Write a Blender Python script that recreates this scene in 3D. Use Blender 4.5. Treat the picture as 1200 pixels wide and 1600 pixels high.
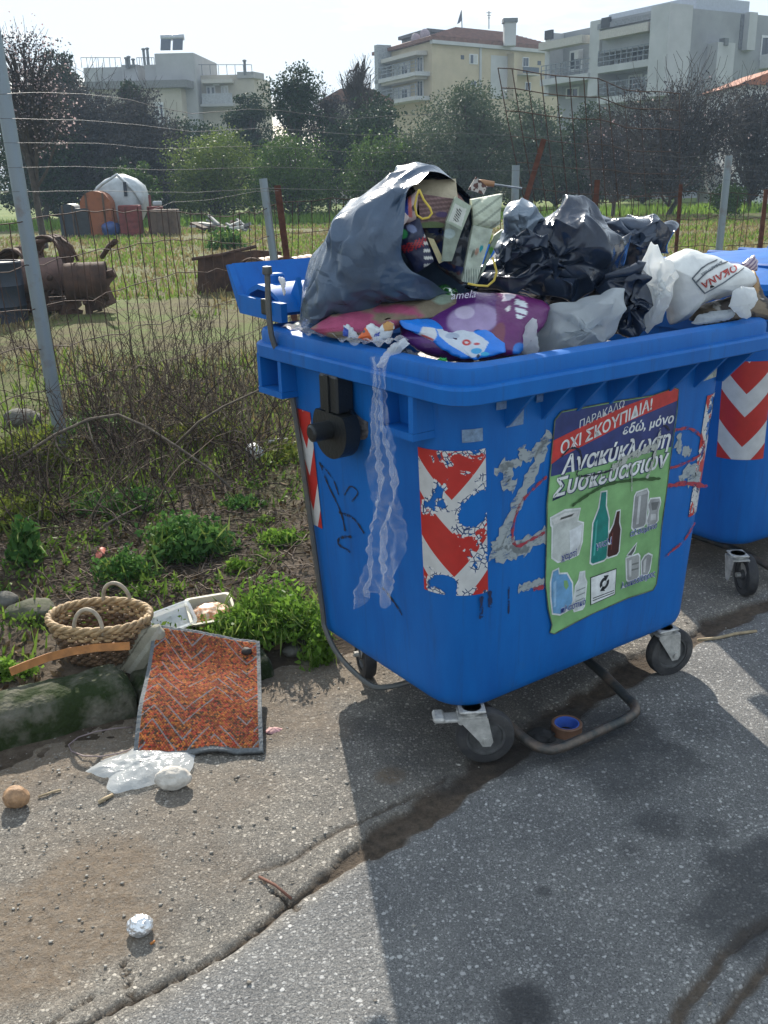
import bpy, math, random
import numpy as np
from mathutils import Vector, Matrix

for o in list(bpy.data.objects):
    bpy.data.objects.remove(o, do_unlink=True)
SC = bpy.context.scene
COL = SC.collection
R = math.radians
PI = math.pi
random.seed(7)
RNG = np.random.default_rng(7)

# ------------------------------------------------------------------ camera
F, PITCH, ROLL, CAMH = 1490.0, R(19.15), R(1.4), 1.69
cam_data = bpy.data.cameras.new('camera')
cam_data.sensor_fit = 'VERTICAL'
cam_data.sensor_height = 36.0
cam_data.lens = F / 1600.0 * 36.0
cam_data.clip_start = 0.05
cam_data.clip_end = 5000.0
cam = bpy.data.objects.new('camera', cam_data)
COL.objects.link(cam)
cam.matrix_world = Matrix.Translation((0, 0, CAMH)) @ (Matrix.Rotation(PI / 2 - PITCH, 4, 'X') @ Matrix.Rotation(-ROLL, 4, 'Z'))
SC.camera = cam

# ------------------------------------------------------------------ light
SUN_EL, SUN_AZ = R(32.8), R(-11.0)          # azimuth measured from +Y towards +X
sd = bpy.data.lights.new('sun', 'SUN')
sd.energy = 5.0
sd.angle = R(0.6)
sd.color = (1.0, 0.93, 0.82)
sun = bpy.data.objects.new('sun', sd)
COL.objects.link(sun)
sdir = Vector((math.sin(SUN_AZ) * math.cos(SUN_EL), math.cos(SUN_AZ) * math.cos(SUN_EL), math.sin(SUN_EL)))
sun.rotation_euler = sdir.to_track_quat('Z', 'Y').to_euler()
sun.location = sdir * 200

world = bpy.data.worlds.new('World')
SC.world = world
world.use_nodes = True
wn, wl = world.node_tree.nodes, world.node_tree.links
wn.clear()
wo = wn.new('ShaderNodeOutputWorld')
sky = wn.new('ShaderNodeTexSky')
sky.sky_type = 'NISHITA'
sky.sun_disc = False
sky.sun_elevation = SUN_EL
sky.sun_rotation = SUN_AZ
sky.dust_density = 2.0
sky.air_density = 1.0
b1 = wn.new('ShaderNodeBackground')
b1.inputs['Strength'].default_value = 0.10
wl.new(sky.outputs['Color'], b1.inputs['Color'])
tc = wn.new('ShaderNodeTexCoord')
mp = wn.new('ShaderNodeMapping')
mp.inputs['Scale'].default_value = (1.0, 1.0, 5.0)
wl.new(tc.outputs['Generated'], mp.inputs['Vector'])
nz = wn.new('ShaderNodeTexNoise')
nz.inputs['Scale'].default_value = 3.2
nz.inputs['Detail'].default_value = 7
nz.inputs['Roughness'].default_value = 0.55
wl.new(mp.outputs['Vector'], nz.inputs['Vector'])
rp = wn.new('ShaderNodeValToRGB')
rp.color_ramp.elements[0].position = 0.30
rp.color_ramp.elements[0].color = (0.30, 0.30, 0.30, 1)
rp.color_ramp.elements[1].position = 0.52
rp.color_ramp.elements[1].color = (0.95, 0.95, 0.95, 1)
wl.new(nz.outputs['Fac'], rp.inputs['Fac'])
b2 = wn.new('ShaderNodeBackground')
b2.inputs['Color'].default_value = (0.76, 0.88, 1.0, 1)
b2.inputs['Strength'].default_value = 0.78
wm = wn.new('ShaderNodeMixShader')
wl.new(rp.outputs['Color'], wm.inputs['Fac'])
wl.new(b1.outputs[0], wm.inputs[1])
wl.new(b2.outputs[0], wm.inputs[2])
wl.new(wm.outputs[0], wo.inputs['Surface'])

SC.view_settings.view_transform = 'Standard'
SC.view_settings.look = 'None'
SC.view_settings.exposure = 0.66
SC.view_settings.gamma = 1.0
SC.view_settings.use_curve_mapping = False
SC.render.engine = 'CYCLES'
SC.cycles.max_bounces = 6
SC.cycles.transparent_max_bounces = 16
SC.cycles.volume_bounces = 0

# ------------------------------------------------------------------ measuring the place
CP, SP = math.cos(PITCH), math.sin(PITCH)
CR, SR = math.cos(ROLL), math.sin(ROLL)
CAMP = np.array([0, 0, CAMH])
def ray(px, py):
    u = (px - 600) / F; v = (800 - py) / F
    u, v = CR * u + SR * v, -SR * u + CR * v
    return np.array([u, CP + v * SP, -SP + v * CP])
def G(px, py, z=0.0):                     # where a sight line meets the level z
    d = ray(px, py); return CAMP + d * ((z - CAMH) / d[2])
def A(px, py, Y):                         # ... or the depth Y
    d = ray(px, py); return CAMP + d * (Y / d[1])
BIN = np.array([0.437, 3.068, 0.0]); BYAW = R(35)
BU = np.array([math.cos(BYAW), math.sin(BYAW), 0]); BV = np.array([-math.sin(BYAW), math.cos(BYAW), 0])
def BL(u, v, z): return BIN + BU * u + BV * v + np.array([0, 0, z])       # bin coordinates to world
def BP(px, py, v):                        # ... or the upright plane v of the bin
    d = ray(px, py); P0 = BIN + BV * v
    return CAMP + d * (((P0 - CAMP) @ BV) / (d @ BV))

# ------------------------------------------------------------------ numpy noise
def _h(ix, iy, iz, s):
    n = (ix * 374761393 + iy * 668265263 + iz * 2147483647 + s * 1274126177) & 0xFFFFFFFF
    n = ((n ^ (n >> 13)) * 1274126177) & 0xFFFFFFFF
    return ((n ^ (n >> 16)) & 0xFFFF) / 65535.0
def noise(P, s=0):
    P = np.asarray(P, float); i = np.floor(P).astype(np.int64); f = P - i
    f = f * f * (3 - 2 * f)
    x, y, z = i[..., 0], i[..., 1], i[..., 2]
    r = 0
    for a in (0, 1):
        for b in (0, 1):
            for c in (0, 1):
                w = (f[..., 0] if a else 1 - f[..., 0]) * (f[..., 1] if b else 1 - f[..., 1]) * (f[..., 2] if c else 1 - f[..., 2])
                r = r + w * _h(x + a, y + b, z + c, s)
    return r * 2 - 1
def fbm(P, s=0, o=4):
    r = 0; a = 1; t = 0; P = np.asarray(P, float)
    for k in range(o):
        r = r + a * noise(P * 2 ** k + 17.3 * k, s + k); t += a; a *= .5
    return r / t
def noise2(x, y, s=0, o=3):
    return fbm(np.stack([x, y, np.zeros_like(x)], -1), s, o)
def crumple(P, s, amp, freq, n=5, warp=.35):        # folded, creased relief
    rg = np.random.default_rng(s); d = 0
    for k in range(n):
        v = rg.normal(size=3); v /= np.linalg.norm(v); f = freq * rg.uniform(.6, 1.7)
        x = P @ v * f + warp * noise(P * f * .6, s + 31 * k) + rg.uniform()
        t = np.abs((x % 1) - .5) * 4 - 1
        d = d + amp * t * (freq / f) * rg.uniform(.4, 1)
    return d / n ** .5
def sst(a, b, x):
    t = np.clip((x - a) / (b - a), 0, 1); return t * t * (3 - 2 * t)

# ------------------------------------------------------------------ materials
MATS = {}
def nodes_of(name):
    m = bpy.data.materials.new(name); m.use_nodes = True
    nt = m.node_tree; b = nt.nodes['Principled BSDF']
    return m, nt, nt.nodes, nt.links, b
def c4(c): return (c[0], c[1], c[2], 1.0)
def M(name, col, rough=.6, metal=0.0, var=.25, scale=8.0, bump=.0, bscale=60.0, col2=None, spec=None, detail=5, trans=0, thresh=None, coat=0, sheen=0, bdist=.01, crinkle=0.0, cscale=12.0):
    if name in MATS: return MATS[name]
    m, nt, N, L, b = nodes_of(name)
    tc = N.new('ShaderNodeTexCoord')
    n1 = N.new('ShaderNodeTexNoise'); n1.inputs['Scale'].default_value = scale; n1.inputs['Detail'].default_value = detail
    n1.inputs['Roughness'].default_value = .62
    L.new(tc.outputs['Object'], n1.inputs['Vector'])
    r = N.new('ShaderNodeValToRGB')
    a = [max(0, x * (1 - var)) for x in col]; c = col2 if col2 else [min(1, x * (1 + var)) for x in col]
    lo, hi = thresh if thresh else (.32, .68)
    r.color_ramp.elements[0].position = lo; r.color_ramp.elements[0].color = c4(a if not col2 else col)
    r.color_ramp.elements[1].position = hi; r.color_ramp.elements[1].color = c4(c)
    L.new(n1.outputs['Fac'], r.inputs['Fac']); L.new(r.outputs['Color'], b.inputs['Base Color'])
    b.inputs['Roughness'].default_value = rough; b.inputs['Metallic'].default_value = metal
    if spec is not None: b.inputs['Specular IOR Level'].default_value = spec
    if trans: b.inputs['Transmission Weight'].default_value = trans
    if coat: b.inputs['Coat Weight'].default_value = coat; b.inputs['Coat Roughness'].default_value = .15
    if sheen: b.inputs['Sheen Weight'].default_value = sheen
    if bump:
        n2 = N.new('ShaderNodeTexNoise'); n2.inputs['Scale'].default_value = bscale; n2.inputs['Detail'].default_value = 4
        L.new(tc.outputs['Object'], n2.inputs['Vector'])
        bp = N.new('ShaderNodeBump'); bp.inputs['Strength'].default_value = bump; bp.inputs['Distance'].default_value = bdist
        L.new(n2.outputs['Fac'], bp.inputs['Height']); L.new(bp.outputs['Normal'], b.inputs['Normal'])
        if crinkle:                                   # creased film: facets that meet in sharp folds
            nd = N.new('ShaderNodeTexNoise'); nd.inputs['Scale'].default_value = cscale * .6; nd.inputs['Detail'].default_value = 2; L.new(tc.outputs['Object'], nd.inputs['Vector'])
            mxv = N.new('ShaderNodeMix'); mxv.data_type = 'VECTOR'; mxv.inputs['Factor'].default_value = .22; L.new(tc.outputs['Object'], mxv.inputs['A']); L.new(nd.outputs['Color'], mxv.inputs['B'])
            last = bp
            for k, (sc, di) in enumerate(((cscale, .05), (cscale * 2.6, .018))):
                vo = N.new('ShaderNodeTexVoronoi'); vo.inputs['Scale'].default_value = sc; vo.distance = 'MANHATTAN' if k else 'EUCLIDEAN'; L.new(mxv.outputs['Result'], vo.inputs['Vector'])
                b2 = N.new('ShaderNodeBump'); b2.inputs['Strength'].default_value = crinkle; b2.inputs['Distance'].default_value = di; L.new(vo.outputs['Distance'], b2.inputs['Height']); L.new(last.outputs['Normal'], b2.inputs['Normal']); last = b2
            L.new(last.outputs['Normal'], b.inputs['Normal'])
    MATS[name] = m
    return m
def leafmat(name, c1, c2, trans=.35, rough=.5):
    if name in MATS: return MATS[name]
    m, nt, N, L, b = nodes_of(name)
    g = N.new('ShaderNodeNewGeometry'); r = N.new('ShaderNodeValToRGB')
    r.color_ramp.elements[0].color = c4(c1); r.color_ramp.elements[1].color = c4(c2)
    L.new(g.outputs['Random Per Island'], r.inputs['Fac']); L.new(r.outputs['Color'], b.inputs['Base Color'])
    b.inputs['Roughness'].default_value = rough
    b.inputs['Specular IOR Level'].default_value = .08
    t = N.new('ShaderNodeBsdfTranslucent'); L.new(r.outputs['Color'], t.inputs['Color'])
    mx = N.new('ShaderNodeMixShader'); mx.inputs[0].default_value = trans
    L.new(b.outputs[0], mx.inputs[1]); L.new(t.outputs[0], mx.inputs[2])
    L.new(mx.outputs[0], N['Material Output'].inputs['Surface'])
    MATS[name] = m
    return m
def film(name, tint=(.9, .93, .95), clear=.6, rough=.15, bscale=60, bump=.5, white=.15, edge=.25):
    """thin clear plastic: see-through, glossy, a little milky"""
    if name in MATS: return MATS[name]
    m, nt, N, L, b = nodes_of(name)
    tc = N.new('ShaderNodeTexCoord')
    n1 = N.new('ShaderNodeTexNoise'); n1.inputs['Scale'].default_value = bscale; n1.inputs['Detail'].default_value = 4; n1.inputs['Distortion'].default_value = .8
    L.new(tc.outputs['Object'], n1.inputs['Vector'])
    bp = N.new('ShaderNodeBump'); bp.inputs['Strength'].default_value = bump; bp.inputs['Distance'].default_value = .004
    L.new(n1.outputs['Fac'], bp.inputs['Height']); L.new(bp.outputs['Normal'], b.inputs['Normal'])
    b.inputs['Base Color'].default_value = c4(tint); b.inputs['Roughness'].default_value = rough
    tr = N.new('ShaderNodeBsdfTransparent'); tr.inputs['Color'].default_value = c4(tint)
    tl = N.new('ShaderNodeBsdfTranslucent'); tl.inputs['Color'].default_value = c4(tint); L.new(bp.outputs['Normal'], tl.inputs['Normal'])
    m0 = N.new('ShaderNodeMixShader'); m0.inputs[0].default_value = white + .25
    L.new(b.outputs[0], m0.inputs[1]); L.new(tl.outputs[0], m0.inputs[2])
    lw = N.new('ShaderNodeLayerWeight'); lw.inputs['Blend'].default_value = .35; L.new(bp.outputs['Normal'], lw.inputs['Normal'])
    mr = N.new('ShaderNodeMapRange'); mr.inputs['To Min'].default_value = clear; mr.inputs['To Max'].default_value = clear * edge
    L.new(lw.outputs['Facing'], mr.inputs['Value'])
    m1 = N.new('ShaderNodeMixShader'); L.new(mr.outputs['Result'], m1.inputs[0])
    L.new(m0.outputs[0], m1.inputs[1]); L.new(tr.outputs[0], m1.inputs[2])
    L.new(m1.outputs[0], N['Material Output'].inputs['Surface'])
    MATS[name] = m
    return m
def vcol(name, rough=.6, bump=0, bscale=80, spec=.4, noise_amt=.15, nscale=30):
    """colour read from the mesh's own print / dye pattern"""
    if name in MATS: return MATS[name]
    m, nt, N, L, b = nodes_of(name)
    at = N.new('ShaderNodeVertexColor'); at.layer_name = 'dye'
    tc = N.new('ShaderNodeTexCoord'); n1 = N.new('ShaderNodeTexNoise'); n1.inputs['Scale'].default_value = nscale; n1.inputs['Detail'].default_value = 5
    L.new(tc.outputs['Object'], n1.inputs['Vector'])
    mr = N.new('ShaderNodeMapRange'); mr.inputs['From Min'].default_value = .25; mr.inputs['From Max'].default_value = .75
    mr.inputs['To Min'].default_value = 1 - noise_amt; mr.inputs['To Max'].default_value = 1 + noise_amt
    L.new(n1.outputs['Fac'], mr.inputs['Value'])
    mx = N.new('ShaderNodeMix'); mx.data_type = 'RGBA'; mx.blend_type = 'MULTIPLY'; mx.inputs['Factor'].default_value = 1
    L.new(at.outputs['Color'], mx.inputs['A']); L.new(mr.outputs['Result'], mx.inputs['B'])
    L.new(mx.outputs['Result'], b.inputs['Base Color'])
    b.inputs['Roughness'].default_value = rough; b.inputs['Specular IOR Level'].default_value = spec
    if bump:
        n2 = N.new('ShaderNodeTexNoise'); n2.inputs['Scale'].default_value = bscale; n2.inputs['Detail'].default_value = 3
        L.new(tc.outputs['Object'], n2.inputs['Vector'])
        bp = N.new('ShaderNodeBump'); bp.inputs['Strength'].default_value = bump; bp.inputs['Distance'].default_value = .005
        L.new(n2.outputs['Fac'], bp.inputs['Height']); L.new(bp.outputs['Normal'], b.inputs['Normal'])
    MATS[name] = m
    return m

# ------------------------------------------------------------------ objects
def tag(o, label=None, cat=None, group=None, kind=None):
    if label: o['label'] = label
    if cat: o['category'] = cat
    if group: o['group'] = group
    if kind: o['kind'] = kind
    return o
def empty(name, loc=(0, 0, 0), rz=0.0, label=None, cat=None, group=None):
    o = bpy.data.objects.new(name, None); COL.objects.link(o)
    o.location = tuple(loc); o.rotation_euler = (0, 0, rz); o.empty_display_size = .1
    return tag(o, label, cat, group)
def link(name, me, mat=None, parent=None, origin=None, smooth=False):
    if origin is not None:
        me.transform(Matrix.Translation([-float(v) for v in origin]))
    if mat is not None:
        for m in (mat if isinstance(mat, (list, tuple)) else [mat]): me.materials.append(m)
    if smooth: me.polygons.foreach_set('use_smooth', np.ones(len(me.polygons), bool))
    o = bpy.data.objects.new(name, me); COL.objects.link(o)
    if parent: o.parent = parent
    if origin is not None: o.location = tuple(float(v) for v in origin)
    return o
def copy_tree(o, parent=None):
    c = o.copy(); COL.objects.link(c); c.parent = parent
    for ch in list(o.children): copy_tree(ch, c)
    return c
def fast(name, V, Q):
    """mesh from arrays: V n x 3, Q m x k (k corners each)"""
    V = np.asarray(V, np.float32); Q = np.asarray(Q, np.int32); k = Q.shape[1]
    me = bpy.data.meshes.new(name)
    me.vertices.add(len(V)); me.vertices.foreach_set('co', V.ravel())
    me.loops.add(Q.size); me.loops.foreach_set('vertex_index', Q.ravel())
    me.polygons.add(len(Q)); me.polygons.foreach_set('loop_start', np.arange(0, Q.size, k, dtype=np.int32))
    me.polygons.foreach_set('loop_total', np.full(len(Q), k, np.int32))
    me.update(calc_edges=True); me.validate()
    return me
def dye(me, C):
    a = me.color_attributes.new('dye', 'FLOAT_COLOR', 'POINT')
    C = np.asarray(C, np.float32); a.data.foreach_set('color', np.concatenate([C, np.ones((len(C), 1), np.float32)], 1).ravel())
def gridq(nu, nv, closed=False):
    i, j = np.meshgrid(np.arange(nu if closed else nu - 1), np.arange(nv - 1), indexing='ij')
    a = i * nv + j; b = ((i + 1) % nu) * nv + j
    return np.stack([a, b, b + 1, a + 1], -1).reshape(-1, 4)
class MB:
    def __init__(s): s.v = []; s.f = []
    def add(s, V, Fc):
        n = len(s.v); s.v += [tuple(map(float, p)) for p in V]; s.f += [tuple(int(i) + n for i in f) for f in Fc]; return s
    def box(s, c, d, rz=0.0, mat=None, bev=0.0):
        x, y, z = [q / 2 for q in d]
        if bev:
            b = min(bev, x * .9, y * .9, z * .9)
            V = []
            for sx in (-1, 1):
                for sy in (-1, 1):
                    for sz in (-1, 1):
                        V += [(sx * (x - b), sy * (y - b), sz * z), (sx * (x - b), sy * y, sz * (z - b)), (sx * x, sy * (y - b), sz * (z - b))]
            def ix(sx, sy, sz, k): return ((sx > 0) * 4 + (sy > 0) * 2 + (sz > 0)) * 3 + k
            Fc = []
            for sg in (-1, 1):
                q = [(-1, -1), (1, -1), (1, 1), (-1, 1)]
                Fc.append([ix(a, b2, sg, 0) for a, b2 in q][::sg]); Fc.append([ix(a, sg, b2, 1) for a, b2 in q][::-sg]); Fc.append([ix(sg, a, b2, 2) for a, b2 in q][::sg])
            for a in (-1, 1):
                for b2 in (-1, 1):
                    Fc.append([ix(-1, a, b2, 0), ix(1, a, b2, 0), ix(1, a, b2, 1), ix(-1, a, b2, 1)])
                    Fc.append([ix(a, -1, b2, 0), ix(a, 1, b2, 0), ix(a, 1, b2, 2), ix(a, -1, b2, 2)])
                    Fc.append([ix(a, b2, -1, 1), ix(a, b2, 1, 1), ix(a, b2, 1, 2), ix(a, b2, -1, 2)])
                    for c3 in (-1, 1): Fc.append([ix(a, b2, c3, 0), ix(a, b2, c3, 1), ix(a, b2, c3, 2)])
        else:
            V = [(a, b2, c3) for a in (-x, x) for b2 in (-y, y) for c3 in (-z, z)]
            Fc = [(0, 1, 3, 2), (4, 6, 7, 5), (0, 4, 5, 1), (2, 3, 7, 6), (0, 2, 6, 4), (1, 5, 7, 3)]
        cs, sn = math.cos(rz), math.sin(rz)
        W = []
        for p in V:
            if mat is not None: p = tuple(mat @ Vector(p))
            W.append((c[0] + cs * p[0] - sn * p[1], c[1] + sn * p[0] + cs * p[1], c[2] + p[2]))
        return s.add(W, Fc)
    def tube(s, path, rad, n=8, caps=True, closed=False):
        P = [Vector(p) for p in path]; k = len(P)
        rad = rad if isinstance(rad, (list, tuple, np.ndarray)) else [rad] * k
        V = []; up = None
        for i in range(k):
            if closed: t = P[(i + 1) % k] - P[i - 1]
            else: t = P[min(i + 1, k - 1)] - P[max(i - 1, 0)]
            if t.length < 1e-9: t = Vector((0, 0, 1))
            t.normalize()
            if up is None:
                up = Vector((0, 0, 1)) if abs(t.z) < .9 else Vector((1, 0, 0))
            a = t.cross(up)
            if a.length < 1e-6: a = t.orthogonal()
            a.normalize(); b = a.cross(t); up = b
            for j in range(n):
                w = 2 * PI * j / n
                V.append(P[i] + (a * math.cos(w) + b * math.sin(w)) * float(rad[i]))
        Fc = []
        m = k if closed else k - 1
        for i in range(m):
            for j in range(n):
                q = ((i + 1) % k) * n
                Fc.append((i * n + j, i * n + (j + 1) % n, q + (j + 1) % n, q + j))
        if caps and not closed:
            Fc.append(tuple(range(n))[::-1]); Fc.append(tuple((k - 1) * n + j for j in range(n)))
        return s.add(V, Fc)
    def lathe(s, prof, c=(0, 0, 0), n=24, axis='Z', rot=None):
        V = []; k = len(prof)
        for i in range(n):
            w = 2 * PI * i / n
            for r, z in prof:
                p = Vector((r * math.cos(w), r * math.sin(w), z))
                if axis == 'X': p = Vector((p.z, p.x, p.y))
                if axis == 'Y': p = Vector((p.x, -p.z, p.y))
                if rot is not None: p = rot @ p
                V.append(p + Vector(c))
        Fc = [(i * k + j, ((i + 1) % n) * k + j, ((i + 1) % n) * k + j + 1, i * k + j + 1) for i in range(n) for j in range(k - 1)]
        return s.add(V, Fc)
    def prism(s, poly, c, ax, ay, az, t):
        """outline (list of 2D points) on axes ax, ay, thickness t along az"""
        c, ax, ay, az = [Vector(q) for q in (c, ax, ay, az)]
        n = len(poly)
        V = [c + ax * p[0] + ay * p[1] for p in poly] + [c + ax * p[0] + ay * p[1] + az * t for p in poly]
        Fc = [tuple(range(n))[::-1], tuple(range(n, 2 * n))] + [(i, (i + 1) % n, n + (i + 1) % n, n + i) for i in range(n)]
        return s.add(V, Fc)
    def quad(s, a, b, c, d): return s.add([a, b, c, d], [(0, 1, 2, 3)])
    def build(s, name, mat, parent=None, smooth=False, origin=None, auto=None):
        me = bpy.data.meshes.new(name); me.from_pydata(s.v, [], s.f); me.update()
        o = link(name, me, mat, parent, origin, smooth)
        if auto is not None:
            me.polygons.foreach_set('use_smooth', np.ones(len(me.polygons), bool))
            me.set_sharp_from_angle(angle=R(auto))
        return o
def rrect(a, b, r, n=6):
    """rounded rectangle outline, counter-clockwise, starting on the front (-y) side"""
    P = []
    for cx, cy, w0 in ((a - r, -b + r, -90), (a - r, b - r, 0), (-a + r, b - r, 90), (-a + r, -b + r, 180)):
        for k in range(n + 1):
            w = R(w0 + 90 * k / n); P.append((cx + r * math.cos(w), cy + r * math.sin(w)))
    return P
def blob(name, c, rad, mat, parent=None, s=0, amp=.1, freq=2.0, sub=4, crease=0, cfreq=5, squash=None, smooth=True, top=False, rotz=0):
    """an uneven closed lump"""
    import bmesh
    bm = bmesh.new(); bmesh.ops.create_icosphere(bm, subdivisions=sub, radius=1)
    V = np.array([v.co[:] for v in bm.verts]); Fc = np.array([[v.index for v in f.verts] for f in bm.faces]); bm.free()
    d = 1 + amp * fbm(V * freq + s * 3.1, s, 3)
    if crease: d = d + crumple(V, s, crease, cfreq)
    V = V * d[:, None] * np.array(rad)
    if squash is not None: V[:, 2] = np.maximum(V[:, 2], squash)
    cs, sn = math.cos(rotz), math.sin(rotz)
    V = np.stack([V[:, 0] * cs - V[:, 1] * sn, V[:, 0] * sn + V[:, 1] * cs, V[:, 2]], -1)
    return link(name, fast(name, V + np.array(c), Fc), mat, parent, origin=c if parent is None else None, smooth=smooth)
def tubes_fast(name, paths, radii, n=4):
    """many thin tubes in one mesh"""
    VV = []; QQ = []; base = 0
    for P, rd in zip(paths, radii):
        P = np.asarray(P, float); k = len(P)
        T = np.gradient(P, axis=0); T /= np.linalg.norm(T, axis=1)[:, None] + 1e-9
        ref = np.array([.31, .17, .94]); a = np.cross(T, ref); a /= np.linalg.norm(a, axis=1)[:, None] + 1e-9
        b = np.cross(a, T)
        rr = np.linspace(rd, rd * .45, k) if np.isscalar(rd) else np.asarray(rd)
        w = np.arange(n) * 2 * PI / n
        V = P[:, None, :] + rr[:, None, None] * (a[:, None, :] * np.cos(w)[None, :, None] + b[:, None, :] * np.sin(w)[None, :, None])
        VV.append(V.reshape(-1, 3))
        i, j = np.meshgrid(np.arange(k - 1), np.arange(n), indexing='ij')
        QQ.append(np.stack([i * n + j, i * n + (j + 1) % n, (i + 1) * n + (j + 1) % n, (i + 1) * n + j], -1).reshape(-1, 4) + base)
        base += k * n
    return fast(name, np.concatenate(VV), np.concatenate(QQ))
def leaves_fast(name, C, size, aspect=.6, upbias=0.0, rg=RNG, jitter=.4):
    """one bent leaf face pair per centre"""
    n = len(C)
    d = rg.normal(size=(n, 3)); d[:, 2] += upbias; d /= np.linalg.norm(d, axis=1)[:, None]
    e = rg.normal(size=(n, 3)); e -= (e * d).sum(1)[:, None] * d; e /= np.linalg.norm(e, axis=1)[:, None]
    f = np.cross(d, e)
    s = (size * (1 + jitter * rg.uniform(-1, 1, n)))[:, None]
    a = C - d * s * .5; b = C + e * s * aspect * .5 + f * s * .1; c = C + d * s * .5; g = C - e * s * aspect * .5 + f * s * .1
    V = np.stack([a, b, c, g], 1).reshape(-1, 3)
    Q = np.arange(n * 4).reshape(-1, 4)
    return fast(name, V, Q)
def text_mesh(body, size, bold=0.0, shear=0.0, align='LEFT', sp=1.0):
    cu = bpy.data.curves.new('lettering', 'FONT'); cu.body = body; cu.size = size; cu.shear = shear; cu.align_x = align
    cu.offset = bold; cu.space_character = sp; cu.resolution_u = 3
    ob = bpy.data.objects.new('lettering', cu); COL.objects.link(ob)
    dg = bpy.context.evaluated_depsgraph_get(); me = bpy.data.meshes.new_from_object(ob.evaluated_get(dg))
    bpy.data.objects.remove(ob, do_unlink=True); bpy.data.curves.remove(cu)
    return me

# ================================================================== setting: ground, road, kerb
ET = R(33); EN = np.array([-math.sin(ET), math.cos(ET)]); EP = np.array([-.87, 2.79])
def sedge(x, y): return (x - EP[0]) * EN[0] + (y - EP[1]) * EN[1]
def gh(x, y):
    """height of the verge and the field"""
    x = np.asarray(x, float); y = np.asarray(y, float)
    s = sedge(x, y)
    near = np.exp(-np.maximum(0, y - 12) / 6)
    z = .075 * sst(-.02, .35, s) * near
    z = z + .03 * noise2(x * 1.7, y * 1.7, 3) * sst(0, .5, s) * near
    z = z + .012 * noise2(x * 9, y * 9, 5) * sst(-.1, .4, s) * near
    z = z + .05 * noise2(x * .15, y * .15, 8) * sst(6, 14, y)
    return z - .02 * (1 - sst(-.3, .0, s))
def gh1(x, y): return float(gh(np.array([x]), np.array([y]))[0])

def ground_mat():
    m, nt, N, L, b = nodes_of('earth and grass')
    geo = N.new('ShaderNodeNewGeometry')
    def ns(sc, det=6, rough=.6):
        n = N.new('ShaderNodeTexNoise'); n.inputs['Scale'].default_value = sc; n.inputs['Detail'].default_value = det; n.inputs['Roughness'].default_value = rough
        L.new(geo.outputs['Position'], n.inputs['Vector']); return n
    def ramp(n, cols):
        r = N.new('ShaderNodeValToRGB'); e = r.color_ramp.elements
        e[0].position = cols[0][0]; e[0].color = c4(cols[0][1]); e[1].position = cols[-1][0]; e[1].color = c4(cols[-1][1])
        for p, c in cols[1:-1]: q = e.new(p); q.color = c4(c)
        L.new(n.outputs[0], r.inputs['Fac']); return r
    def mix(f, a, b2):
        x = N.new('ShaderNodeMix'); x.data_type = 'RGBA'
        L.new(f, x.inputs['Factor']); L.new(a, x.inputs['A']); L.new(b2, x.inputs['B']); return x.outputs['Result']
    earth = ramp(ns(7, 8, .7), [(.3, (.030, .022, .015)), (.5, (.085, .064, .046)), (.72, (.20, .16, .12))])
    field = ramp(ns(.9, 8, .72), [(.3, (.085, .068, .04)), (.46, (.13, .115, .055)), (.58, (.11, .145, .04)), (.72, (.23, .20, .11))])
    sep = N.new('ShaderNodeSeparateXYZ'); L.new(geo.outputs['Position'], sep.inputs[0])
    nn = ns(1.3, 3)
    ad = N.new('ShaderNodeMath'); ad.operation = 'MULTIPLY_ADD'; ad.inputs[1].default_value = 5.0
    L.new(nn.outputs[0], ad.inputs[0]); L.new(sep.outputs['Y'], ad.inputs[2])
    mr = N.new('ShaderNodeMapRange'); mr.inputs['From Min'].default_value = 6.5; mr.inputs['From Max'].default_value = 10.5
    L.new(ad.outputs[0], mr.inputs['Value'])
    col = mix(mr.outputs['Result'], earth.outputs[0], field.outputs[0])
    far = ramp(ns(.25, 5, .6), [(.35, (.10, .15, .035)), (.65, (.17, .20, .06))])
    mr2 = N.new('ShaderNodeMapRange'); mr2.inputs['From Min'].default_value = 44; mr2.inputs['From Max'].default_value = 52
    L.new(sep.outputs['Y'], mr2.inputs['Value'])
    col = mix(mr2.outputs['Result'], col, far.outputs[0])
    L.new(col, b.inputs['Base Color']); b.inputs['Roughness'].default_value = .95; b.inputs['Specular IOR Level'].default_value = .15
    n2 = ns(38, 8, .7); bp = N.new('ShaderNodeBump'); bp.inputs['Strength'].default_value = .9; bp.inputs['Distance'].default_value = .03
    L.new(n2.outputs[0], bp.inputs['Height']); L.new(bp.outputs['Normal'], b.inputs['Normal'])
    return m
# one sheet: fine near the camera, coarse to the horizon
xs = np.unique(np.concatenate([np.linspace(-3.2, 3.6, 200), -3.2 - np.geomspace(.05, 1800, 40), 3.6 + np.geomspace(.05, 1800, 40)]))
ys = np.unique(np.concatenate([np.linspace(1.0, 8.5, 200), 1.0 - np.geomspace(.05, 60, 10), 8.5 + np.geomspace(.06, 2500, 70)]))
X, Y = np.meshgrid(xs, ys, indexing='ij')
V = np.stack([X, Y, gh(X, Y)], -1).reshape(-1, 3)
ground = link('ground', fast('ground', V, gridq(len(xs), len(ys))), ground_mat(), smooth=True)
tag(ground, 'weedy earth verge running into a patchy grass field', kind='structure')

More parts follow.
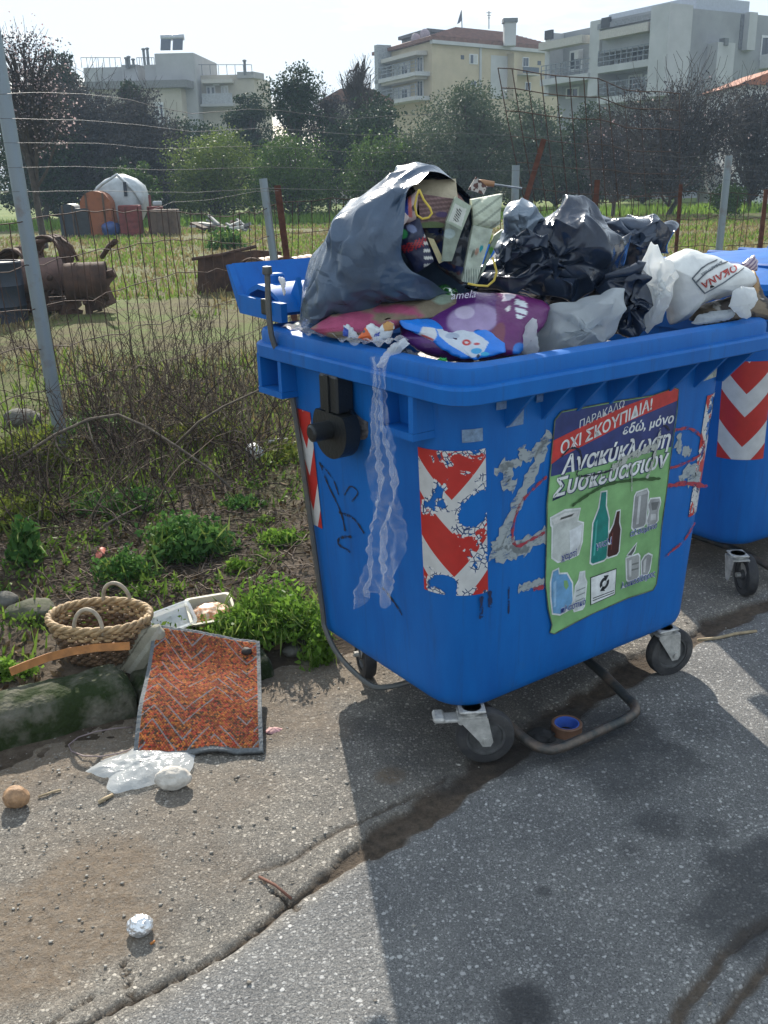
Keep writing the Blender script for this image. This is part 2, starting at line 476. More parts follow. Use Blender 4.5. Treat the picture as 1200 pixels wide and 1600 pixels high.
# road: old asphalt; dirt-filled joint and cracks are cut into the sheet
def seg_dist(x, y, pts):
    d = np.full(x.shape, 1e9); tt = np.zeros(x.shape)
    L0 = 0
    for (x0, y0), (x1, y1) in zip(pts[:-1], pts[1:]):
        dx, dy = x1 - x0, y1 - y0; l = math.hypot(dx, dy)
        t = np.clip(((x - x0) * dx + (y - y0) * dy) / (l * l), 0, 1)
        e = np.hypot(x - x0 - t * dx, y - y0 - t * dy)
        k = e < d; d = np.where(k, e, d); tt = np.where(k, L0 + t * l, tt); L0 += l
    return d, tt
g2 = lambda q: tuple(G(*q)[:2])
JOINT = [g2(q) for q in [(60, 1660), (165, 1590), (300, 1520), (420, 1440), (480, 1392), (600, 1312), (690, 1250), (780, 1190), (900, 1105), (1000, 1042), (1150, 962), (1400, 850)]]
EDGE2 = [g2(q) for q in [(380, 1375), (450, 1345), (520, 1300), (610, 1268), (700, 1215)]]
CRK = [[g2(q) for q in p] for p in ([(1000, 1640), (1040, 1598), (1065, 1560), (1130, 1490), (1200, 1440), (1300, 1380)], [(1060, 1640), (1110, 1600), (1150, 1560), (1200, 1512), (1300, 1430)],
        [(195, 1500), (200, 1540), (215, 1570)], [(90, 1600), (140, 1570), (150, 1548)], [(405, 1370), (430, 1395), (470, 1420)])]
STAIN = [(G(*q)[0], G(*q)[1], r, w) for q, r, w in [((830, 1590), .10, 1), ((1160, 1430), .17, .8), ((1110, 1300), .07, .45), ((1040, 1290), .08, .6), ((930, 1150), .26, .8), ((820, 1170), .22, .75), ((700, 1180), .24, .6), ((1000, 1200), .20, .6), ((640, 1130), .25, .6),
         ((850, 1395), .02, .7), ((985, 1330), .05, .5), ((1180, 1350), .13, .8), ((700, 1150), .2, .6), ((1080, 1130), .12, .3)]]
DUST = [(G(*q)[0], G(*q)[1], r, w) for q, r, w in [((110, 1430), .27, 1.3), ((40, 1490), .25, 1.2), ((150, 1380), .2, 1.0), ((330, 1250), .25, .45), ((450, 1120), .25, .7), ((300, 1340), .2, .4), ((520, 1060), .25, .8), ((80, 1330), .2, .35), ((610, 1213), .045, 1.1)]]
def road_fields(x, y):
    wx = x + .025 * noise2(x * 9, y * 9, 21); wy = y + .025 * noise2(x * 9, y * 9, 22)
    d, t = seg_dist(wx, wy, JOINT)
    Lt = seg_dist(np.array([G(480, 1392)[0]]), np.array([G(480, 1392)[1]]), JOINT)[1][0]
    w = .006 + .040 * sst(Lt - .05, Lt + .3, t) * (1 + .6 * noise2(t * 6, t * 0, 4) + .5 * noise2(x * 22, y * 22, 6))
    joint = 1 - sst(w * .75, w * 1.25 + .004, d)
    d2, _ = seg_dist(wx, wy, EDGE2); joint2 = 1 - sst(.003, .012, d2)
    ck = 0
    for k, p in enumerate(CRK):
        d3, t3 = seg_dist(wx, wy, p); ww = (.016 if k < 2 else .004) * (1 + .5 * noise2(t3 * 9, t3 * 0, 50 + k))
        ck = np.maximum(ck, 1 - sst(ww * .4, ww * 1.3, d3))
    st = 0
    for sx, sy, r, wt in STAIN:
        dd = np.hypot(x - sx, (y - sy) * 1.15) / r + .55 * noise2(x * 11, y * 11, 60, 4)
        st = np.maximum(st, wt * (1 - sst(.5, 1.15, dd)))
    du = 0
    for sx, sy, r, wt in DUST:
        dd = np.hypot(x - sx, y - sy) / r + .5 * noise2(x * 7, y * 7, 70, 4)
        du = np.maximum(du, wt * (1 - sst(.4, 1.2, dd)))
    se = sedge(x, y) + .10 * noise2(x * 4, y * 4, 33) + .05 * noise2(x * 14, y * 14, 34)
    du = np.maximum(du, .95 * sst(-.42, -.02, se))
    lane = (x - JOINT[3][0]) * .7 - (y - JOINT[3][1]) * .714 + .02 * noise2(x * 6, y * 6, 35)   # right of the joint: newer surface
    return joint, joint2, ck, st, du, se, sst(-.02, .06, lane)
rx = np.concatenate([-2.4 - np.geomspace(.02, 60, 30)[::-1], np.arange(-2.4, 3.3, .0125), 3.3 + np.geomspace(.02, 60, 30)])
ry = np.concatenate([1.25 - np.geomspace(.02, 9, 24)[::-1], np.arange(1.25, 5.4, .0125), 5.4 + np.geomspace(.02, 40, 30)])
X, Y = np.meshgrid(rx, ry, indexing='ij')
jo, jo2, ck, st, du, se, ln = road_fields(X, Y)
Z = .004 + .006 * noise2(X * 2.2, Y * 2.2, 41) + .0055 * noise2(X * 30, Y * 30, 42) * (1 - .75 * ln)
Z = Z - .016 * jo - .008 * jo2 - .014 * ck + .004 * jo * noise2(X * 30, Y * 30, 44)
Z = Z - .12 * sst(.0, .22, se)
V = np.stack([X, Y, Z], -1).reshape(-1, 3)
me = fast('road', V, gridq(len(rx), len(ry)))
rgba = np.stack([np.maximum(np.maximum(jo, .9 * ck), jo2 * .7), st, np.clip(du, 0, 1)], -1).reshape(-1, 3)
dye(me, rgba)
a2 = me.attributes.new('lane', 'FLOAT', 'POINT'); a2.data.foreach_set('value', ln.ravel().astype(np.float32))
def road_mat():
    m, nt, N, L, b = nodes_of('worn asphalt')
    geo = N.new('ShaderNodeNewGeometry'); P = geo.outputs['Position']
    at = N.new('ShaderNodeVertexColor'); at.layer_name = 'dye'
    sp = N.new('ShaderNodeSeparateColor'); L.new(at.outputs['Color'], sp.inputs[0])
    la = N.new('ShaderNodeAttribute'); la.attribute_name = 'lane'
    def vor(sc, feat='F1'):
        v = N.new('ShaderNodeTexVoronoi'); v.inputs['Scale'].default_value = sc; v.feature = feat; L.new(P, v.inputs['Vector']); return v
    def ns(sc, det=6, rough=.6):
        n = N.new('ShaderNodeTexNoise'); n.inputs['Scale'].default_value = sc; n.inputs['Detail'].default_value = det; n.inputs['Roughness'].default_value = rough
        L.new(P, n.inputs['Vector']); return n
    def ramp(o, cols):
        r = N.new('ShaderNodeValToRGB'); e = r.color_ramp.elements
        e[0].position = cols[0][0]; e[0].color = c4(cols[0][1]); e[1].position = cols[-1][0]; e[1].color = c4(cols[-1][1])
        for p, c in cols[1:-1]: q = e.new(p); q.color = c4(c)
        L.new(o, r.inputs['Fac']); return r.outputs[0]
    def mix(f, a, c, bt='MIX'):
        x = N.new('ShaderNodeMix'); x.data_type = 'RGBA'; x.blend_type = bt
        if isinstance(f, float): x.inputs['Factor'].default_value = f
        else: L.new(f, x.inputs['Factor'])
        for s, v in (('A', a), ('B', c)):
            if isinstance(v, tuple): x.inputs[s].default_value = c4(v)
            else: L.new(v, x.inputs[s])
        return x.outputs['Result']
    def mul(a, v):
        x = N.new('ShaderNodeMath'); x.operation = 'MULTIPLY'; L.new(a, x.inputs[0])
        if isinstance(v, float): x.inputs[1].default_value = v
        else: L.new(v, x.inputs[1])
        return x.outputs[0]
    nd = ns(70, 3); wv = N.new('ShaderNodeMix'); wv.data_type = 'VECTOR'; wv.inputs['Factor'].default_value = .012; L.new(P, wv.inputs['A']); L.new(nd.outputs['Color'], wv.inputs['B'])
    v1 = vor(58); v2 = vor(105); v3 = vor(210)
    for v in (v1, v2, v3): L.new(wv.outputs['Result'], v.inputs['Vector'])
    base = ramp(ns(260, 5, .8).outputs[0], [(.34, (.055, .056, .058)), (.5, (.145, .145, .144)), (.66, (.24, .238, .232))])
    def stones(v, keep, rad, cols, under):
        s3 = N.new('ShaderNodeSeparateColor'); L.new(v.outputs['Color'], s3.inputs[0])
        c = ramp(s3.outputs[1], cols)
        k = N.new('ShaderNodeMath'); k.operation = 'GREATER_THAN'; k.inputs[1].default_value = keep; L.new(s3.outputs[0], k.inputs[0])
        rr = N.new('ShaderNodeMapRange'); rr.inputs['From Min'].default_value = rad; rr.inputs['From Max'].default_value = rad - .12; L.new(v.outputs['Distance'], rr.inputs['Value'])
        return mix(mul(rr.outputs[0], k.outputs[0]), under, c)
    col = stones(v3, .33, .51, [(0, (.075, .076, .078)), (.5, (.165, .165, .163)), (1, (.33, .328, .32))], base)
    col = stones(v2, .55, .46, [(0, (.10, .10, .102)), (.5, (.225, .225, .222)), (1, (.43, .428, .42))], col)
    col = stones(v1, .80, .36, [(0, (.15, .15, .15)), (.5, (.29, .288, .282)), (1, (.50, .495, .485))], col)
    big = ramp(ns(2.2, 7, .65).outputs[0], [(.3, (.72, .72, .73)), (.7, (1.2, 1.18, 1.14))])
    col = mix(1.0, col, big, 'MULTIPLY')
    old = mix(1.0, col, (1.42, 1.32, 1.18), 'MULTIPLY')
    col = mix(la.outputs['Fac'], old, col)
    dust = ramp(ns(26, 8, .75).outputs[0], [(.3, (.13, .095, .065)), (.7, (.27, .21, .15))])
    dm = ramp(ns(60, 6, .7).outputs[0], [(.25, (.35, .35, .35)), (.6, (1, 1, 1))])
    dms = N.new('ShaderNodeSeparateColor'); L.new(dm, dms.inputs[0])
    col = mix(mul(sp.outputs[2], dms.outputs[0]), col, dust)
    soil = ramp(ns(45, 8, .75).outputs[0], [(.3, (.035, .027, .02)), (.7, (.14, .105, .075))])
    col = mix(sp.outputs[0], col, soil)
    col = mix(mul(sp.outputs[1], .82), col, (.022, .022, .024))
    L.new(col, b.inputs['Base Color'])
    rr = N.new('ShaderNodeMapRange'); rr.inputs['To Min'].default_value = .88; rr.inputs['To Max'].default_value = .5
    L.new(sp.outputs[1], rr.inputs['Value']); L.new(rr.outputs[0], b.inputs['Roughness']); b.inputs['Specular IOR Level'].default_value = .3
    hs = N.new('ShaderNodeMath'); hs.operation = 'MULTIPLY_ADD'; hs.inputs[1].default_value = -.6
    L.new(v2.outputs['Distance'], hs.inputs[0]); L.new(ns(180, 3).outputs[0], hs.inputs[2])
    bp = N.new('ShaderNodeBump'); bp.inputs['Strength'].default_value = .75; bp.inputs['Distance'].default_value = .006
    L.new(hs.outputs[0], bp.inputs['Height'])
    # the older strip is worn down to its coarse stones
    inv = N.new('ShaderNodeMath'); inv.operation = 'SUBTRACT'; inv.inputs[0].default_value = 1.0; L.new(la.outputs['Fac'], inv.inputs[1])
    n9 = ns(75, 6, .75); b9 = N.new('ShaderNodeBump'); b9.inputs['Distance'].default_value = .013; L.new(mul(inv.outputs[0], .9), b9.inputs['Strength']); L.new(n9.outputs[0], b9.inputs['Height']); L.new(bp.outputs['Normal'], b9.inputs['Normal'])
    L.new(b9.outputs['Normal'], b.inputs['Normal'])
    return m
road = link('road', me, road_mat(), smooth=True)
tag(road, 'cracked grey asphalt road with a dirt-filled joint', kind='structure')

# kerb: mossy concrete lengths
kerb_m = M('mossy concrete', (.022, .034, .010), .95, col2=(.17, .155, .125), scale=7, bump=.8, bscale=45, thresh=(.46, .70), spec=.2, bdist=.02)
kd = np.array([math.cos(R(28)), math.sin(R(28))]); kn = np.array([-kd[1], kd[0]])
kroot = empty('kerb', (-1.0, 2.86, 0)); kroot['kind'] = 'structure'; kroot['label'] = 'mossy rounded concrete kerb along the verge'
def kerb_stone(s0, s1, z, seed):
    nu, prof = 60, [(-.005, -.08), (.0, .03), (.004, .075), (.022, .11), (.055, .128), (.11, .132), (.17, .128), (.20, .11), (.205, -.05)]
    V = []
    for i in range(nu):
        s = s0 + (s1 - s0) * i / (nu - 1)
        e = min(i, nu - 1 - i); rd = 1 - .25 * (1 - min(1, e / 3)) ** 2
        for t, zz in prof:
            V.append((*(kd * s + kn * (t - .1) * (rd if t > .1 else 1) + np.array([0, 0])), zz * rd + z))
    V = np.array(V); V += .009 * np.stack([noise(V * 14, seed), noise(V * 14, seed + 1), noise(V * 12, seed + 2)], -1) + .004 * noise(V * 45, seed + 4)[:, None]
    Q = gridq(nu, len(prof)).tolist()
    k = len(prof)
    me = bpy.data.meshes.new('kerb_stone'); me.from_pydata(V.tolist(), [], Q + [tuple(range(k)), tuple((nu - 1) * k + j for j in range(k))[::-1]]); me.update()
    return link('kerb_stone', me, kerb_m, kroot, smooth=True)
kerb_stone(-1.9, -.86, -.005, 3); kerb_stone(-.845, .12, .0, 9); kerb_stone(.135, .62, -.055, 14)

# ================================================================== recycling bins
def blue_mat():
    m, nt, N, L, b = nodes_of('blue bin plastic')
    tc = N.new('ShaderNodeTexCoord'); mp = N.new('ShaderNodeMapping'); mp.inputs['Scale'].default_value = (1, 1, .22)
    L.new(tc.outputs['Object'], mp.inputs['Vector'])
    n1 = N.new('ShaderNodeTexNoise'); n1.inputs['Scale'].default_value = 9; n1.inputs['Detail'].default_value = 7; n1.inputs['Roughness'].default_value = .65
    L.new(mp.outputs[0], n1.inputs['Vector'])
    r = N.new('ShaderNodeValToRGB'); e = r.color_ramp.elements
    e[0].position = .25; e[0].color = (.001, .092, .35, 1); e[1].position = .75; e[1].color = (.002, .142, .48, 1)
    L.new(n1.outputs[0], r.inputs[0])
    n2 = N.new('ShaderNodeTexNoise'); n2.inputs['Scale'].default_value = 5; n2.inputs['Detail'].default_value = 9; n2.inputs['Roughness'].default_value = .75
    L.new(tc.outputs['Object'], n2.inputs['Vector'])
    r2 = N.new('ShaderNodeValToRGB'); e = r2.color_ramp.elements
    e[0].position = .60; e[0].color = (0, 0, 0, 1); e[1].position = .78; e[1].color = (.55, .55, .55, 1)
    L.new(n2.outputs[0], r2.inputs[0])
    mx = N.new('ShaderNodeMix'); mx.data_type = 'RGBA'; L.new(r2.outputs[0], mx.inputs['Factor']); L.new(r.outputs[0], mx.inputs['A'])
    mx.inputs['B'].default_value = (.045, .13, .30, 1)
    # rain streaks and hairline scratches
    mp2 = N.new('ShaderNodeMapping'); mp2.inputs['Scale'].default_value = (34, 34, 1.1); L.new(tc.outputs['Object'], mp2.inputs['Vector'])
    n5 = N.new('ShaderNodeTexNoise'); n5.inputs['Scale'].default_value = 1; n5.inputs['Detail'].default_value = 5; n5.inputs['Roughness'].default_value = .7; L.new(mp2.outputs[0], n5.inputs['Vector'])
    r5 = N.new('ShaderNodeValToRGB'); e = r5.color_ramp.elements; e[0].position = .56; e[0].color = (0, 0, 0, 1); e[1].position = .74; e[1].color = (.5, .5, .5, 1); L.new(n5.outputs[0], r5.inputs[0])
    m5 = N.new('ShaderNodeMix'); m5.data_type = 'RGBA'; L.new(r5.outputs[0], m5.inputs['Factor']); L.new(mx.outputs['Result'], m5.inputs['A']); m5.inputs['B'].default_value = (.022, .060, .16, 1)
    mp3 = N.new('ShaderNodeMapping'); mp3.inputs['Scale'].default_value = (3, 3, 60); mp3.inputs['Rotation'].default_value = (.2, .5, .1); L.new(tc.outputs['Object'], mp3.inputs['Vector'])
    n6 = N.new('ShaderNodeTexNoise'); n6.inputs['Scale'].default_value = 2.2; n6.inputs['Detail'].default_value = 6; n6.inputs['Roughness'].default_value = .8; L.new(mp3.outputs[0], n6.inputs['Vector'])
    r6 = N.new('ShaderNodeValToRGB'); e = r6.color_ramp.elements; e[0].position = .66; e[0].color = (0, 0, 0, 1); e[1].position = .76; e[1].color = (.45, .45, .45, 1); L.new(n6.outputs[0], r6.inputs[0])
    m6 = N.new('ShaderNodeMix'); m6.data_type = 'RGBA'; L.new(r6.outputs[0], m6.inputs['Factor']); L.new(m5.outputs['Result'], m6.inputs['A']); m6.inputs['B'].default_value = (.16, .27, .42, 1)
    L.new(m6.outputs['Result'], b.inputs['Base Color'])
    rr = N.new('ShaderNodeMapRange'); rr.inputs['To Min'].default_value = .42; rr.inputs['To Max'].default_value = .66; b.inputs['Specular IOR Level'].default_value = .3
    L.new(n2.outputs[0], rr.inputs['Value']); L.new(rr.outputs[0], b.inputs['Roughness'])
    n3 = N.new('ShaderNodeTexNoise'); n3.inputs['Scale'].default_value = 3.5; n3.inputs['Detail'].default_value = 2; L.new(mp.outputs[0], n3.inputs['Vector'])
    n4 = N.new('ShaderNodeTexNoise'); n4.inputs['Scale'].default_value = 220; L.new(tc.outputs['Object'], n4.inputs['Vector'])
    ma = N.new('ShaderNodeMath'); ma.operation = 'MULTIPLY_ADD'; ma.inputs[1].default_value = .015; L.new(n4.outputs[0], ma.inputs[0]); L.new(n3.outputs[0], ma.inputs[2])
    bp = N.new('ShaderNodeBump'); bp.inputs['Strength'].default_value = .35; bp.inputs['Distance'].default_value = .03
    L.new(ma.outputs[0], bp.inputs['Height']); L.new(bp.outputs['Normal'], b.inputs['Normal'])
    return m
BLUE = blue_mat()
BLACKP = M('black plastic', (.010, .012, .013), .42, var=.4, bump=.2, bscale=90)
GALV = M('galvanised steel', (.42, .43, .43), .5, .75, var=.3, scale=18, bump=.15, bscale=120)
ZINC = M('dull zinc', (.46, .45, .42), .55, .35, var=.3, scale=30, bump=.3, bscale=150)
DARKBAR = M('worn steel bar', (.06, .065, .065), .5, .6, col2=(.22, .16, .12), scale=11, bump=.3, bscale=100, thresh=(.45, .75))
RUBBER = M('worn rubber', (.030, .030, .032), .75, var=.4, scale=14, bump=.3, bscale=90, col2=(.09, .085, .08), thresh=(.45, .8))
WHITEP = M('white plastic', (.72, .72, .70), .4, var=.12, scale=12)

def body_half(z):
    t = (z - .2) / .9
    return .548 + .057 * t, .368 + .027 * t, .13
def relief(u): return .006 * (sst(-.445, -.43, u) - sst(.355, .37, u))
def FF(u, z, off=.0):
    """a point on the front face of a bin body"""
    return (u, -(body_half(z)[1] + float(relief(np.array([u]))[0]) + off), z)
RX, RR = .062, .07                       # rear wall stands further out, with tighter corners
def ring(a, b, r, front_relief=0.0):
    P = []
    ns = 26; b2 = b + RX; r2 = max(.02, min(RR, r - .06 + .0))
    def corner(cx, cy, w0, r=r):
        for k in range(9):
            w = R(w0 + 90 * k / 8); P.append((cx + r * math.cos(w), cy + r * math.sin(w)))
    for k in range(1, ns):
        u = (-a + r) + 2 * (a - r) * k / ns
        P.append((u, -b - front_relief * float(relief(np.array([u]))[0]) / .006 * .006))
    corner(a - r, -b + r, -90)
    for k in range(1, 10): P.append((a, (-b + r) + (b - r + b2 - r2) * k / 10))
    corner(a - r2, b2 - r2, 0, r2)
    for k in range(1, 10): P.append(((a - r2) - 2 * (a - r2) * k / 10, b2))
    corner(-a + r2, b2 - r2, 90, r2)
    for k in range(1, 10): P.append((-a, (b2 - r2) - (b - r + b2 - r2) * k / 10))
    corner(-a + r, -b + r, 180)
    return P
def loft(mb, rings, cap0=False, cap1=False):
    n = len(rings[0]); V = [p for rg in rings for p in rg]
    Fc = [(i * n + j, i * n + (j + 1) % n, (i + 1) * n + (j + 1) % n, (i + 1) * n + j) for i in range(len(rings) - 1) for j in range(n)]
    if cap0: Fc.append(tuple(range(n))[::-1])
    if cap1: Fc.append(tuple((len(rings) - 1) * n + j for j in range(n)))
    mb.add(V, Fc)
RA, RB = .665, .512                      # outer half sizes of the rim
def corner_patch(ci, z0, z1, w0=-44, w1=44, off=.0025, nu=14, nv=26):
    """sheet stuck round one corner of a body; x runs -1..1 across, y up"""
    V = []; UVp = []
    sx, sy = [(1, -1), (1, 1), (-1, 1), (-1, -1)][ci]
    mid = math.atan2(sy, sx)
    for i in range(nu):
        w = mid + R(w0 + (w1 - w0) * i / (nu - 1))
        for j in range(nv):
            z = z0 + (z1 - z0) * j / (nv - 1)
            a, b, r = body_half(z)
            if sy > 0: b, r = b + RX, RR
            V.append((sx * (a - r) + (r + off) * math.cos(w), sy * (b - r) + (r + off) * math.sin(w), z)); UVp.append((i / (nu - 1) * 2 - 1, j / (nv - 1)))
    return np.array(V), np.array(UVp), gridq(nu, nv)
def chevron_mat(name, torn):
    m, nt, N, L, b = nodes_of(name)
    uv = N.new('ShaderNodeUVMap'); uv.uv_map = 'sheet'
    s = N.new('ShaderNodeSeparateXYZ'); L.new(uv.outputs[0], s.inputs[0])
    ab = N.new('ShaderNodeMath'); ab.operation = 'ABSOLUTE'; L.new(s.outputs['X'], ab.inputs[0])
    k = N.new('ShaderNodeMath'); k.operation = 'MULTIPLY_ADD'; k.inputs[1].default_value = -.49; L.new(ab.outputs[0], k.inputs[0])
    y2 = N.new('ShaderNodeMath'); y2.operation = 'MULTIPLY'; y2.inputs[1].default_value = 1.85; L.new(s.outputs['Y'], y2.inputs[0]); L.new(y2.outputs[0], k.inputs[2])
    k2 = N.new('ShaderNodeMath'); k2.operation = 'ADD'; k2.inputs[1].default_value = 1.18; L.new(k.outputs[0], k2.inputs[0])
    fr = N.new('ShaderNodeMath'); fr.operation = 'FRACT'; L.new(k2.outputs[0], fr.inputs[0])
    gt = N.new('ShaderNodeMath'); gt.operation = 'GREATER_THAN'; gt.inputs[1].default_value = .43; L.new(fr.outputs[0], gt.inputs[0])
    mx = N.new('ShaderNodeMix'); mx.data_type = 'RGBA'; L.new(gt.outputs[0], mx.inputs['Factor'])
    mx.inputs['B'].default_value = (.55, .030, .022, 1); mx.inputs['A'].default_value = (.66, .66, .64, 1)
    tc = N.new('ShaderNodeTexCoord')
    out = mx.outputs['Result']
    g = N.new('ShaderNodeTexNoise'); g.inputs['Scale'].default_value = 30; g.inputs['Detail'].default_value = 6; L.new(tc.outputs['Object'], g.inputs['Vector'])
    mg = N.new('ShaderNodeMix'); mg.data_type = 'RGBA'; mg.blend_type = 'MULTIPLY'; mg.inputs['Factor'].default_value = .35
    L.new(out, mg.inputs['A']); L.new(g.outputs[0], mg.inputs['B']); out = mg.outputs['Result']
    b.inputs['Roughness'].default_value = .4
    if torn:
        n1 = N.new('ShaderNodeTexNoise'); n1.inputs['Scale'].default_value = 10; n1.inputs['Detail'].default_value = 7; n1.inputs['Roughness'].default_value = .58; n1.inputs['Distortion'].default_value = .6
        mp = N.new('ShaderNodeMapping'); mp.inputs['Location'].default_value = (torn * 3.7, 1.3, torn * 2.1); L.new(tc.outputs['Object'], mp.inputs['Vector'])
        L.new(mp.outputs[0], n1.inputs['Vector'])
        def st(lo, hi):
            q = N.new('ShaderNodeMapRange'); q.inputs['From Min'].default_value = lo; q.inputs['From Max'].default_value = hi; L.new(n1.outputs[0], q.inputs['Value']); return q.outputs[0]
        # top film lost: white backing; backing lost too: bare bin
        v = N.new('ShaderNodeTexVoronoi'); v.feature = 'DISTANCE_TO_EDGE'; v.inputs['Scale'].default_value = 55; L.new(tc.outputs['Object'], v.inputs['Vector'])
        cr = N.new('ShaderNodeMath'); cr.operation = 'LESS_THAN'; cr.inputs[1].default_value = .07; L.new(v.outputs['Distance'], cr.inputs[0])
        bk = N.new('ShaderNodeMix'); bk.data_type = 'RGBA'; L.new(cr.outputs[0], bk.inputs['Factor']); bk.inputs['A'].default_value = (.62, .62, .60, 1); bk.inputs['B'].default_value = (.02, .05, .13, 1)
        m1 = N.new('ShaderNodeMix'); m1.data_type = 'RGBA'; L.new(st(.49, .497), m1.inputs['Factor']); L.new(out, m1.inputs['A']); L.new(bk.outputs['Result'], m1.inputs['B'])
        out = m1.outputs['Result']
        tr = N.new('ShaderNodeBsdfTransparent'); ms = N.new('ShaderNodeMixShader'); L.new(st(.545, .552), ms.inputs[0])
        L.new(b.outputs[0], ms.inputs[1]); L.new(tr.outputs[0], ms.inputs[2]); L.new(ms.outputs[0], N['Material Output'].inputs['Surface'])
    L.new(out, b.inputs['Base Color'])
    return m
CHEV = [chevron_mat('chevron sheet', 0), chevron_mat('torn chevron sheet', 1), chevron_mat('torn chevron sheet two', 2)]
def chevron(parent, ci, z0, z1, mi, label=None, w0=-44, w1=44):
    V, U, Q = corner_patch(ci, z0, z1, w0, w1)
    me = fast('reflective_sticker', V, Q)
    uv = me.uv_layers.new(name='sheet'); li = np.zeros(len(me.loops), np.int32); me.loops.foreach_get('vertex_index', li)
    uv.data.foreach_set('uv', U[li].astype(np.float32).ravel())
    o = link('reflective_sticker', me, CHEV[mi], parent, smooth=True)
    if label: o['label'] = label
    return o
def w2b(P, yaw=BYAW, org=BIN):
    P = np.asarray(P) - org; return np.array([P[0] * math.cos(yaw) + P[1] * math.sin(yaw), -P[0] * math.sin(yaw) + P[1] * math.cos(yaw), P[2]])

def caster(root, wc, piv, ang, brake=False):
    """wheel centre, pivot (bin coordinates), heading of the rolling direction"""
    d = Vector((math.cos(ang), math.sin(ang), 0)); ax = Vector((-math.sin(ang), math.cos(ang), 0)); up = Vector((0, 0, 1))
    wc = Vector(wc); piv = Vector(piv)
    mb = MB()
    t = wc - piv; tx = t.dot(d)
    for s in (-1, 1):
        off = ax * (s * .034)
        poly = [(-.045, 0), (.045, 0), (tx + .02, -(piv.z - wc.z) - .005), (tx + .012, -(piv.z - wc.z) - .02), (tx - .012, -(piv.z - wc.z) - .02), (tx - .024, -(piv.z - wc.z) + .0)]
        mb.prism(poly, piv + off - ax * .0015, d, up, ax, .003)
    mb.box(tuple(piv + Vector((0, 0, .004))), (.085, .072, .006), ang); mb.box(tuple(piv + Vector((0, 0, .020))), (.08, .07, .008), ang, bev=.003)
    mb.lathe([(0, -.012), (.03, -.012), (.03, .012), (0, .012)], tuple(piv + Vector((0, 0, .012))), 14)
    mb.tube([wc - ax * .042, wc + ax * .042], .011, 8)
    fk = mb.build('caster_fork', ZINC, root, auto=35)
    r = .089
    tb = MB().lathe([(.060, -.021), (.078, -.022), (.086, -.019), (r, -.010), (r, .010), (.086, .019), (.078, .022), (.060, .021)], tuple(wc), 36, 'Y', Matrix.Rotation(ang, 3, 'Z'))
    tb.build('tyre', RUBBER, fk, auto=40)
    hb = MB().lathe([(0, -.024), (.02, -.024), (.023, -.012), (.05, -.010), (.054, -.018), (.0605, -.018), (.0605, .018), (.054, .018), (.05, .010), (.023, .012), (.02, .024), (0, .024)], tuple(wc), 30, 'Y', Matrix.Rotation(ang, 3, 'Z'))
    hb.build('hub', M('grey wheel hub', (.075, .075, .075), .6, var=.4, scale=30), fk, auto=35)
    if brake:
        bk = MB(); p = piv - d * .065 + Vector((0, 0, -.012))
        bk.box(tuple(p), (.06, .05, .012), ang, bev=.004); bk.box(tuple(p - d * .035 + Vector((0, 0, .006))), (.035, .062, .018), ang, bev=.006); bk.tube([p + d * .03 - ax * .03, p + d * .03 + ax * .03], .01, 8)
        bk.build('brake_pedal', ZINC, fk, auto=35)
    return fk

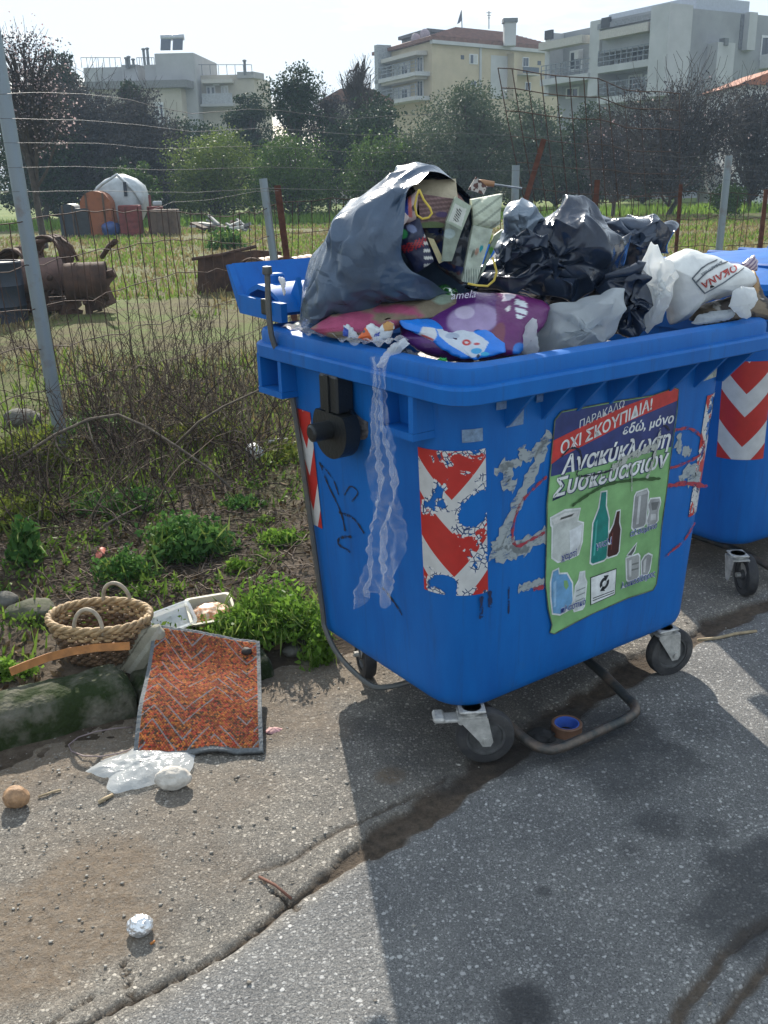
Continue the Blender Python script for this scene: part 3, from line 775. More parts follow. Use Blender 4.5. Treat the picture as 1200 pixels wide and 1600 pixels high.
def make_bin(main):
    label = ('blue wheeled recycling bin heaped with rubbish, green poster on its front' if main else
             'second blue wheeled bin at the right edge with its lid shut')
    root = empty('recycling_bin', BIN if main else BIN + BU * 1.79 + BV * .284, BYAW if main else BYAW - R(3), label, 'bin', 'blue recycling bins')
    mb = MB(); rings = []
    for z, ins in [(.178, .12), (.178, .05), (.184, .024), (.2, .006), (.222, 0)] + [(.25 + .0475 * k, 0) for k in range(20)] + [(1.2, 0)]:
        a, b, r = body_half(max(z, .2)); pr = 1.0 - sst(1.07, 1.09, np.array([z]))[0]
        pr *= sst(.24, .26, np.array([z]))[0]
        rings.append([(x, y, z) for x, y in ring(a - ins, b - ins, r - ins * .5, pr)])
    rings_in = []
    for z in (1.2, .9, .3):
        a, b, r = body_half(z); rings_in.append([(x, y, z) for x, y in ring(a - .012, b - .012, r - .012, 0)])
    loft(mb, rings + rings_in, cap0=True, cap1=True)
    mb.build('body', BLUE, root, auto=35)
    # rim: one moulded ring, swept profile
    rm = MB(); prof = [(RA - .065, RB - .127, 1.196), (RA - .006, RB - .006, 1.158), (RA - .001, RB - .001, 1.162), (RA, RB, 1.198), (RA - .004, RB - .004, 1.205), (RA - .014, RB - .014, 1.208), (RA - .014, RB - .014, 1.238), (RA - .018, RB - .018, 1.249), (RA - .028, RB - .028, 1.254), (RA - .062, RB - .062, 1.254), (RA - .070, RB - .070, 1.248), (RA - .073, RB - .105, 1.23), (RA - .074, RB - .129, 1.19)]
    loft(rm, [[(x, y + (.055 if y > 0 else 0), z) for x, y in rrect(a, b, .075, 3)] for a, b, z in prof])
    rim = rm.build('rim', BLUE, root, auto=30)
    # gussets under the rim
    for us, side in ((np.linspace(-.40, .54, 8), -1), (np.linspace(-.5, .5, 7), 1)):
        for u in us:
            g = MB(); z1 = 1.168
            b0 = body_half(1.165)[1]; b1 = body_half(1.055)[1]
            g.prism([(b0 - .02, 0), (RB - .012, 0), (RB - .012, -.012), (b1 + .004, -.118), (b1 - .02, -.118)], (u - .006, 0, z1), (0, side, 0), (0, 0, 1), (1, 0, 0), .012)
            g.build('rib', BLUE, root)
    # lifting pockets at the ends of both short sides
    for sx in (-1, 1):
        for sy in (-1, 1):
            p = MB(); L0, H = .155, .135
            cy = -.245 if sy < 0 else .445
            d = .075; cz0 = 1.04
            xo = sx * (RA - .004); xi = sx * (RA - .085)
            xm = (xo + xi) / 2; dx = abs(xo - xi)
            y0, y1 = cy - L0 / 2, cy + L0 / 2
            p.box((xm, cy, cz0 + .010), (dx, L0, .020)); p.box((xm, y0 + .010, cz0 + .075), (dx - .002, .020, .108)); p.box((xm, y1 - .010, cz0 + .075), (dx - .002, .020, .108))
            p.box((xi + sx * .006, cy, cz0 + .075), (.012, L0 - .04, .108)); p.box((xo - sx * .02, cy, cz0 + .126), (.036, L0 - .041, .014))
            p.build('lifting_pocket', BLUE, root)
    # side trunnions with their straps
    for sx in (-1, 1):
        for_l = sx * .66
        t = MB(); ax = Vector((sx, 0, 0))
        prof = []
        for k in range(28):
            w = 2 * PI * k / 28; x, y = .092 * math.cos(w), .088 * math.sin(w)
            prof.append((x, min(y, .048 + .10 * (x + .09) * .25)))
        t.prism(prof, (sx * .625, .07, 1.0), (0, 1, 0), (0, 0, 1), (sx, 0, 0), .05)
        t.lathe([(0, 0), (.055, 0), (.075, .028), (.075, .032), (0, .032)], (sx * .598, .07, 1.0), 20, 'X', Matrix.Rotation(0 if sx > 0 else PI, 3, 'Z'))
        tr = t.build('trunnion_plate', BLACKP, root, auto=35)
        s2 = MB(); s2.tube([(sx * .66, .07, 1.0), (sx * .735, .07, 1.0)], [.029, .027], 18); s2.tube([(sx * .735, .07, 1.0), (sx * .741, .07, 1.0)], [.024, .018], 18)
        s2.build('trunnion_shaft', BLACKP, tr, auto=35)
        st = MB(); st.box((sx * .640, .078, 1.105), (.060, .098, .112), bev=.006); st.box((sx * .672, .078, 1.105), (.006, .02, .112))
        st.build('trunnion_strap', BLACKP, root)
    # wheels
    if main:
        n = w2b(G(765, 1195)); f2 = w2b(G(1050, 1055)); p1 = w2b(G(737, 1108, .178)); p2 = w2b(G(1035, 985, .178))
        an = math.atan2(n[1] - p1[1], n[0] - p1[0]); a2 = math.atan2(f2[1] - p2[1], f2[0] - p2[0])
        ang1 = -BYAW + R(3); ang2 = -BYAW + R(20)
        n = n + np.array([.006, .03, 0]); f2 = f2 + np.array([0, .02, 0])
        caster(root, (n[0], n[1], .089), (n[0] - .042 * math.cos(ang1), n[1] - .042 * math.sin(ang1), .166), ang1, True)
        caster(root, (f2[0], f2[1], .089), (f2[0] - .030 * math.cos(ang2), f2[1] - .030 * math.sin(ang2), .166), ang2)
    else:
        n = w2b(G(1162, 928), BYAW - R(3), BIN + BU * 1.79 + BV * .284)
        caster(root, (n[0], n[1], .089), (n[0] - .04, n[1] + .02, .166), R(60))
        caster(root, (.45, -.33, .089), (.45, -.29, .166), R(-80))
    caster(root, (-.42, .30, .089), (-.42, .26, .166), R(70)); caster(root, (.44, .31, .089), (.44, .27, .166), R(100))
    # foot pedal: bent bar, and the lever that runs up the rear corner
    pb = MB()
    def smooth(pts, n=5):
        P = [Vector(p) for p in pts]; out = []
        for i in range(len(P) - 1):
            a, b, c, d = P[max(i - 1, 0)], P[i], P[i + 1], P[min(i + 2, len(P) - 1)]
            for k in range(n):
                t = k / n
                out.append(.5 * ((2 * b) + (c - a) * t + (2 * a - 5 * b + 4 * c - d) * t * t + (3 * b - a - 3 * c + d) * t ** 3))
        return out + [P[-1]]
    pb.tube(smooth([(-.40, .02, .12), (-.33, -.25, .09), (-.318, -.42, .055), (-.30, -.485, .048), (-.25, -.512, .048), (-.1, -.518, .048), (.04, -.52, .048), (.10, -.495, .05), (.125, -.43, .055), (.16, -.25, .085), (.19, .02, .12)]), .0165, 10)
    pb.build('pedal_bar', DARKBAR, root, smooth=True)
    lv = MB()
    lv.tube(smooth([(-.668, .402, 1.43), (-.668, .40, 1.24), (-.622, .385, 1.09), (-.598, .355, .73), (-.570, .335, .30), (-.568, .325, .22), (-.555, .26, .135), (-.535, .12, .085), (-.50, .06, .085), (-.42, .0, .11)]), [.0095] * 46, 8)
    lv.lathe([(0, -.004), (.014, -.004), (.016, .0), (.014, .02), (0, .022)], (-.668, .402, 1.43), 12)
    lv.build('lid_lever', M('grey steel lever', (.12, .125, .12), .55, .5, col2=(.22, .17, .12), scale=20, thresh=(.5, .8)), root, auto=40)
    # lid
    ld = MB()
    if main:        # thrown open, hanging down behind
        us = [-.60, -.57] + list(np.linspace(-.45, .45, 9)) + [.57, .60]
        sec = [(.43, 1.30), (.47, 1.345), (.53, 1.372), (.60, 1.378), (.66, 1.36), (.70, 1.325), (.69, 1.31), (.655, 1.345), (.60, 1.362), (.53, 1.357), (.475, 1.33), (.44, 1.29)]
        n = len(sec); V = [(u, v, z) for u in us for v, z in sec]
        Fc = [(i * n + j, i * n + (j + 1) % n, (i + 1) * n + (j + 1) % n, (i + 1) * n + j) for i in range(len(us) - 1) for j in range(n)]
        ld.add(V, Fc + [tuple(range(n)), tuple((len(us) - 1) * n + j for j in range(n))[::-1]])
        lid = ld.build('lid', BLUE, root, auto=30)
        for sx in (-1, 1):
            e = MB(); e.prism([(.41, 1.272), (.695, 1.278), (.74, 1.36), (.775, 1.43), (.762, 1.434), (.70, 1.338), (.41, 1.332)], (sx * .612 - .011, 0, 0), (0, 1, 0), (0, 0, 1), (1, 0, 0), .022)
            e.build('lid_end', BLUE, lid)
        e = MB(); e.prism([(.688, 1.28), (.70, 1.276), (.782, 1.43), (.770, 1.436)], (-.601, 0, 0), (0, 1, 0), (0, 0, 1), (1, 0, 0), 1.202); e.build('lid_flange', BLUE, lid)
        e = MB(); e.prism([(.418, 1.30), (.50, 1.335), (.446, 1.405)], (-.54, 0, 0), (0, 1, 0), (0, 0, 1), (1, 0, 0), .016); e.build('lid_fin', BLUE, lid)
        h = MB(); h.box((-.52, .615, 1.385), (.045, .05, .045), bev=.006); h.build('lid_stop', BLUE, lid)
        h = MB(); h.box((-.625, .50, 1.315), (.012, .06, .05), bev=.003); h.build('lid_hinge', BLACKP, lid)
    else:
        rr = []
        for a, b, z in ((RA + .012, RB + .012, 1.256), (RA + .016, RB + .016, 1.275), (RA + .008, RB + .008, 1.296), (RA - .06, RB - .06, 1.318), (.30, .20, 1.352), (.1, .06, 1.36)):
            rr.append([(x, y, z) for x, y in rrect(a, b, min(.1, b * .8), 6)])
        loft(ld, rr, cap0=True, cap1=True); lid = ld.build('lid', BLUE, root, auto=30)
        for sx in (-1, 1):
            h = MB(); h.tube([(sx * .30 - .07, -RB + .02, 1.30), (sx * .30 - .07, -RB - .01, 1.335), (sx * .30 + .07, -RB - .01, 1.335), (sx * .30 + .07, -RB + .02, 1.30)], .011, 8); h.build('lid_handle', BLUE, lid, smooth=True)
        for k in range(5):
            h = MB(); h.box((-.44 + .22 * k, 0, 1.338), (.03, .70, .02), bev=.006); h.build('lid_rib', BLUE, lid)
    # stickers
    if main:
        chevron(root, 3, .572, 1.005, 1, 'torn red and white chevron sticker, large flakes gone'); chevron(root, 0, .60, 1.012, 2, 'torn half of a red and white chevron sticker', -44, 20)
        side_n = 16; VV = []; UU = []
        for i in range(side_n):
            for j in range(side_n):
                z = .60 + .40 * j / (side_n - 1); VV.append((-(body_half(z)[0] + .003), .385 - .09 * (1 - i / (side_n - 1)) + .004, z)); UU.append((i / (side_n - 1) * 2 - 1, j / (side_n - 1)))
        me_ = fast('reflective_sticker', np.array(VV), gridq(side_n, side_n)); uv_ = me_.uv_layers.new(name='sheet'); li_ = np.zeros(len(me_.loops), np.int32); me_.loops.foreach_get('vertex_index', li_); uv_.data.foreach_set('uv', np.array(UU)[li_].astype(np.float32).ravel()); link('reflective_sticker', me_, CHEV[0], root)
        V, U, Q = corner_patch(3, 1.028, 1.064, 14, 40, .003, 6, 3); link('paper_label', fast('paper_label', V, Q), M('paper label corner', (.17, .26, .38), .6, var=.3, scale=70), root)
    else:
        chevron(root, 3, .575, .985, 0, 'whole red and white chevron sticker'); chevron(root, 0, .6, 1.0, 0); chevron(root, 2, .6, 1.0, 0)
    return root
bin1 = make_bin(True)
bin2 = make_bin(False)

# ------------------------------------------------------------------ print on the first bin
def face_obj(name, poly, mat, parent, off, label=None):
    """flat shape on the front face, outline in (u, z); fan from its middle, cut fine enough to follow the face"""
    P = []
    n = len(poly)
    for i in range(n):
        (a, b), (c, d) = poly[i], poly[(i + 1) % n]; k = max(1, int(math.hypot(c - a, d - b) / .05))
        P += [(a + (c - a) * t / k, b + (d - b) * t / k) for t in range(k)]
    me = bpy.data.meshes.new(name); me.from_pydata([FF(u, z, off) for u, z in P], [], [tuple(range(len(P)))]); me.update()
    o = link(name, me, mat, parent)
    if label: o['label'] = label
    return o
def face_text(body, u, z, width, cap, mat, parent, off, bold=0.0, shear=0.0, rise=0.0, name='lettering'):
    me = text_mesh(body, 1.0, bold, shear)
    n = len(me.vertices); C = np.zeros(n * 3, np.float32); me.vertices.foreach_get('co', C); C = C.reshape(-1, 3)
    x0, x1 = C[:, 0].min(), C[:, 0].max()
    sx = width / (x1 - x0); sy = cap / .73
    x = (C[:, 0] - x0) * sx; y = C[:, 1] * sy
    W = np.array([FF(u + a, z + b + rise * a, off) for a, b in zip(x, y)], np.float32)
    me.vertices.foreach_set('co', W.ravel()); me.update()
    return link(name, me, mat, parent)
def flat(name, c, rough=.45, grime=.25):
    return M(name, c, rough, var=grime, scale=22, detail=7)
def worn_paint(name, c, lo=.45, hi=.55, sc=30, stretch=(1, 1, 1)):
    if name in MATS: return MATS[name]
    m, nt, N, L, b = nodes_of(name)
    tc = N.new('ShaderNodeTexCoord'); mp = N.new('ShaderNodeMapping'); mp.inputs['Scale'].default_value = stretch; L.new(tc.outputs['Object'], mp.inputs['Vector'])
    n1 = N.new('ShaderNodeTexNoise'); n1.inputs['Scale'].default_value = sc; n1.inputs['Detail'].default_value = 7; n1.inputs['Roughness'].default_value = .7; L.new(mp.outputs[0], n1.inputs['Vector'])
    mr = N.new('ShaderNodeMapRange'); mr.inputs['From Min'].default_value = lo; mr.inputs['From Max'].default_value = hi; L.new(n1.outputs[0], mr.inputs['Value'])
    b.inputs['Base Color'].default_value = c4(c); b.inputs['Roughness'].default_value = .6
    tr = N.new('ShaderNodeBsdfTransparent'); ms = N.new('ShaderNodeMixShader'); L.new(mr.outputs[0], ms.inputs[0]); L.new(b.outputs[0], ms.inputs[1]); L.new(tr.outputs[0], ms.inputs[2])
    L.new(ms.outputs[0], N['Material Output'].inputs['Surface'])
    MATS[name] = m
    return m
PW, PB, PR, PG = flat('poster white', (.68, .70, .69)), flat('poster navy', (.022, .038, .16)), flat('poster red', (.50, .035, .03)), M('poster green', (.20, .40, .16), .45, var=.25, scale=9, detail=8)
outl = [(-.226, .985), (-.224, 1.045), (-.198, 1.066), (.02, 1.062), (.19, 1.056), (.29, 1.066), (.312, 1.058), (.314, .98), (.307, .86), (.305, .72), (.297, .60), (.303, .44), (.302, .395), (.286, .378), (.16, .384), (.0, .375), (-.10, .366), (-.172, .356), (-.190, .366), (-.184, .39), (-.205, .45), (-.222, .54), (-.230, .70), (-.236, .80), (-.230, .90)]
poster = face_obj('poster', outl, PG, bin1, .0035, 'weathered green, navy and red recycling poster with curling edges')
face_obj('navy_field', [(-.226, .878), (.305, .872), (.312, .98), (.310, 1.054), (.29, 1.062), (.19, 1.052), (.02, 1.058), (-.197, 1.062), (-.221, 1.043), (-.223, .985)], PB, poster, .0042)
face_obj('red_band', [(-.228, .915), (-.19, .93), (-.02, .965), (.10, .992), (.314, 1.022), (.312, 1.056), (.29, 1.063), (.15, 1.050), (.06, 1.040), (-.05, 1.020), (-.14, 1.002), (-.225, .985)], PR, poster, .0048)
face_text('ΠΑΡΑΚΑΛΩ', -.122, 1.004, .185, .024, PW, poster, .0054, 0, 0, .19)
face_text('ΟΧΙ ΣΚΟΥΠΙΔΙΑ!', -.194, .938, .385, .036, PW, poster, .0054, .022, 0, .195)
face_text('εδώ, μόνο', .067, .953, .235, .031, PW, poster, .0054, .022, .15)
PD = flat('poster outline navy', (.02, .03, .10))
face_text('Ανακύκλωση', -.186, .876, .484, .054, PD, poster, .0050, .055, .2); face_text('Ανακύκλωση', -.186, .877, .482, .054, PW, poster, .0056, .024, .2)
face_text('Συσκευασιών', -.214, .812, .514, .054, PD, poster, .0050, .055, .2); face_text('Συσκευασιών', -.214, .813, .512, .054, PW, poster, .0056, .024, .2)
def grow(poly, d):
    cx = sum(p[0] for p in poly) / len(poly); cz = sum(p[1] for p in poly) / len(poly); out = []
    n = len(poly); ar = sum(poly[i][0] * poly[(i + 1) % n][1] - poly[(i + 1) % n][0] * poly[i][1] for i in range(n)); sg = 1 if ar > 0 else -1
    for i in range(n):
        a, b, c = poly[i - 1], poly[i], poly[(i + 1) % n]
        e1 = Vector((b[0] - a[0], b[1] - a[1])).normalized(); e2 = Vector((c[0] - b[0], c[1] - b[1])).normalized()
        nn = Vector((e1.y + e2.y, -e1.x - e2.x))
        if nn.length < 1e-6: nn = Vector((e1.y, -e1.x))
        nn.normalize(); out.append((b[0] + nn.x * d * sg, b[1] + nn.y * d * sg))
    return out
def picto(name, poly, col, extra=()):
    o = face_obj(name, grow(poly, .006), PW, poster, .0044)
    face_obj(name + '_fill', poly, flat('print ' + name, col), poster, .0050)
    for k, (pl, c) in enumerate(extra): face_obj(name + '_detail', pl, flat('print %s detail %d' % (name, k), c), poster, .0056)
picto('paper_carton', [(-.215, .748), (-.211, .727), (-.205, .720), (-.199, .62), (-.173, .60), (-.12, .60), (-.089, .603), (-.078, .64), (-.078, .70), (-.104, .712), (-.096, .75), (-.159, .758)], (.50, .53, .50), [([(-.212, .742), (-.160, .752), (-.100, .745), (-.108, .730), (-.20, .725)], (.62, .63, .60)), ([(-.175, .741), (-.118, .743), (-.128, .735), (-.18, .734)], (.12, .13, .12)), ([(-.135, .69), (-.081, .70), (-.084, .64), (-.10, .61), (-.125, .61)], (.62, .65, .66))])
picto('green_bottle', [(-.006, .784), (.016, .782), (.018, .735), (.036, .69), (.040, .62), (.040, .558), (.03, .553), (-.02, .553), (-.030, .56), (-.031, .69), (-.010, .735)], (.008, .20, .17), [([(-.022, .69), (-.014, .70), (-.014, .58), (-.022, .58)], (.06, .36, .31))])
picto('brown_bottle', [(.072, .705), (.085, .705), (.086, .665), (.096, .64), (.096, .565), (.088, .557), (.05, .557), (.044, .565), (.044, .635), (.063, .665)], (.050, .012, .010), [([(.056, .635), (.062, .64), (.062, .58), (.056, .58)], (.14, .04, .03))])
picto('drink_can', [(.158, .748), (.205, .75), (.213, .738), (.214, .634), (.206, .626), (.16, .626), (.152, .634), (.152, .738)], (.25, .26, .26), [([(.168, .735), (.180, .735), (.180, .64), (.168, .64)], (.50, .51, .51)), ([(.158, .747), (.204, .748), (.208, .737), (.155, .736)], (.40, .41, .41))])
picto('crushed_can', [(.228, .712), (.272, .706), (.278, .69), (.270, .66), (.274, .63), (.262, .620), (.228, .624), (.222, .64), (.230, .67), (.221, .695)], (.30, .31, .31), [([(.232, .70), (.27, .696), (.262, .67), (.24, .672)], (.13, .14, .14)), ([(.236, .66), (.262, .655), (.264, .635), (.236, .638)], (.46, .47, .47))])
picto('open_tin', [(.137, .53), (.192, .53), (.200, .52), (.206, .452), (.197, .445), (.158, .447), (.150, .455)], (.33, .34, .33), [([(.150, .52), (.162, .52), (.168, .46), (.158, .46)], (.55, .56, .55)), ([(.165, .505), (.198, .503), (.198, .497), (.166, .499)], (.16, .17, .16)), ([(.166, .485), (.2, .483), (.2, .477), (.167, .479)], (.16, .17, .16))])
picto('tin_lid', [(.140, .54), (.158, .552), (.180, .572), (.172, .548), (.160, .536)], (.10, .11, .11))
picto('small_can', [(.215, .50), (.228, .515), (.244, .518), (.262, .508), (.258, .46), (.25, .446), (.222, .45)], (.26, .27, .27), [([(.222, .50), (.236, .508), (.236, .456), (.226, .458)], (.5, .51, .5))])
picto('detergent_jug', [(-.193, .571), (-.172, .574), (-.168, .556), (-.134, .548), (-.108, .51), (-.100, .45), (-.108, .424), (-.15, .418), (-.182, .43), (-.194, .49), (-.198, .54)], (.14, .33, .55), [([(-.145, .53), (-.130, .526), (-.122, .505), (-.132, .495), (-.143, .51)], (.20, .40, .16)), ([(-.19, .535), (-.178, .54), (-.172, .45), (-.182, .45)], (.28, .48, .68))])
picto('water_bottle', [(-.073, .536), (-.056, .534), (-.055, .515), (-.044, .495), (-.046, .415), (-.052, .408), (-.086, .41), (-.09, .42), (-.088, .495), (-.075, .512)], (.55, .59, .58), [([(-.086, .48 - .018 * k), (-.047, .482 - .018 * k), (-.047, .478 - .018 * k), (-.086, .476 - .018 * k)], (.24, .28, .28)) for k in range(4)])
face_obj('logo_frame', [(-.026, .508), (.094, .508), (.098, .414), (-.016, .408)], flat('print black', (.02, .025, .03)), poster, .0044)
face_obj('logo_card', [(-.023, .505), (.091, .505), (.095, .417), (-.013, .411)], PW, poster, .0050)
def arc_poly(cu, cz, r0, r1, a0, a1, n=14):
    P = [(cu + r1 * math.cos(R(a0 + (a1 - a0) * k / n)), cz + r1 * math.sin(R(a0 + (a1 - a0) * k / n))) for k in range(n + 1)]
    return P + [(cu + r0 * math.cos(R(a1 + (a0 - a1) * k / n)), cz + r0 * math.sin(R(a1 + (a0 - a1) * k / n))) for k in range(n + 1)]
BK = MATS['print black']
face_obj('round_arrow_logo', arc_poly(.040, .470, .009, .021, 60, 215), BK, poster, .0056); face_obj('round_arrow_logo', arc_poly(.040, .470, .011, .022, 240, 385), BK, poster, .0056)
face_obj('round_arrow_logo', [(.034, .498), (.058, .494), (.046, .476)], BK, poster, .0056); face_obj('round_arrow_logo', [(.046, .442), (.022, .447), (.034, .463)], BK, poster, .0056)
for k in range(2): face_obj('fine_print', [(-.008, .432 - .008 * k), (.09, .433 - .008 * k), (.09, .430 - .008 * k), (-.008, .429 - .008 * k)], BK, poster, .0056)
WN = flat('poster word navy', (.03, .06, .27))
for wd, u, z, w in (('χαρτί', -.163, .600, .066), ('γυαλί', -.014, .601, .072), ('αλουμίνιο', .143, .604, .128), ('λευκοσίδηρος', .122, .428, .166), ('πλαστικό', -.150, .420, .108)):
    face_text(wd, u, z, w, .022, PW, poster, .0062, .05, 0, .01); face_text(wd, u, z, w, .022, WN, poster, .0068, .012, 0, .01)
def stroke(name, pts, w, mat, parent, off=.004, fn=FF):
    P = [Vector(p) for p in pts]; out = []
    for i in range(len(P) - 1):
        a, b, c, d = P[max(i - 1, 0)], P[i], P[i + 1], P[min(i + 2, len(P) - 1)]
        for k in range(8):
            t = k / 8; out.append(.5 * ((2 * b) + (c - a) * t + (2 * a - 5 * b + 4 * c - d) * t * t + (3 * b - a - 3 * c + d) * t ** 3))
    out.append(P[-1]); V = []
    for i, p in enumerate(out):
        t = (out[min(i + 1, len(out) - 1)] - out[max(i - 1, 0)]).normalized(); q = Vector((-t.y, t.x)); ww = w * (.75 + .35 * math.sin(i * 1.7) * math.sin(i * .6)) * (.5 if i in (0, len(out) - 1) else 1)
        for k in (-1, 0, 1): V.append(fn(*(p + q * ww * .5 * k), off))
    return link(name, fast(name, np.array(V), gridq(len(out), 3)), mat, parent)
WP = worn_paint('old white spray paint', (.32, .36, .37), .50, .72, 26, (1, 1, 2.2)); RP = worn_paint('faded red spray paint', (.34, .035, .055), .48, .62, 26); BPn = worn_paint('black marker', (.012, .014, .03), .52, .60, 40); BPs = worn_paint('faint black marker', (.012, .02, .07), .50, .56, 30)
GP = worn_paint('dark green marker', (.03, .085, .02), .58, .66, 40)
for pts, w in (([(-.42, .955), (-.385, .925), (-.40, .895), (-.36, .875)], .045), ([(-.44, .93), (-.39, .945), (-.34, .94)], .03), ([(-.345, .99), (-.33, .955), (-.29, .965), (-.235, 1.01)], .04), ([(-.25, .995), (-.28, .93), (-.34, .84), (-.40, .74), (-.43, .70)], .05), ([(-.44, .695), (-.38, .675), (-.32, .685), (-.225, .70)], .062), ([(-.40, .72), (-.36, .70), (-.30, .66)], .05), ([(-.332, .552), (-.28, .55), (-.225, .548)], .035), ([(.33, .88), (.37, .85), (.42, .83)], .04), ([(.38, .74), (.43, .775), (.47, .74), (.42, .73)], .05), ([(.34, .91), (.36, .84)], .03)):
    stroke('white_graffiti', pts, w, WP, bin1, .0022)
for pts, w in (([(-.24, .881), (-.30, .85), (-.345, .81), (-.365, .74), (-.345, .692), (-.28, .70), (-.235, .708)], .013), ([(.312, .925), (.40, .915), (.472, .868), (.48, .82), (.40, .80), (.312, .80)], .013), ([(.307, .74), (.42, .725), (.53, .69)], .02), ([(.334, .485), (.43, .515), (.485, .572)], .014), ([(-.27, .535), (-.225, .53)], .018)):
    stroke('red_graffiti', pts, w, RP, bin1, .0030)
for pts, w in (([(-.468, .565), (-.466, .49)], .018), ([(-.44, .575), (-.435, .52)], .014), ([(-.369, .57), (-.365, .48)], .008)): stroke('black_smear', pts, w, BPs, bin1, .0022)
for pts, w in (([(-.133, .769), (-.06, .792), (.019, .806), (.14, .796), (.265, .775)], .013), ([(-.19, .93), (-.16, .95), (-.12, .94), (-.105, .90), (-.12, .862), (-.05, .85), (.03, .85), (.08, .87)], .008), ([(.235, .935), (.26, .95), (.285, .93)], .009)): stroke('marker_scrawl', pts, w, GP if w > .01 else BPn, poster, .0074)
for pts, w in (([(.03, .855), (.10, .875), (.18, .885), (.225, .89)], .03), ([(.24, .945), (.232, .90), (.215, .83), (.195, .79)], .016), ([(.115, .87), (.125, .80), (.13, .76)], .006)): stroke('paint_drip', pts, w, worn_paint('thin grey paint', (.40, .42, .38), .50, .60, 40), poster, .0078)
# crinkled, lifted edge of the poster
em = MB(); edge = [FF(u, z, .004 + .003 * math.sin(i * 2.1) ** 2) for i, (u, z) in enumerate(outl)]
em.tube(edge, .0016, 5, closed=True); em.build('poster_edge', M('grey paper edge', (.10, .12, .08), .8, var=.6, scale=40), poster)
for u0, z0, w, h, col, rot in ((-.60, 1.035, .072, .038, (.16, .25, .38), 0), (-.44, 1.105, .062, .045, (.17, .27, .42), 0), (-.405, 1.052, .062, .042, (.16, .24, .36), 0), (-.297, 1.105, .062, .045, (.12, .22, .40), 0), (.405, 1.06, .10, .058, (.42, .45, .38), .01)):
    if u0 < -.5: continue
    lab = face_obj('paper_label', [(u0, z0), (u0 + w, z0 + rot), (u0 + w, z0 + h + rot), (u0, z0 + h)], M('paper label %.2f' % u0, col, .6, var=.3, scale=70), bin1, .003)
stroke('label_scribble', [(.475, 1.112), (.49, 1.105), (.485, 1.095), (.47, 1.10), (.488, 1.09), (.492, 1.07)], .004, BPn, bin1, .004)
sf = lambda v, z, off=0: (-(body_half(z)[0] + off), v, z)
for pts, w in (([(.274, .84), (.234, .773), (.172, .695), (.157, .633)], .012), ([(.262, .832), (.20, .80), (.175, .752)], .010), ([(.185, .691), (.099, .693), (.044, .658)], .012), ([(.121, .625), (.19, .60), (.205, .573), (.136, .568)], .012), ([(-.03, .50), (-.09, .47), (-.13, .44)], .012), ([(.14, .76), (.10, .80), (.06, .79), (.10, .75)], .006)):
    stroke('marker_scrawl', pts, w, BPn, bin1, .0025, sf)

# ================================================================== rubbish heaped in the bin
def resample(out, n, seed, rough):
    P = np.array(out, float); Q = np.vstack([P, P[:1]]); d = np.r_[0, np.cumsum(np.hypot(*np.diff(Q, axis=0).T))]
    t = np.linspace(0, d[-1], n, endpoint=False); x = np.interp(t, d, Q[:, 0]); y = np.interp(t, d, Q[:, 1])
    sc = d[-1] / 90
    x = x + rough * noise(np.stack([t / sc / 2.2, t * 0, t * 0 + seed], -1), seed); y = y + rough * noise(np.stack([t / sc / 2.2, t * 0 + 9, t * 0 + seed], -1), seed)
    return np.stack([x, y], -1)
def sil(name, out, Y, df, db, mat, seed, amp=.012, freq=6, n=110, K=20, lean=0.0, dyef=None, label=None, cat=None, rough=1.2, parent=None, pull=None, smooth=True, flatp=.5, center=None, facet=0.0):
    """a soft thing with the outline seen from the road, at depth Y, bulging df towards and db away from it"""
    if facet: n, K = max(22, n // 8), max(6, K // 6)
    O = resample(out, n, seed, rough); c = np.array(center, float) if center else O.mean(0)
    if facet: O = c + (O - c) * 1.10
    rs = np.linspace(.02, 1, K) ** .8
    V = []; PX = []
    for side, rr in ((1, rs), (-1, rs[::-1][1:])):
        for r in rr:
            q = c + (O - c) * r
            base = np.array([A(px, py, Y + lean * (py - c[1])) for px, py in q])
            h = (1 - r ** 2.2) ** flatp
            base[:, 1] -= (df if side > 0 else -db) * h
            V.append(base); PX.append(q)
    m = len(V); V = np.concatenate(V); PX = np.concatenate(PX)
    cen = A(c[0], c[1], Y); N = V - cen + np.array([0, -.05, 0]); N /= np.linalg.norm(N, axis=1)[:, None] + 1e-9
    if facet: V = V + np.random.default_rng(seed).normal(size=V.shape) * facet * .55
    d = crumple(V, seed, amp, freq) + crumple(V, seed + 5, amp * .28, freq * 2.5, 4, .2)
    if pull is not None: d = d + pull(V, PX)
    V = V + N * d[:, None]
    Q = gridq(m, n).tolist()
    Q = [(i * n + j, (i + 1) * n + j, (i + 1) * n + (j + 1) % n, i * n + (j + 1) % n) for i in range(m - 1) for j in range(n)]
    me = fast(name, V, np.array(Q))
    if dyef is not None: dye(me, dyef(PX))
    base = V[np.argmin(V[:, 2])]
    o = link(name, me, mat, parent, origin=None if parent else (cen[0], cen[1], V[:, 2].min()), smooth=smooth)
    if facet:      # stiff folds: a coarse cage, some edges left sharp
        ne = len(me.edges); cr = np.random.default_rng(seed + 1).uniform(size=ne); cr = np.where(cr > .5, .55 + .45 * (cr - .5) * 2, 0).astype(np.float32)
        at = me.attributes.new('crease_edge', 'FLOAT', 'EDGE'); at.data.foreach_set('value', cr)
        md = o.modifiers.new('folds', 'SUBSURF'); md.levels = md.render_levels = 4
    if label: tag(o, label, cat)
    return o
def gauss(PX, x, y, a, b, ang=0): 
    dx = PX[:, 0] - x; dy = PX[:, 1] - y; c, s = math.cos(R(ang)), math.sin(R(ang))
    return 1 - sst(.85, 1.05, np.hypot((c * dx + s * dy) / a, (-s * dx + c * dy) / b))
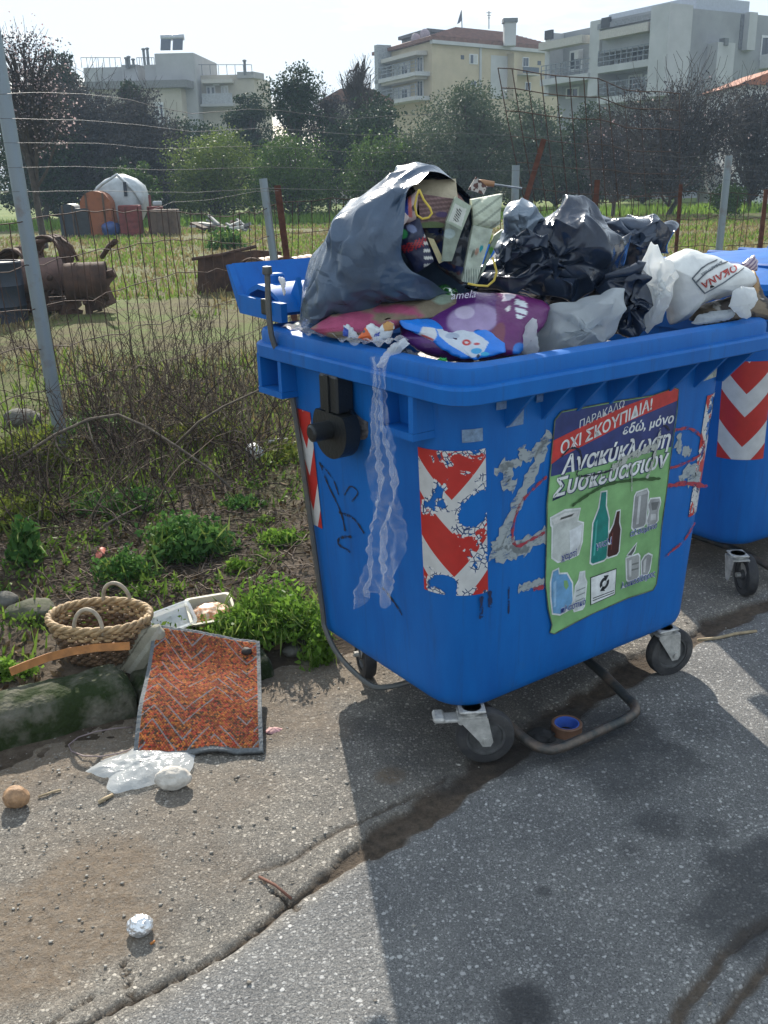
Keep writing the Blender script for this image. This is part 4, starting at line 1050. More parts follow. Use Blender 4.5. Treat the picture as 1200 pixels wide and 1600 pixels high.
def paint(PX, base, layers):
    C = np.tile(np.array(base, float), (len(PX), 1))
    for m, col in layers: C = C * (1 - m[:, None]) + np.array(col) * m[:, None]
    return C
def inpoly(PX, poly):
    x, y = PX[:, 0], PX[:, 1]; r = np.zeros(len(PX), bool); n = len(poly)
    for i in range(n):
        (x0, y0), (x1, y1) = poly[i], poly[(i + 1) % n]
        if y0 != y1: r ^= ((y0 > y) != (y1 > y)) & (x < (x1 - x0) * (y - y0) / (y1 - y0) + x0)
    return r.astype(float)
SACK = M('dark grey refuse sack', (.056, .088, .138), .24, var=.2, scale=9, bump=.25, bscale=70, bdist=.003, crinkle=.22, cscale=8)
BLK = M('black refuse sack', (.018, .028, .050), .15, var=.4, scale=10, bump=.12, bscale=40, bdist=.004, crinkle=.20, cscale=8)
BLK2 = M('black crumpled sheet', (.028, .042, .070), .18, var=.4, scale=10, bump=.15, bscale=40, bdist=.004, crinkle=.20, cscale=8)
PRINT = vcol('glossy print', .28, .35, 90, .5, .12); PAPER = vcol('dull print', .6, .4, 120, .3, .18); CLOTHY = vcol('soft print', .85, .6, 200, .2, .2)
MILK = film('milky plastic bag', (.86, .88, .88), .22, .30, 45, .5, .35); CLEAR = film('clear wrapping film', (.92, .95, .97), .55, .12, 50, .7, .12); MILK2 = film('cloudy plastic bag', (.70, .74, .76), .30, .28, 40, .5, .25)

# packed rubbish below the rim line
blob('mixed_rubbish', BL(-.02, 0, 1.0), (.56, .35, .22), M('packed rubbish', (.03, .03, .035), .6, col2=(.25, .22, .20), scale=9, detail=6, bump=.8, bscale=25, thresh=(.45, .62), bdist=.03), s=5, amp=.15, freq=3, sub=5, crease=.08, cfreq=4, rotz=BYAW)
tag(bpy.data.objects['mixed_rubbish'], kind='stuff')
bpy.data.objects['mixed_rubbish']['label'] = 'packed rubbish filling the heaped blue bin below its rim'

# the big sack lying on its side, mouth to the right
def big_sack():
    tk = [0, .08, .2, .35, .5, .65, .78, .9, 1.0]
    T = [(468, 500), (476, 450), (497, 385), (530, 330), (572, 297), (618, 268), (660, 250), (700, 276), (742, 322)]
    B = [(471, 512), (486, 514), (512, 508), (550, 497), (592, 488), (635, 480), (672, 474), (706, 468), (742, 462)]
    dF = [.02, .11, .19, .24, .26, .26, .25, .23, .20]; dB = [.02, .10, .16, .2, .22, .22, .22, .2, .18]
    nt, nth = 15, 26
    th = np.arange(nth) * 2 * PI / nth; deg = np.degrees(th)
    cut = np.interp(deg, [0, 8, 25, 45, 70, 85, 100, 120, 140, 158, 172, 180, 360], [1, .95, .83, .73, .65, .62, .64, .74, .88, .96, 1, 1, 1])
    Yc = 2.98
    V = np.zeros((nt, nth, 3)); S = np.zeros((nt, nth))
    for j in range(nth):
        t = np.linspace(0, 1, nt) ** .9 * cut[j]
        tx = np.interp(t, tk, [p[0] for p in T]); ty = np.interp(t, tk, [p[1] for p in T]); bx = np.interp(t, tk, [p[0] for p in B]); by = np.interp(t, tk, [p[1] for p in B])
        f = np.interp(t, tk, dF); bk = np.interp(t, tk, dB)
        for i in range(nt):
            a = A(tx[i], ty[i], Yc); b = A(bx[i], by[i], Yc); c = (a + b) / 2
            sn = math.sin(th[j]); ca = math.cos(th[j])
            # squarish section: the sheet is stretched over boxes
            p = c + (a - c) * (np.sign(ca) * abs(ca) ** .85); p[1] -= (f[i] if sn > 0 else bk[i]) * np.sign(sn) * abs(sn) ** .8
            V[i, j] = p
        S[:, j] = t
    P = V.reshape(-1, 3).copy(); s = S.reshape(-1); tt = np.tile(th, nt)
    k = np.repeat(np.arange(nt) / (nt - 1), nth)
    cen = A(600, 390, Yc); N = P - cen; N /= np.linalg.norm(N, axis=1)[:, None]
    # folds that fan out from the stretched mouth, broad dents, fine crackle
    w = tt * 9 + 2.2 * fbm(P * 4, 3, 3); fold = (np.abs(((w / 2 / PI * 2) % 1) - .5) * 4 - 1)
    d = .004 * fold * sst(.15, .6, k) + crumple(P, 12, .018, 2.8, 5)  + .018 * fbm(P * 5, 2, 3)
    d *= sst(0, .1, k) * .9 + .1
    P = P + N * d[:, None] + np.random.default_rng(4).normal(size=P.shape) * .0095 * sst(0, .15, k)[:, None]
    Q = [(i * nth + j, i * nth + (j + 1) % nth, (i + 1) * nth + (j + 1) % nth, (i + 1) * nth + j) for i in range(nt - 1) for j in range(nth)]
    o = link('refuse_sack', fast('refuse_sack', P, np.array(Q)), SACK, None, origin=(cen[0], cen[1], P[:, 2].min()), smooth=True)
    me = o.data; ne = len(me.edges); cr = np.random.default_rng(9).uniform(size=ne); at = me.attributes.new('crease_edge', 'FLOAT', 'EDGE'); at.data.foreach_set('value', np.where(cr > .55, .45 + .5 * (cr - .55) / .45, 0).astype(np.float32))
    md = o.modifiers.new('folds', 'SUBSURF'); md.levels = md.render_levels = 4
    tag(o, 'big dark grey refuse sack lying open, cartons spilling from its mouth', 'sack')
    # yellow drawstring loops at the mouth
    yl = M('yellow drawstring', (.62, .46, .07), .5, var=.2)
    for nm, pts, Yd in (('drawstring', [(655, 296), (662, 312), (672, 325), (675, 333), (670, 340), (660, 342), (651, 336), (648, 322), (651, 306), (655, 296)], 2.755), ('drawstring', [(731, 443), (745, 446), (762, 447), (772, 438), (776, 425), (772, 410), (769, 402)], 2.74)):
        mb = MB(); q = [A(x, y, Yd) - np.array(o.location) for x, y in pts]; mb.tube(q, .0035, 6); mb.build(nm, yl, o, smooth=True)
big_sack()

def carton(name, quad, Y, th, mat, label, cat, seed=1, amp=.003, dyef=None, n=34, bow=.0, lean=0.0):
    """slab-like pack: four outline corners (clockwise from upper left), its own depth and thickness"""
    a = np.linspace(0, 1, n); g, h = np.meshgrid(a, a, indexing='ij')
    q = np.array(quad, float)
    PX = (q[0] * ((1 - g) * (1 - h))[..., None] + q[1] * (g * (1 - h))[..., None] + q[2] * (g * h)[..., None] + q[3] * ((1 - g) * h)[..., None]).reshape(-1, 2)
    cy = q[:, 1].mean()
    P = np.array([A(x, y, Y + lean * (y - cy)) for x, y in PX])
    N = np.cross(P[n - 1] - P[0], P[n * (n - 1)] - P[0]); N /= np.linalg.norm(N); N = N if N[1] < 0 else -N
    hh = (np.sin(PI * g) * np.sin(PI * h)).reshape(-1) ** .6
    d = bow * hh + crumple(P, seed, amp, 9) + crumple(P, seed + 3, amp * .4, 25)
    Ft = P + N * d[:, None]; Bk = P - N * th + N * (crumple(P, seed + 9, amp, 9))[:, None]
    V = np.vstack([Ft, Bk]); Q = gridq(n, n); m = n * n
    loop = [i * n for i in range(n)] + [(n - 1) * n + j for j in range(1, n)] + [i * n + n - 1 for i in range(n - 2, -1, -1)] + list(range(n - 2, 0, -1))
    W = np.array([(loop[i], loop[(i + 1) % len(loop)], loop[(i + 1) % len(loop)] + m, loop[i] + m) for i in range(len(loop))])
    me = fast(name, V, np.vstack([Q, Q[:, ::-1] + m, W]))
    if dyef: dye(me, dyef(np.vstack([PX, PX])))
    me.polygons.foreach_set('use_smooth', np.ones(len(me.polygons), bool)); me.set_sharp_from_angle(angle=R(40))
    c = P.mean(0)
    return tag(link(name, me, mat, None, origin=(c[0], c[1], V[:, 2].min())), label, cat)
# what shows in the sack's mouth
sil('paper_waste', [(606, 350), (622, 318), (640, 290), (690, 278), (722, 296), (742, 330), (744, 420), (722, 446), (690, 430), (650, 408), (618, 380)], 2.98, .09, .08, PAPER, 17, .020, 7, n=120, K=26, label='jumble of dull printed packaging filling the open sack', cat='packaging', dyef=lambda p: paint(p, (.10, .10, .11), [(fbm(np.c_[p * .06, p[:, 0] * 0], 3) > .05, (.30, .31, .27)), (fbm(np.c_[p * .07, p[:, 0] * 0 + 4], 5) > .15, (.20, .10, .09)), (fbm(np.c_[p * .07, p[:, 0] * 0 + 8], 6) > .2, (.03, .05, .16))]))
carton('cardboard_box', [(642, 283), (712, 279), (716, 315), (654, 308)], 2.90, .10, PAPER, 'tan cardboard box flap at the back of the open sack', 'box', 3, .003, lambda p: paint(p, (.42, .36, .25), []), lean=-.002)
carton('flattened_carton', [(652, 302), (718, 312), (706, 356), (658, 356)], 2.84, .06, PAPER, 'purple-brown printed carton below the tan flap in the sack', 'carton', 4, .004, lambda p: paint(p, (.16, .10, .10), [(np.sin(p[:, 1] * .9 + p[:, 0] * .1) > .3, (.28, .18, .17)), (gauss(p, 690, 335, 10, 5), (.10, .07, .16)), (gauss(p, 675, 352, 22, 6), (.16, .22, .10))]))
carton('crisp_packet', [(606, 352), (628, 316), (654, 296), (650, 348)], 2.80, .05, PRINT, 'blue, pink and white packet at the left of the open sack', 'packet', 5, .006, lambda p: paint(p, (.55, .42, .40), [(sst(625, 618, p[:, 0] - (p[:, 1] - 345) * -.3), (.60, .48, .42)), (inpoly(p, [(620, 320), (640, 302), (640, 335), (632, 338)]), (.02, .06, .36)), (inpoly(p, [(637, 304), (642, 303), (644, 340), (638, 340)]), (.60, .18, .16)), (gauss(p, 646, 325, 3, 5), (.05, .05, .07))]), bow=.02)
carton('clear_food_tray', [(602, 352), (624, 322), (640, 340), (614, 376)], 2.765, .02, PRINT, 'crumpled pinkish clear tray at the sack mouth corner', 'tray', 25, .008, lambda p: paint(p, (.52, .44, .42), [(gauss(p, 614, 362, 10, 8), (.42, .24, .17))]), bow=.01)
carton('dark_snack_bag', [(612, 364), (655, 340), (678, 408), (650, 428)], 2.79, .05, PRINT, 'navy snack bag with green spot and red lettering marks in the sack', 'snack bag', 6, .006, lambda p: paint(p, (.012, .018, .055), [(gauss(p, 628, 365, 9, 8), (.03, .26, .08)), (gauss(p, 643, 357, 9, 6, 30), (.16, .20, .34)), ((np.abs((p[:, 0] - 648) * .4 + (p[:, 1] - 382)) < 7) * (np.sin(p[:, 0] * 1.3 + p[:, 1] * .6) > -.2), (.42, .02, .02)), ((p[:, 0] > 662) * (np.sin(p[:, 1] * .55) > .35) * 1.0, (.55, .55, .5))]), bow=.02)
carton('folded_card', [(668, 371), (678, 374), (694, 408), (686, 412)], 2.80, .01, PAPER, 'small folded yellow card beside the barcode carton', 'card', 7, .003, lambda p: paint(p, (.52, .46, .26), []))
bar = lambda p: (inpoly(p, [(714, 325), (722, 328), (716, 348), (708, 345)]) * (np.sin(p[:, 1] * 3.1 - p[:, 0] * .9) > 0))
carton('barcode_carton', [(712, 307), (737, 322), (722, 360), (697, 347)], 2.79, .05, PAPER, 'pale green carton end showing a barcode', 'carton', 8, .002, lambda p: paint(p, (.40, .46, .36), [(inpoly(p, [(711, 318), (729, 327), (721, 354), (701, 345)]), (.60, .62, .55)), (bar(p), (.03, .03, .03))]))
carton('carton_sleeve', [(697, 347), (722, 360), (706, 408), (690, 408)], 2.785, .04, PAPER, 'grey-green crushed sleeve below the barcode carton', 'sleeve', 9, .007, lambda p: paint(p, (.26, .30, .24), [(gauss(p, 702, 365, 10, 8), (.36, .44, .42))]))
carton('dark_folder', [(735, 322), (748, 322), (732, 420), (704, 412)], 2.83, .05, BLK, 'dark folded sheet between the pale cartons', 'sheet', 10, .006)
carton('crushed_white_carton', [(737, 312), (786, 303), (780, 350), (740, 374)], 2.80, .07, PAPER, 'crushed pale green carton at the top right of the sack mouth', 'carton', 11, .016, lambda p: paint(p, (.44, .48, .37), [((np.sin(p[:, 0] * .25 + p[:, 1] * .35) > .75) * 1.0, (.25, .28, .22))]), bow=.02, n=44)
carton('pale_carton', [(740, 352), (770, 358), (744, 444), (722, 440)], 2.77, .05, PAPER, 'pale carton side with small coloured print, standing in the sack', 'carton', 12, .008, lambda p: paint(p, (.42, .47, .38), [(gauss(p, 752, 388, 3, 6, 20), (.02, .25, .28)), (gauss(p, 745, 393, 3, 7, 20), (.35, .22, .16)), (gauss(p, 739, 396, 2, 7, 20), (.14, .16, .12)), ((p[:, 1] > 420) * (np.sin(p[:, 0] * 1.7) > .2), (.20, .24, .20))]))
carton('leaflet', [(772, 368), (786, 358), (758, 420), (745, 445)], 2.84, .02, PAPER, 'narrow green leaflet leaning beside the black sack', 'leaflet', 13, .006, lambda p: paint(p, (.34, .40, .30), [(gauss(p, 768, 392, 4, 7), (.10, .28, .05))]))
carton('paper_scrap', [(744, 276), (762, 292), (756, 304), (732, 296)], 3.12, .02, PAPER, 'brown and white torn paper behind the sack mouth', 'paper', 14, .010, lambda p: paint(p, (.55, .50, .44), [(fbm(np.c_[p * .18, p[:, 0] * 0], 4) > .05, (.12, .06, .05))]))
# lower layer at the left
sil('blanket', [(486, 512), (515, 492), (560, 478), (620, 462), (700, 452), (722, 470), (700, 490), (650, 498), (600, 520), (545, 530), (510, 524)], 2.84, .10, .06, CLOTHY, 21, .012, 4, label='crumpled brown and pink cloth under the big sack', cat='cloth', lean=-.0015,
    dyef=lambda p: paint(p, (.20, .165, .115), [(sst(.05, .25, noise2(p[:, 0] * .02, p[:, 1] * .05, 9) + .25 * (1 - np.abs(p[:, 0] - 560) / 50)), (.36, .075, .15)), (gauss(p, 690, 462, 14, 10), (.28, .36, .28))]))
bt = MB(); a0, a1 = A(668, 474, 2.86), A(712, 456, 2.90)
dv = Vector(a1 - a0); bt.tube([Vector(a0) + dv * t for t in (0, .08, .12, .6, .75, .9, 1.0)], [.012, .03, .036, .036, .033, .014, .013], 16)
tag(bt.build('plastic_bottle', M('green clear plastic', (.02, .22, .03), .12, var=.2, trans=.5), smooth=True, origin=a0), 'green plastic bottle tucked below the big sack', 'bottle')
purple = [(622, 508), (650, 490), (690, 470), (740, 456), (790, 462), (845, 470), (858, 480), (850, 510), (828, 535), (812, 552), (760, 560), (700, 562), (650, 545), (618, 526)]
pk = sil('purple_pack', purple, 2.80, .10, .08, PRINT, 31, .009, 6, n=190, K=46, lean=-.0016, label='large glossy purple wrapper with a pale lilac picture', cat='wrapper',
    dyef=lambda p: paint(p, (.095, .018, .15), [(gauss(p, 735, 493, 42, 24, -6) * .75, (.42, .33, .52)), (gauss(p, 722, 482, 16, 10, -6) * .8, (.55, .48, .62)), ((p[:, 0] > 770) * .8, (.13, .015, .105)), (inpoly(p, [(780, 458), (800, 464), (790, 468), (778, 470)]), (.6, .55, .62)),
        (inpoly(p, [(797, 468), (815, 468), (821, 488), (804, 494)]) * (np.sin((p[:, 1] - .25 * p[:, 0]) * .75) > -.55), (.62, .66, .68)), (inpoly(p, [(784, 478), (790, 472), (791, 479), (786, 482)]), (.6, .58, .6)), (gauss(p, 690, 545, 40, 14, 15), (.065, .015, .10)), (gauss(p, 806, 541, 10, 12, 40), (.02, .19, .60)), (gauss(p, 772, 520, 12, 26, 20) * .7, (.20, .06, .06)), ]))
bluep = [(622, 498), (650, 496), (672, 500), (700, 506), (735, 507), (765, 512), (790, 535), (792, 552), (745, 562), (720, 560), (690, 545), (655, 524), (632, 512)]
sil('blue_tray_pack', bluep, 2.71, .035, .05, PRINT, 33, .006, 8, n=190, K=46, lean=-.0018, label='bright blue edged pack with white printed window, beside the purple wrapper', cat='pack',
    dyef=lambda p: paint(p, (.015, .20, .70), [(inpoly(p, [(680, 511), (735, 513), (760, 532), (752, 552), (735, 556), (700, 535), (684, 522)]), (.55, .60, .66)), (inpoly(p, [(652, 522), (660, 508), (678, 510), (681, 521), (674, 534)]), (.58, .60, .62)), (gauss(p, 727, 532, 7, 5), (.50, .03, .03)), (gauss(p, 727, 532, 3, 2), (.6, .55, .55)), (gauss(p, 742, 534, 5, 2), (.45, .05, .06)),
        (inpoly(p, [(657, 520), (676, 528), (675, 532), (656, 524)]), (.5, .10, .10)), (gauss(p, 742, 545, 9, 5), (.05, .34, .62)), (gauss(p, 756, 551, 8, 4, 10), (.03, .42, .66)), (gauss(p, 745, 554, 3, 4), (.02, .03, .06)), (gauss(p, 705, 522, 12, 5), (.36, .42, .52))]))
def letter_on(body, px, py, Y, size, mat, parent, ang=0, shear=0, bold=0, flip=False):
    me = text_mesh(body, size, bold * size, shear)
    o = link('lettering', me, mat, parent)
    z = Vector((0, -CP, SP)).normalized() if False else Vector((0, -.95, .31)).normalized()
    x = Vector((1, 0, 0)); y = z.cross(x)
    m = Matrix((x, y, z)).transposed() @ Matrix.Rotation(ang, 3, 'Z')
    p = A(px, py, Y) - (np.array(parent.location) if parent else 0)
    o.matrix_local = Matrix.Translation(tuple(p)) @ m.to_4x4()
    return o
letter_on('amela', 704, 468, 2.68, .030, M('silver print', (.55, .52, .60), .4), pk, R(4), .35)
# black sacks in the middle
sil('black_sack', [(722, 460), (745, 440), (776, 408), (800, 380), (815, 362), (835, 345), (848, 372), (856, 342), (868, 322), (882, 308), (905, 318), (935, 338), (960, 365), (976, 395), (965, 410), (955, 440), (925, 462), (905, 474), (868, 474), (835, 466), (800, 458), (765, 456)], 3.10, .17, .16, BLK, 41, .040, 3.2, n=190, K=42, label='glossy black refuse sack with sharp folds in the middle of the heap', cat='sack', rough=2.0, flatp=.62, facet=.040)
GSH = M('blue grey plastic sheet', (.20, .25, .31), .35, var=.2, scale=9, bump=.25, bscale=70, bdist=.004, crinkle=.4, cscale=9)
sil('grey_sheet', [(785, 342), (800, 325), (815, 320), (838, 332), (852, 346), (846, 372), (812, 384), (786, 402), (775, 400), (782, 370)], 3.12, .08, .08, GSH, 43, .014, 6, n=120, K=26, label='grey-blue crumpled plastic sheet between the cartons and the black sack', cat='sheet', facet=.020)
sil('glossy_flap', [(776, 402), (796, 372), (818, 364), (842, 366), (848, 384), (812, 394), (790, 408), (774, 418)], 2.96, .03, .02, BLK2, 44, .010, 7, n=90, K=18, label='shiny folded black flap left of the middle sack', cat='flap', facet=.016)
sil('rear_black_sack', [(905, 322), (930, 332), (958, 345), (975, 336), (1000, 346), (1018, 350), (1048, 348), (1060, 354), (1050, 374), (1025, 396), (1002, 402), (985, 420), (960, 430), (940, 410), (920, 380)], 3.38, .14, .14, BLK2, 45, .030, 3.8, n=150, K=32, label='dark blue-black sack standing behind, its torn top at the right', cat='sack', rough=2.0, facet=.034)
sil('small_black_sack', [(935, 452), (955, 430), (985, 412), (1003, 418), (996, 432), (1010, 450), (1014, 475), (1010, 510), (985, 525), (955, 520), (945, 490), (930, 470)], 3.00, .09, .08, BLK, 47, .022, 4.5, n=120, K=26, label='small black bag wedged between the white bags', cat='bag', facet=.030)
kb = MB(); q = [A(x, y, 2.92) for x, y in [(945, 432), (965, 428), (985, 424), (998, 418), (1003, 412), (996, 410)]]; kb.tube(q, [.008, .012, .016, .018, .014, .006], 8)
tag(kb.build('black_knot', BLK, smooth=True, origin=q[0]), 'twisted black bag knot above the small black bag', 'knot')
# translucent and white bags along the front rim
sil('cloudy_bag', [(838, 552), (845, 520), (862, 490), (872, 476), (905, 472), (940, 462), (966, 460), (972, 480), (966, 505), (945, 530), (900, 546), (862, 556)], 2.86, .09, .06, MILK2, 51, .014, 6, n=140, K=30, label='cloudy grey plastic bag slumped against the front rim', cat='bag', facet=.018)
sil('cloudy_bag_filling', [(850, 548), (862, 510), (885, 488), (930, 484), (958, 486), (962, 500), (940, 526), (900, 543)], 2.885, .04, .04, PAPER, 52, .012, 7, n=110, K=22, label='grey and dark printed waste inside the cloudy bag', cat='waste', dyef=lambda p: paint(p, (.24, .25, .25), [(sst(915, 935, p[:, 0] + (p[:, 1] - 505)), (.05, .05, .06)), (gauss(p, 945, 507, 12, 6, -20), (.25, .10, .09)), (gauss(p, 940, 530, 9, 5), (.03, .25, .5))]))
sil('tied_bag_end', [(806, 552), (815, 522), (824, 504), (832, 497), (839, 500), (838, 520), (842, 545), (835, 556)], 2.74, .03, .02, MILK, 53, .008, 8, n=70, K=16, label='white tied bag end standing beside the purple wrapper', cat='bag')
sil('pale_bag', [(1000, 425), (1012, 392), (1022, 382), (1032, 402), (1046, 405), (1055, 440), (1045, 470), (1035, 500), (1005, 518), (1010, 480), (1012, 450)], 3.02, .05, .05, MILK, 55, .012, 7, n=110, K=22, label='upright wrinkled pale bag left of the printed white bag', cat='bag', facet=.016)
wb = sil('printed_white_bag', [(1030, 410), (1048, 402), (1072, 392), (1110, 398), (1150, 412), (1172, 425), (1176, 440), (1165, 455), (1140, 462), (1110, 470), (1085, 478), (1065, 500), (1048, 505), (1040, 480), (1035, 440)], 3.10, .11, .10, M('white printed plastic bag', (.66, .67, .65), .30, var=.10, scale=20, bump=.3, bscale=60, bdist=.004), 57, .010, 5, n=170, K=36, label='bulging white plastic bag with red lettering and a grey frame', cat='bag')
GRY = M('grey print line', (.10, .12, .14), .5); RED = M('red print', (.42, .04, .03), .5)
def over(parent, pts, Y, w, mat, name='printed_line'):
    mb = MB(); mb.tube([A(x, y, Y) - np.array(parent.location) for x, y in pts], w, 5); return mb.build(name, mat, parent)
# printed frame and lettering are laid on the bag by casting onto its surface
def lay(obj, pts, lift=.003):
    dg = bpy.context.evaluated_depsgraph_get(); out = []
    mi = obj.matrix_world.inverted()
    last = None
    for x, y in pts:
        d = Vector(ray(x, y)); ok, loc, nor, fi = obj.ray_cast(mi @ Vector(CAMP), (mi.to_3x3() @ d).normalized())
        if ok: last = loc + nor * lift * (1 if nor.dot(mi.to_3x3() @ d) < 0 else -1); out.append(last)
    return out
def dense(pts, k=8):
    return [(a[0] + (b[0] - a[0]) * t / k, a[1] + (b[1] - a[1]) * t / k) for a, b in zip(pts[:-1], pts[1:]) for t in range(k)] + [pts[-1]]
bpy.context.view_layer.update()
for pts in ([(1082, 435), (1101, 458), (1130, 442), (1161, 420)], [(1082, 435), (1096, 420), (1106, 413), (1120, 407)], [(1088, 441), (1104, 426), (1118, 416), (1136, 410)]):
    q = lay(wb, dense(pts))
    if len(q) > 2: mb = MB(); mb.tube(q, .0022, 5); mb.build('printed_line', GRY, wb)
def text_lay(obj, body, org, xd, yd, mat, size=1.0, bold=.02, lift=.0035):
    """lettering pressed on a crumpled surface: org, then image vectors for one em across and up"""
    me = text_mesh(body, 1.0, bold); n = len(me.vertices); C = np.zeros(n * 3, np.float32); me.vertices.foreach_get('co', C); C = C.reshape(-1, 3)
    mi = obj.matrix_world.inverted(); W = np.zeros((n, 3), np.float32); bad = None
    for i in range(n):
        x = org[0] + xd[0] * C[i, 0] + yd[0] * C[i, 1]; y = org[1] + xd[1] * C[i, 0] + yd[1] * C[i, 1]
        d = Vector(ray(x, y)); ok, loc, nor, fi = obj.ray_cast(mi @ Vector(CAMP), (mi.to_3x3() @ d).normalized())
        if ok: bad = loc - (mi.to_3x3() @ d).normalized() * lift
        W[i] = bad if bad is not None else (0, 0, 0)
    me.vertices.foreach_set('co', W.ravel()); me.update()
    return link('lettering', me, mat, obj)
text_lay(wb, 'ΟΚΑΝΑ', (1150, 412), (-15.5, 8.6), (5, 13), RED)
text_lay(wb, 'ΚΑΤΑΣΤΗΜΑ', (1128, 407), (-5.2, 3.2), (1.8, 6), GRY)
q = arc = [(1158 + 6 * math.cos(t), 431 + 10 * math.sin(t)) for t in np.linspace(0, 2 * PI, 14)]
sil('brown_scraps', [(1072, 500), (1085, 482), (1110, 474), (1140, 466), (1165, 460), (1172, 430), (1178, 425), (1184, 450), (1196, 466), (1210, 478), (1215, 495), (1160, 503), (1110, 508)], 3.12, .07, .08, PAPER, 61, .016, 7, n=140, K=26, label='brown and grey paper scraps under the printed white bag', cat='scraps', dyef=lambda p: paint(p, (.20, .155, .105), [(fbm(np.c_[p * .08, p[:, 0] * 0], 6) > .08, (.06, .05, .045)), (fbm(np.c_[p * .06, p[:, 0] * 0 + 5], 8) > .22, (.42, .40, .36)), (gauss(p, 1176, 440, 6, 16), (.36, .22, .10))]))
sil('clear_bag', [(1080, 506), (1092, 492), (1118, 486), (1145, 484), (1150, 490), (1140, 498), (1110, 505)], 2.98, .04, .03, MILK2, 63, .008, 8, n=90, K=18, label='small cloudy bag lying on the front rim at the right', cat='bag')
sil('white_bag_knot', [(1140, 478), (1146, 456), (1160, 448), (1176, 450), (1182, 464), (1176, 480), (1162, 488), (1172, 494), (1162, 499), (1148, 488)], 2.95, .04, .03, MILK, 65, .006, 9, n=80, K=18, label='white knotted bag end at the right of the heap', cat='bag')
sil('striped_packet', [(1158, 412), (1172, 402), (1178, 398), (1184, 408), (1182, 424), (1170, 428)], 3.26, .02, .02, PRINT, 66, .004, 10, n=60, K=14, label='small pink striped packet behind the printed bag', cat='packet', dyef=lambda p: paint(p, (.5, .42, .46), [((np.sin((p[:, 0] + p[:, 1]) * .9) > .2) * 1.0, (.16, .12, .22))]))
# wrappers on the left rim
sil('white_wrapper', [(536, 524), (538, 508), (545, 507), (556, 518), (562, 530)], 2.70, .012, .01, PRINT, 71, .004, 12, n=60, K=14, label='white and blue crisp wrapper on the left rim', cat='wrapper', dyef=lambda p: paint(p, (.55, .60, .64), [(inpoly(p, [(534, 524), (538, 510), (545, 515), (544, 526)]), (.03, .08, .40))]))
ow = sil('orange_wrapper', [(558, 528), (565, 520), (572, 508), (580, 505), (592, 512), (598, 506), (606, 501), (615, 506), (616, 514), (606, 530), (590, 535), (570, 532)], 2.66, .016, .012, PRINT, 72, .004, 12, n=110, K=24, label='white wrapper with orange print and blue letters on the left rim', cat='wrapper', dyef=lambda p: paint(p, (.60, .64, .66), [(inpoly(p, [(558, 530), (570, 510), (576, 516), (584, 530), (575, 534)]), (.62, .11, .02)), (gauss(p, 568, 517, 3, 2.5), (.03, .05, .08)), (inpoly(p, [(598, 506), (606, 501), (616, 506), (613, 516), (600, 516)]), (.5, .26, .08))]))
bpy.context.view_layer.update()
text_lay(ow, 'nt', (584, 527), (10, -3), (3, -11), M('blue print', (.02, .05, .35), .5), bold=.04)
sil('black_bag_knot', [(598, 560), (606, 548), (622, 541), (636, 545), (652, 552), (662, 560), (645, 565), (620, 568), (604, 567)], 2.57, .03, .03, BLK, 74, .010, 9, n=80, K=18, label='small black bag knot hanging over the front left rim', cat='bag')
sil('green_cap', [(683, 562), (688, 558), (698, 560), (700, 564), (690, 566)], 2.60, .012, .012, M('green plastic', (.03, .36, .05), .35), 75, .001, 12, n=40, K=10, label='bright green plastic scrap inside the front rim', cat='scrap')
# a small tool with a wooden handle sticking out behind
tl = MB(); p0, p1, p2 = A(744, 285, 3.55), A(772, 288, 3.55), A(815, 294, 3.60)
tl.tube([p0, p0 * .7 + p1 * .3, p1], [.010, .013, .011], 10); th_ = tl.build('tool_handle', M('varnished wood', (.36, .18, .08), .4, var=.2), smooth=True, origin=p1)
tg = MB(); tg.tube([p1 - p1, p2 - p1], .004, 6); tg.build('tool_rod', GALV, th_)
th_.name = 'skewer_tool'; tag(th_, 'thin metal rod with a wooden handle sticking up behind the heap', 'tool')

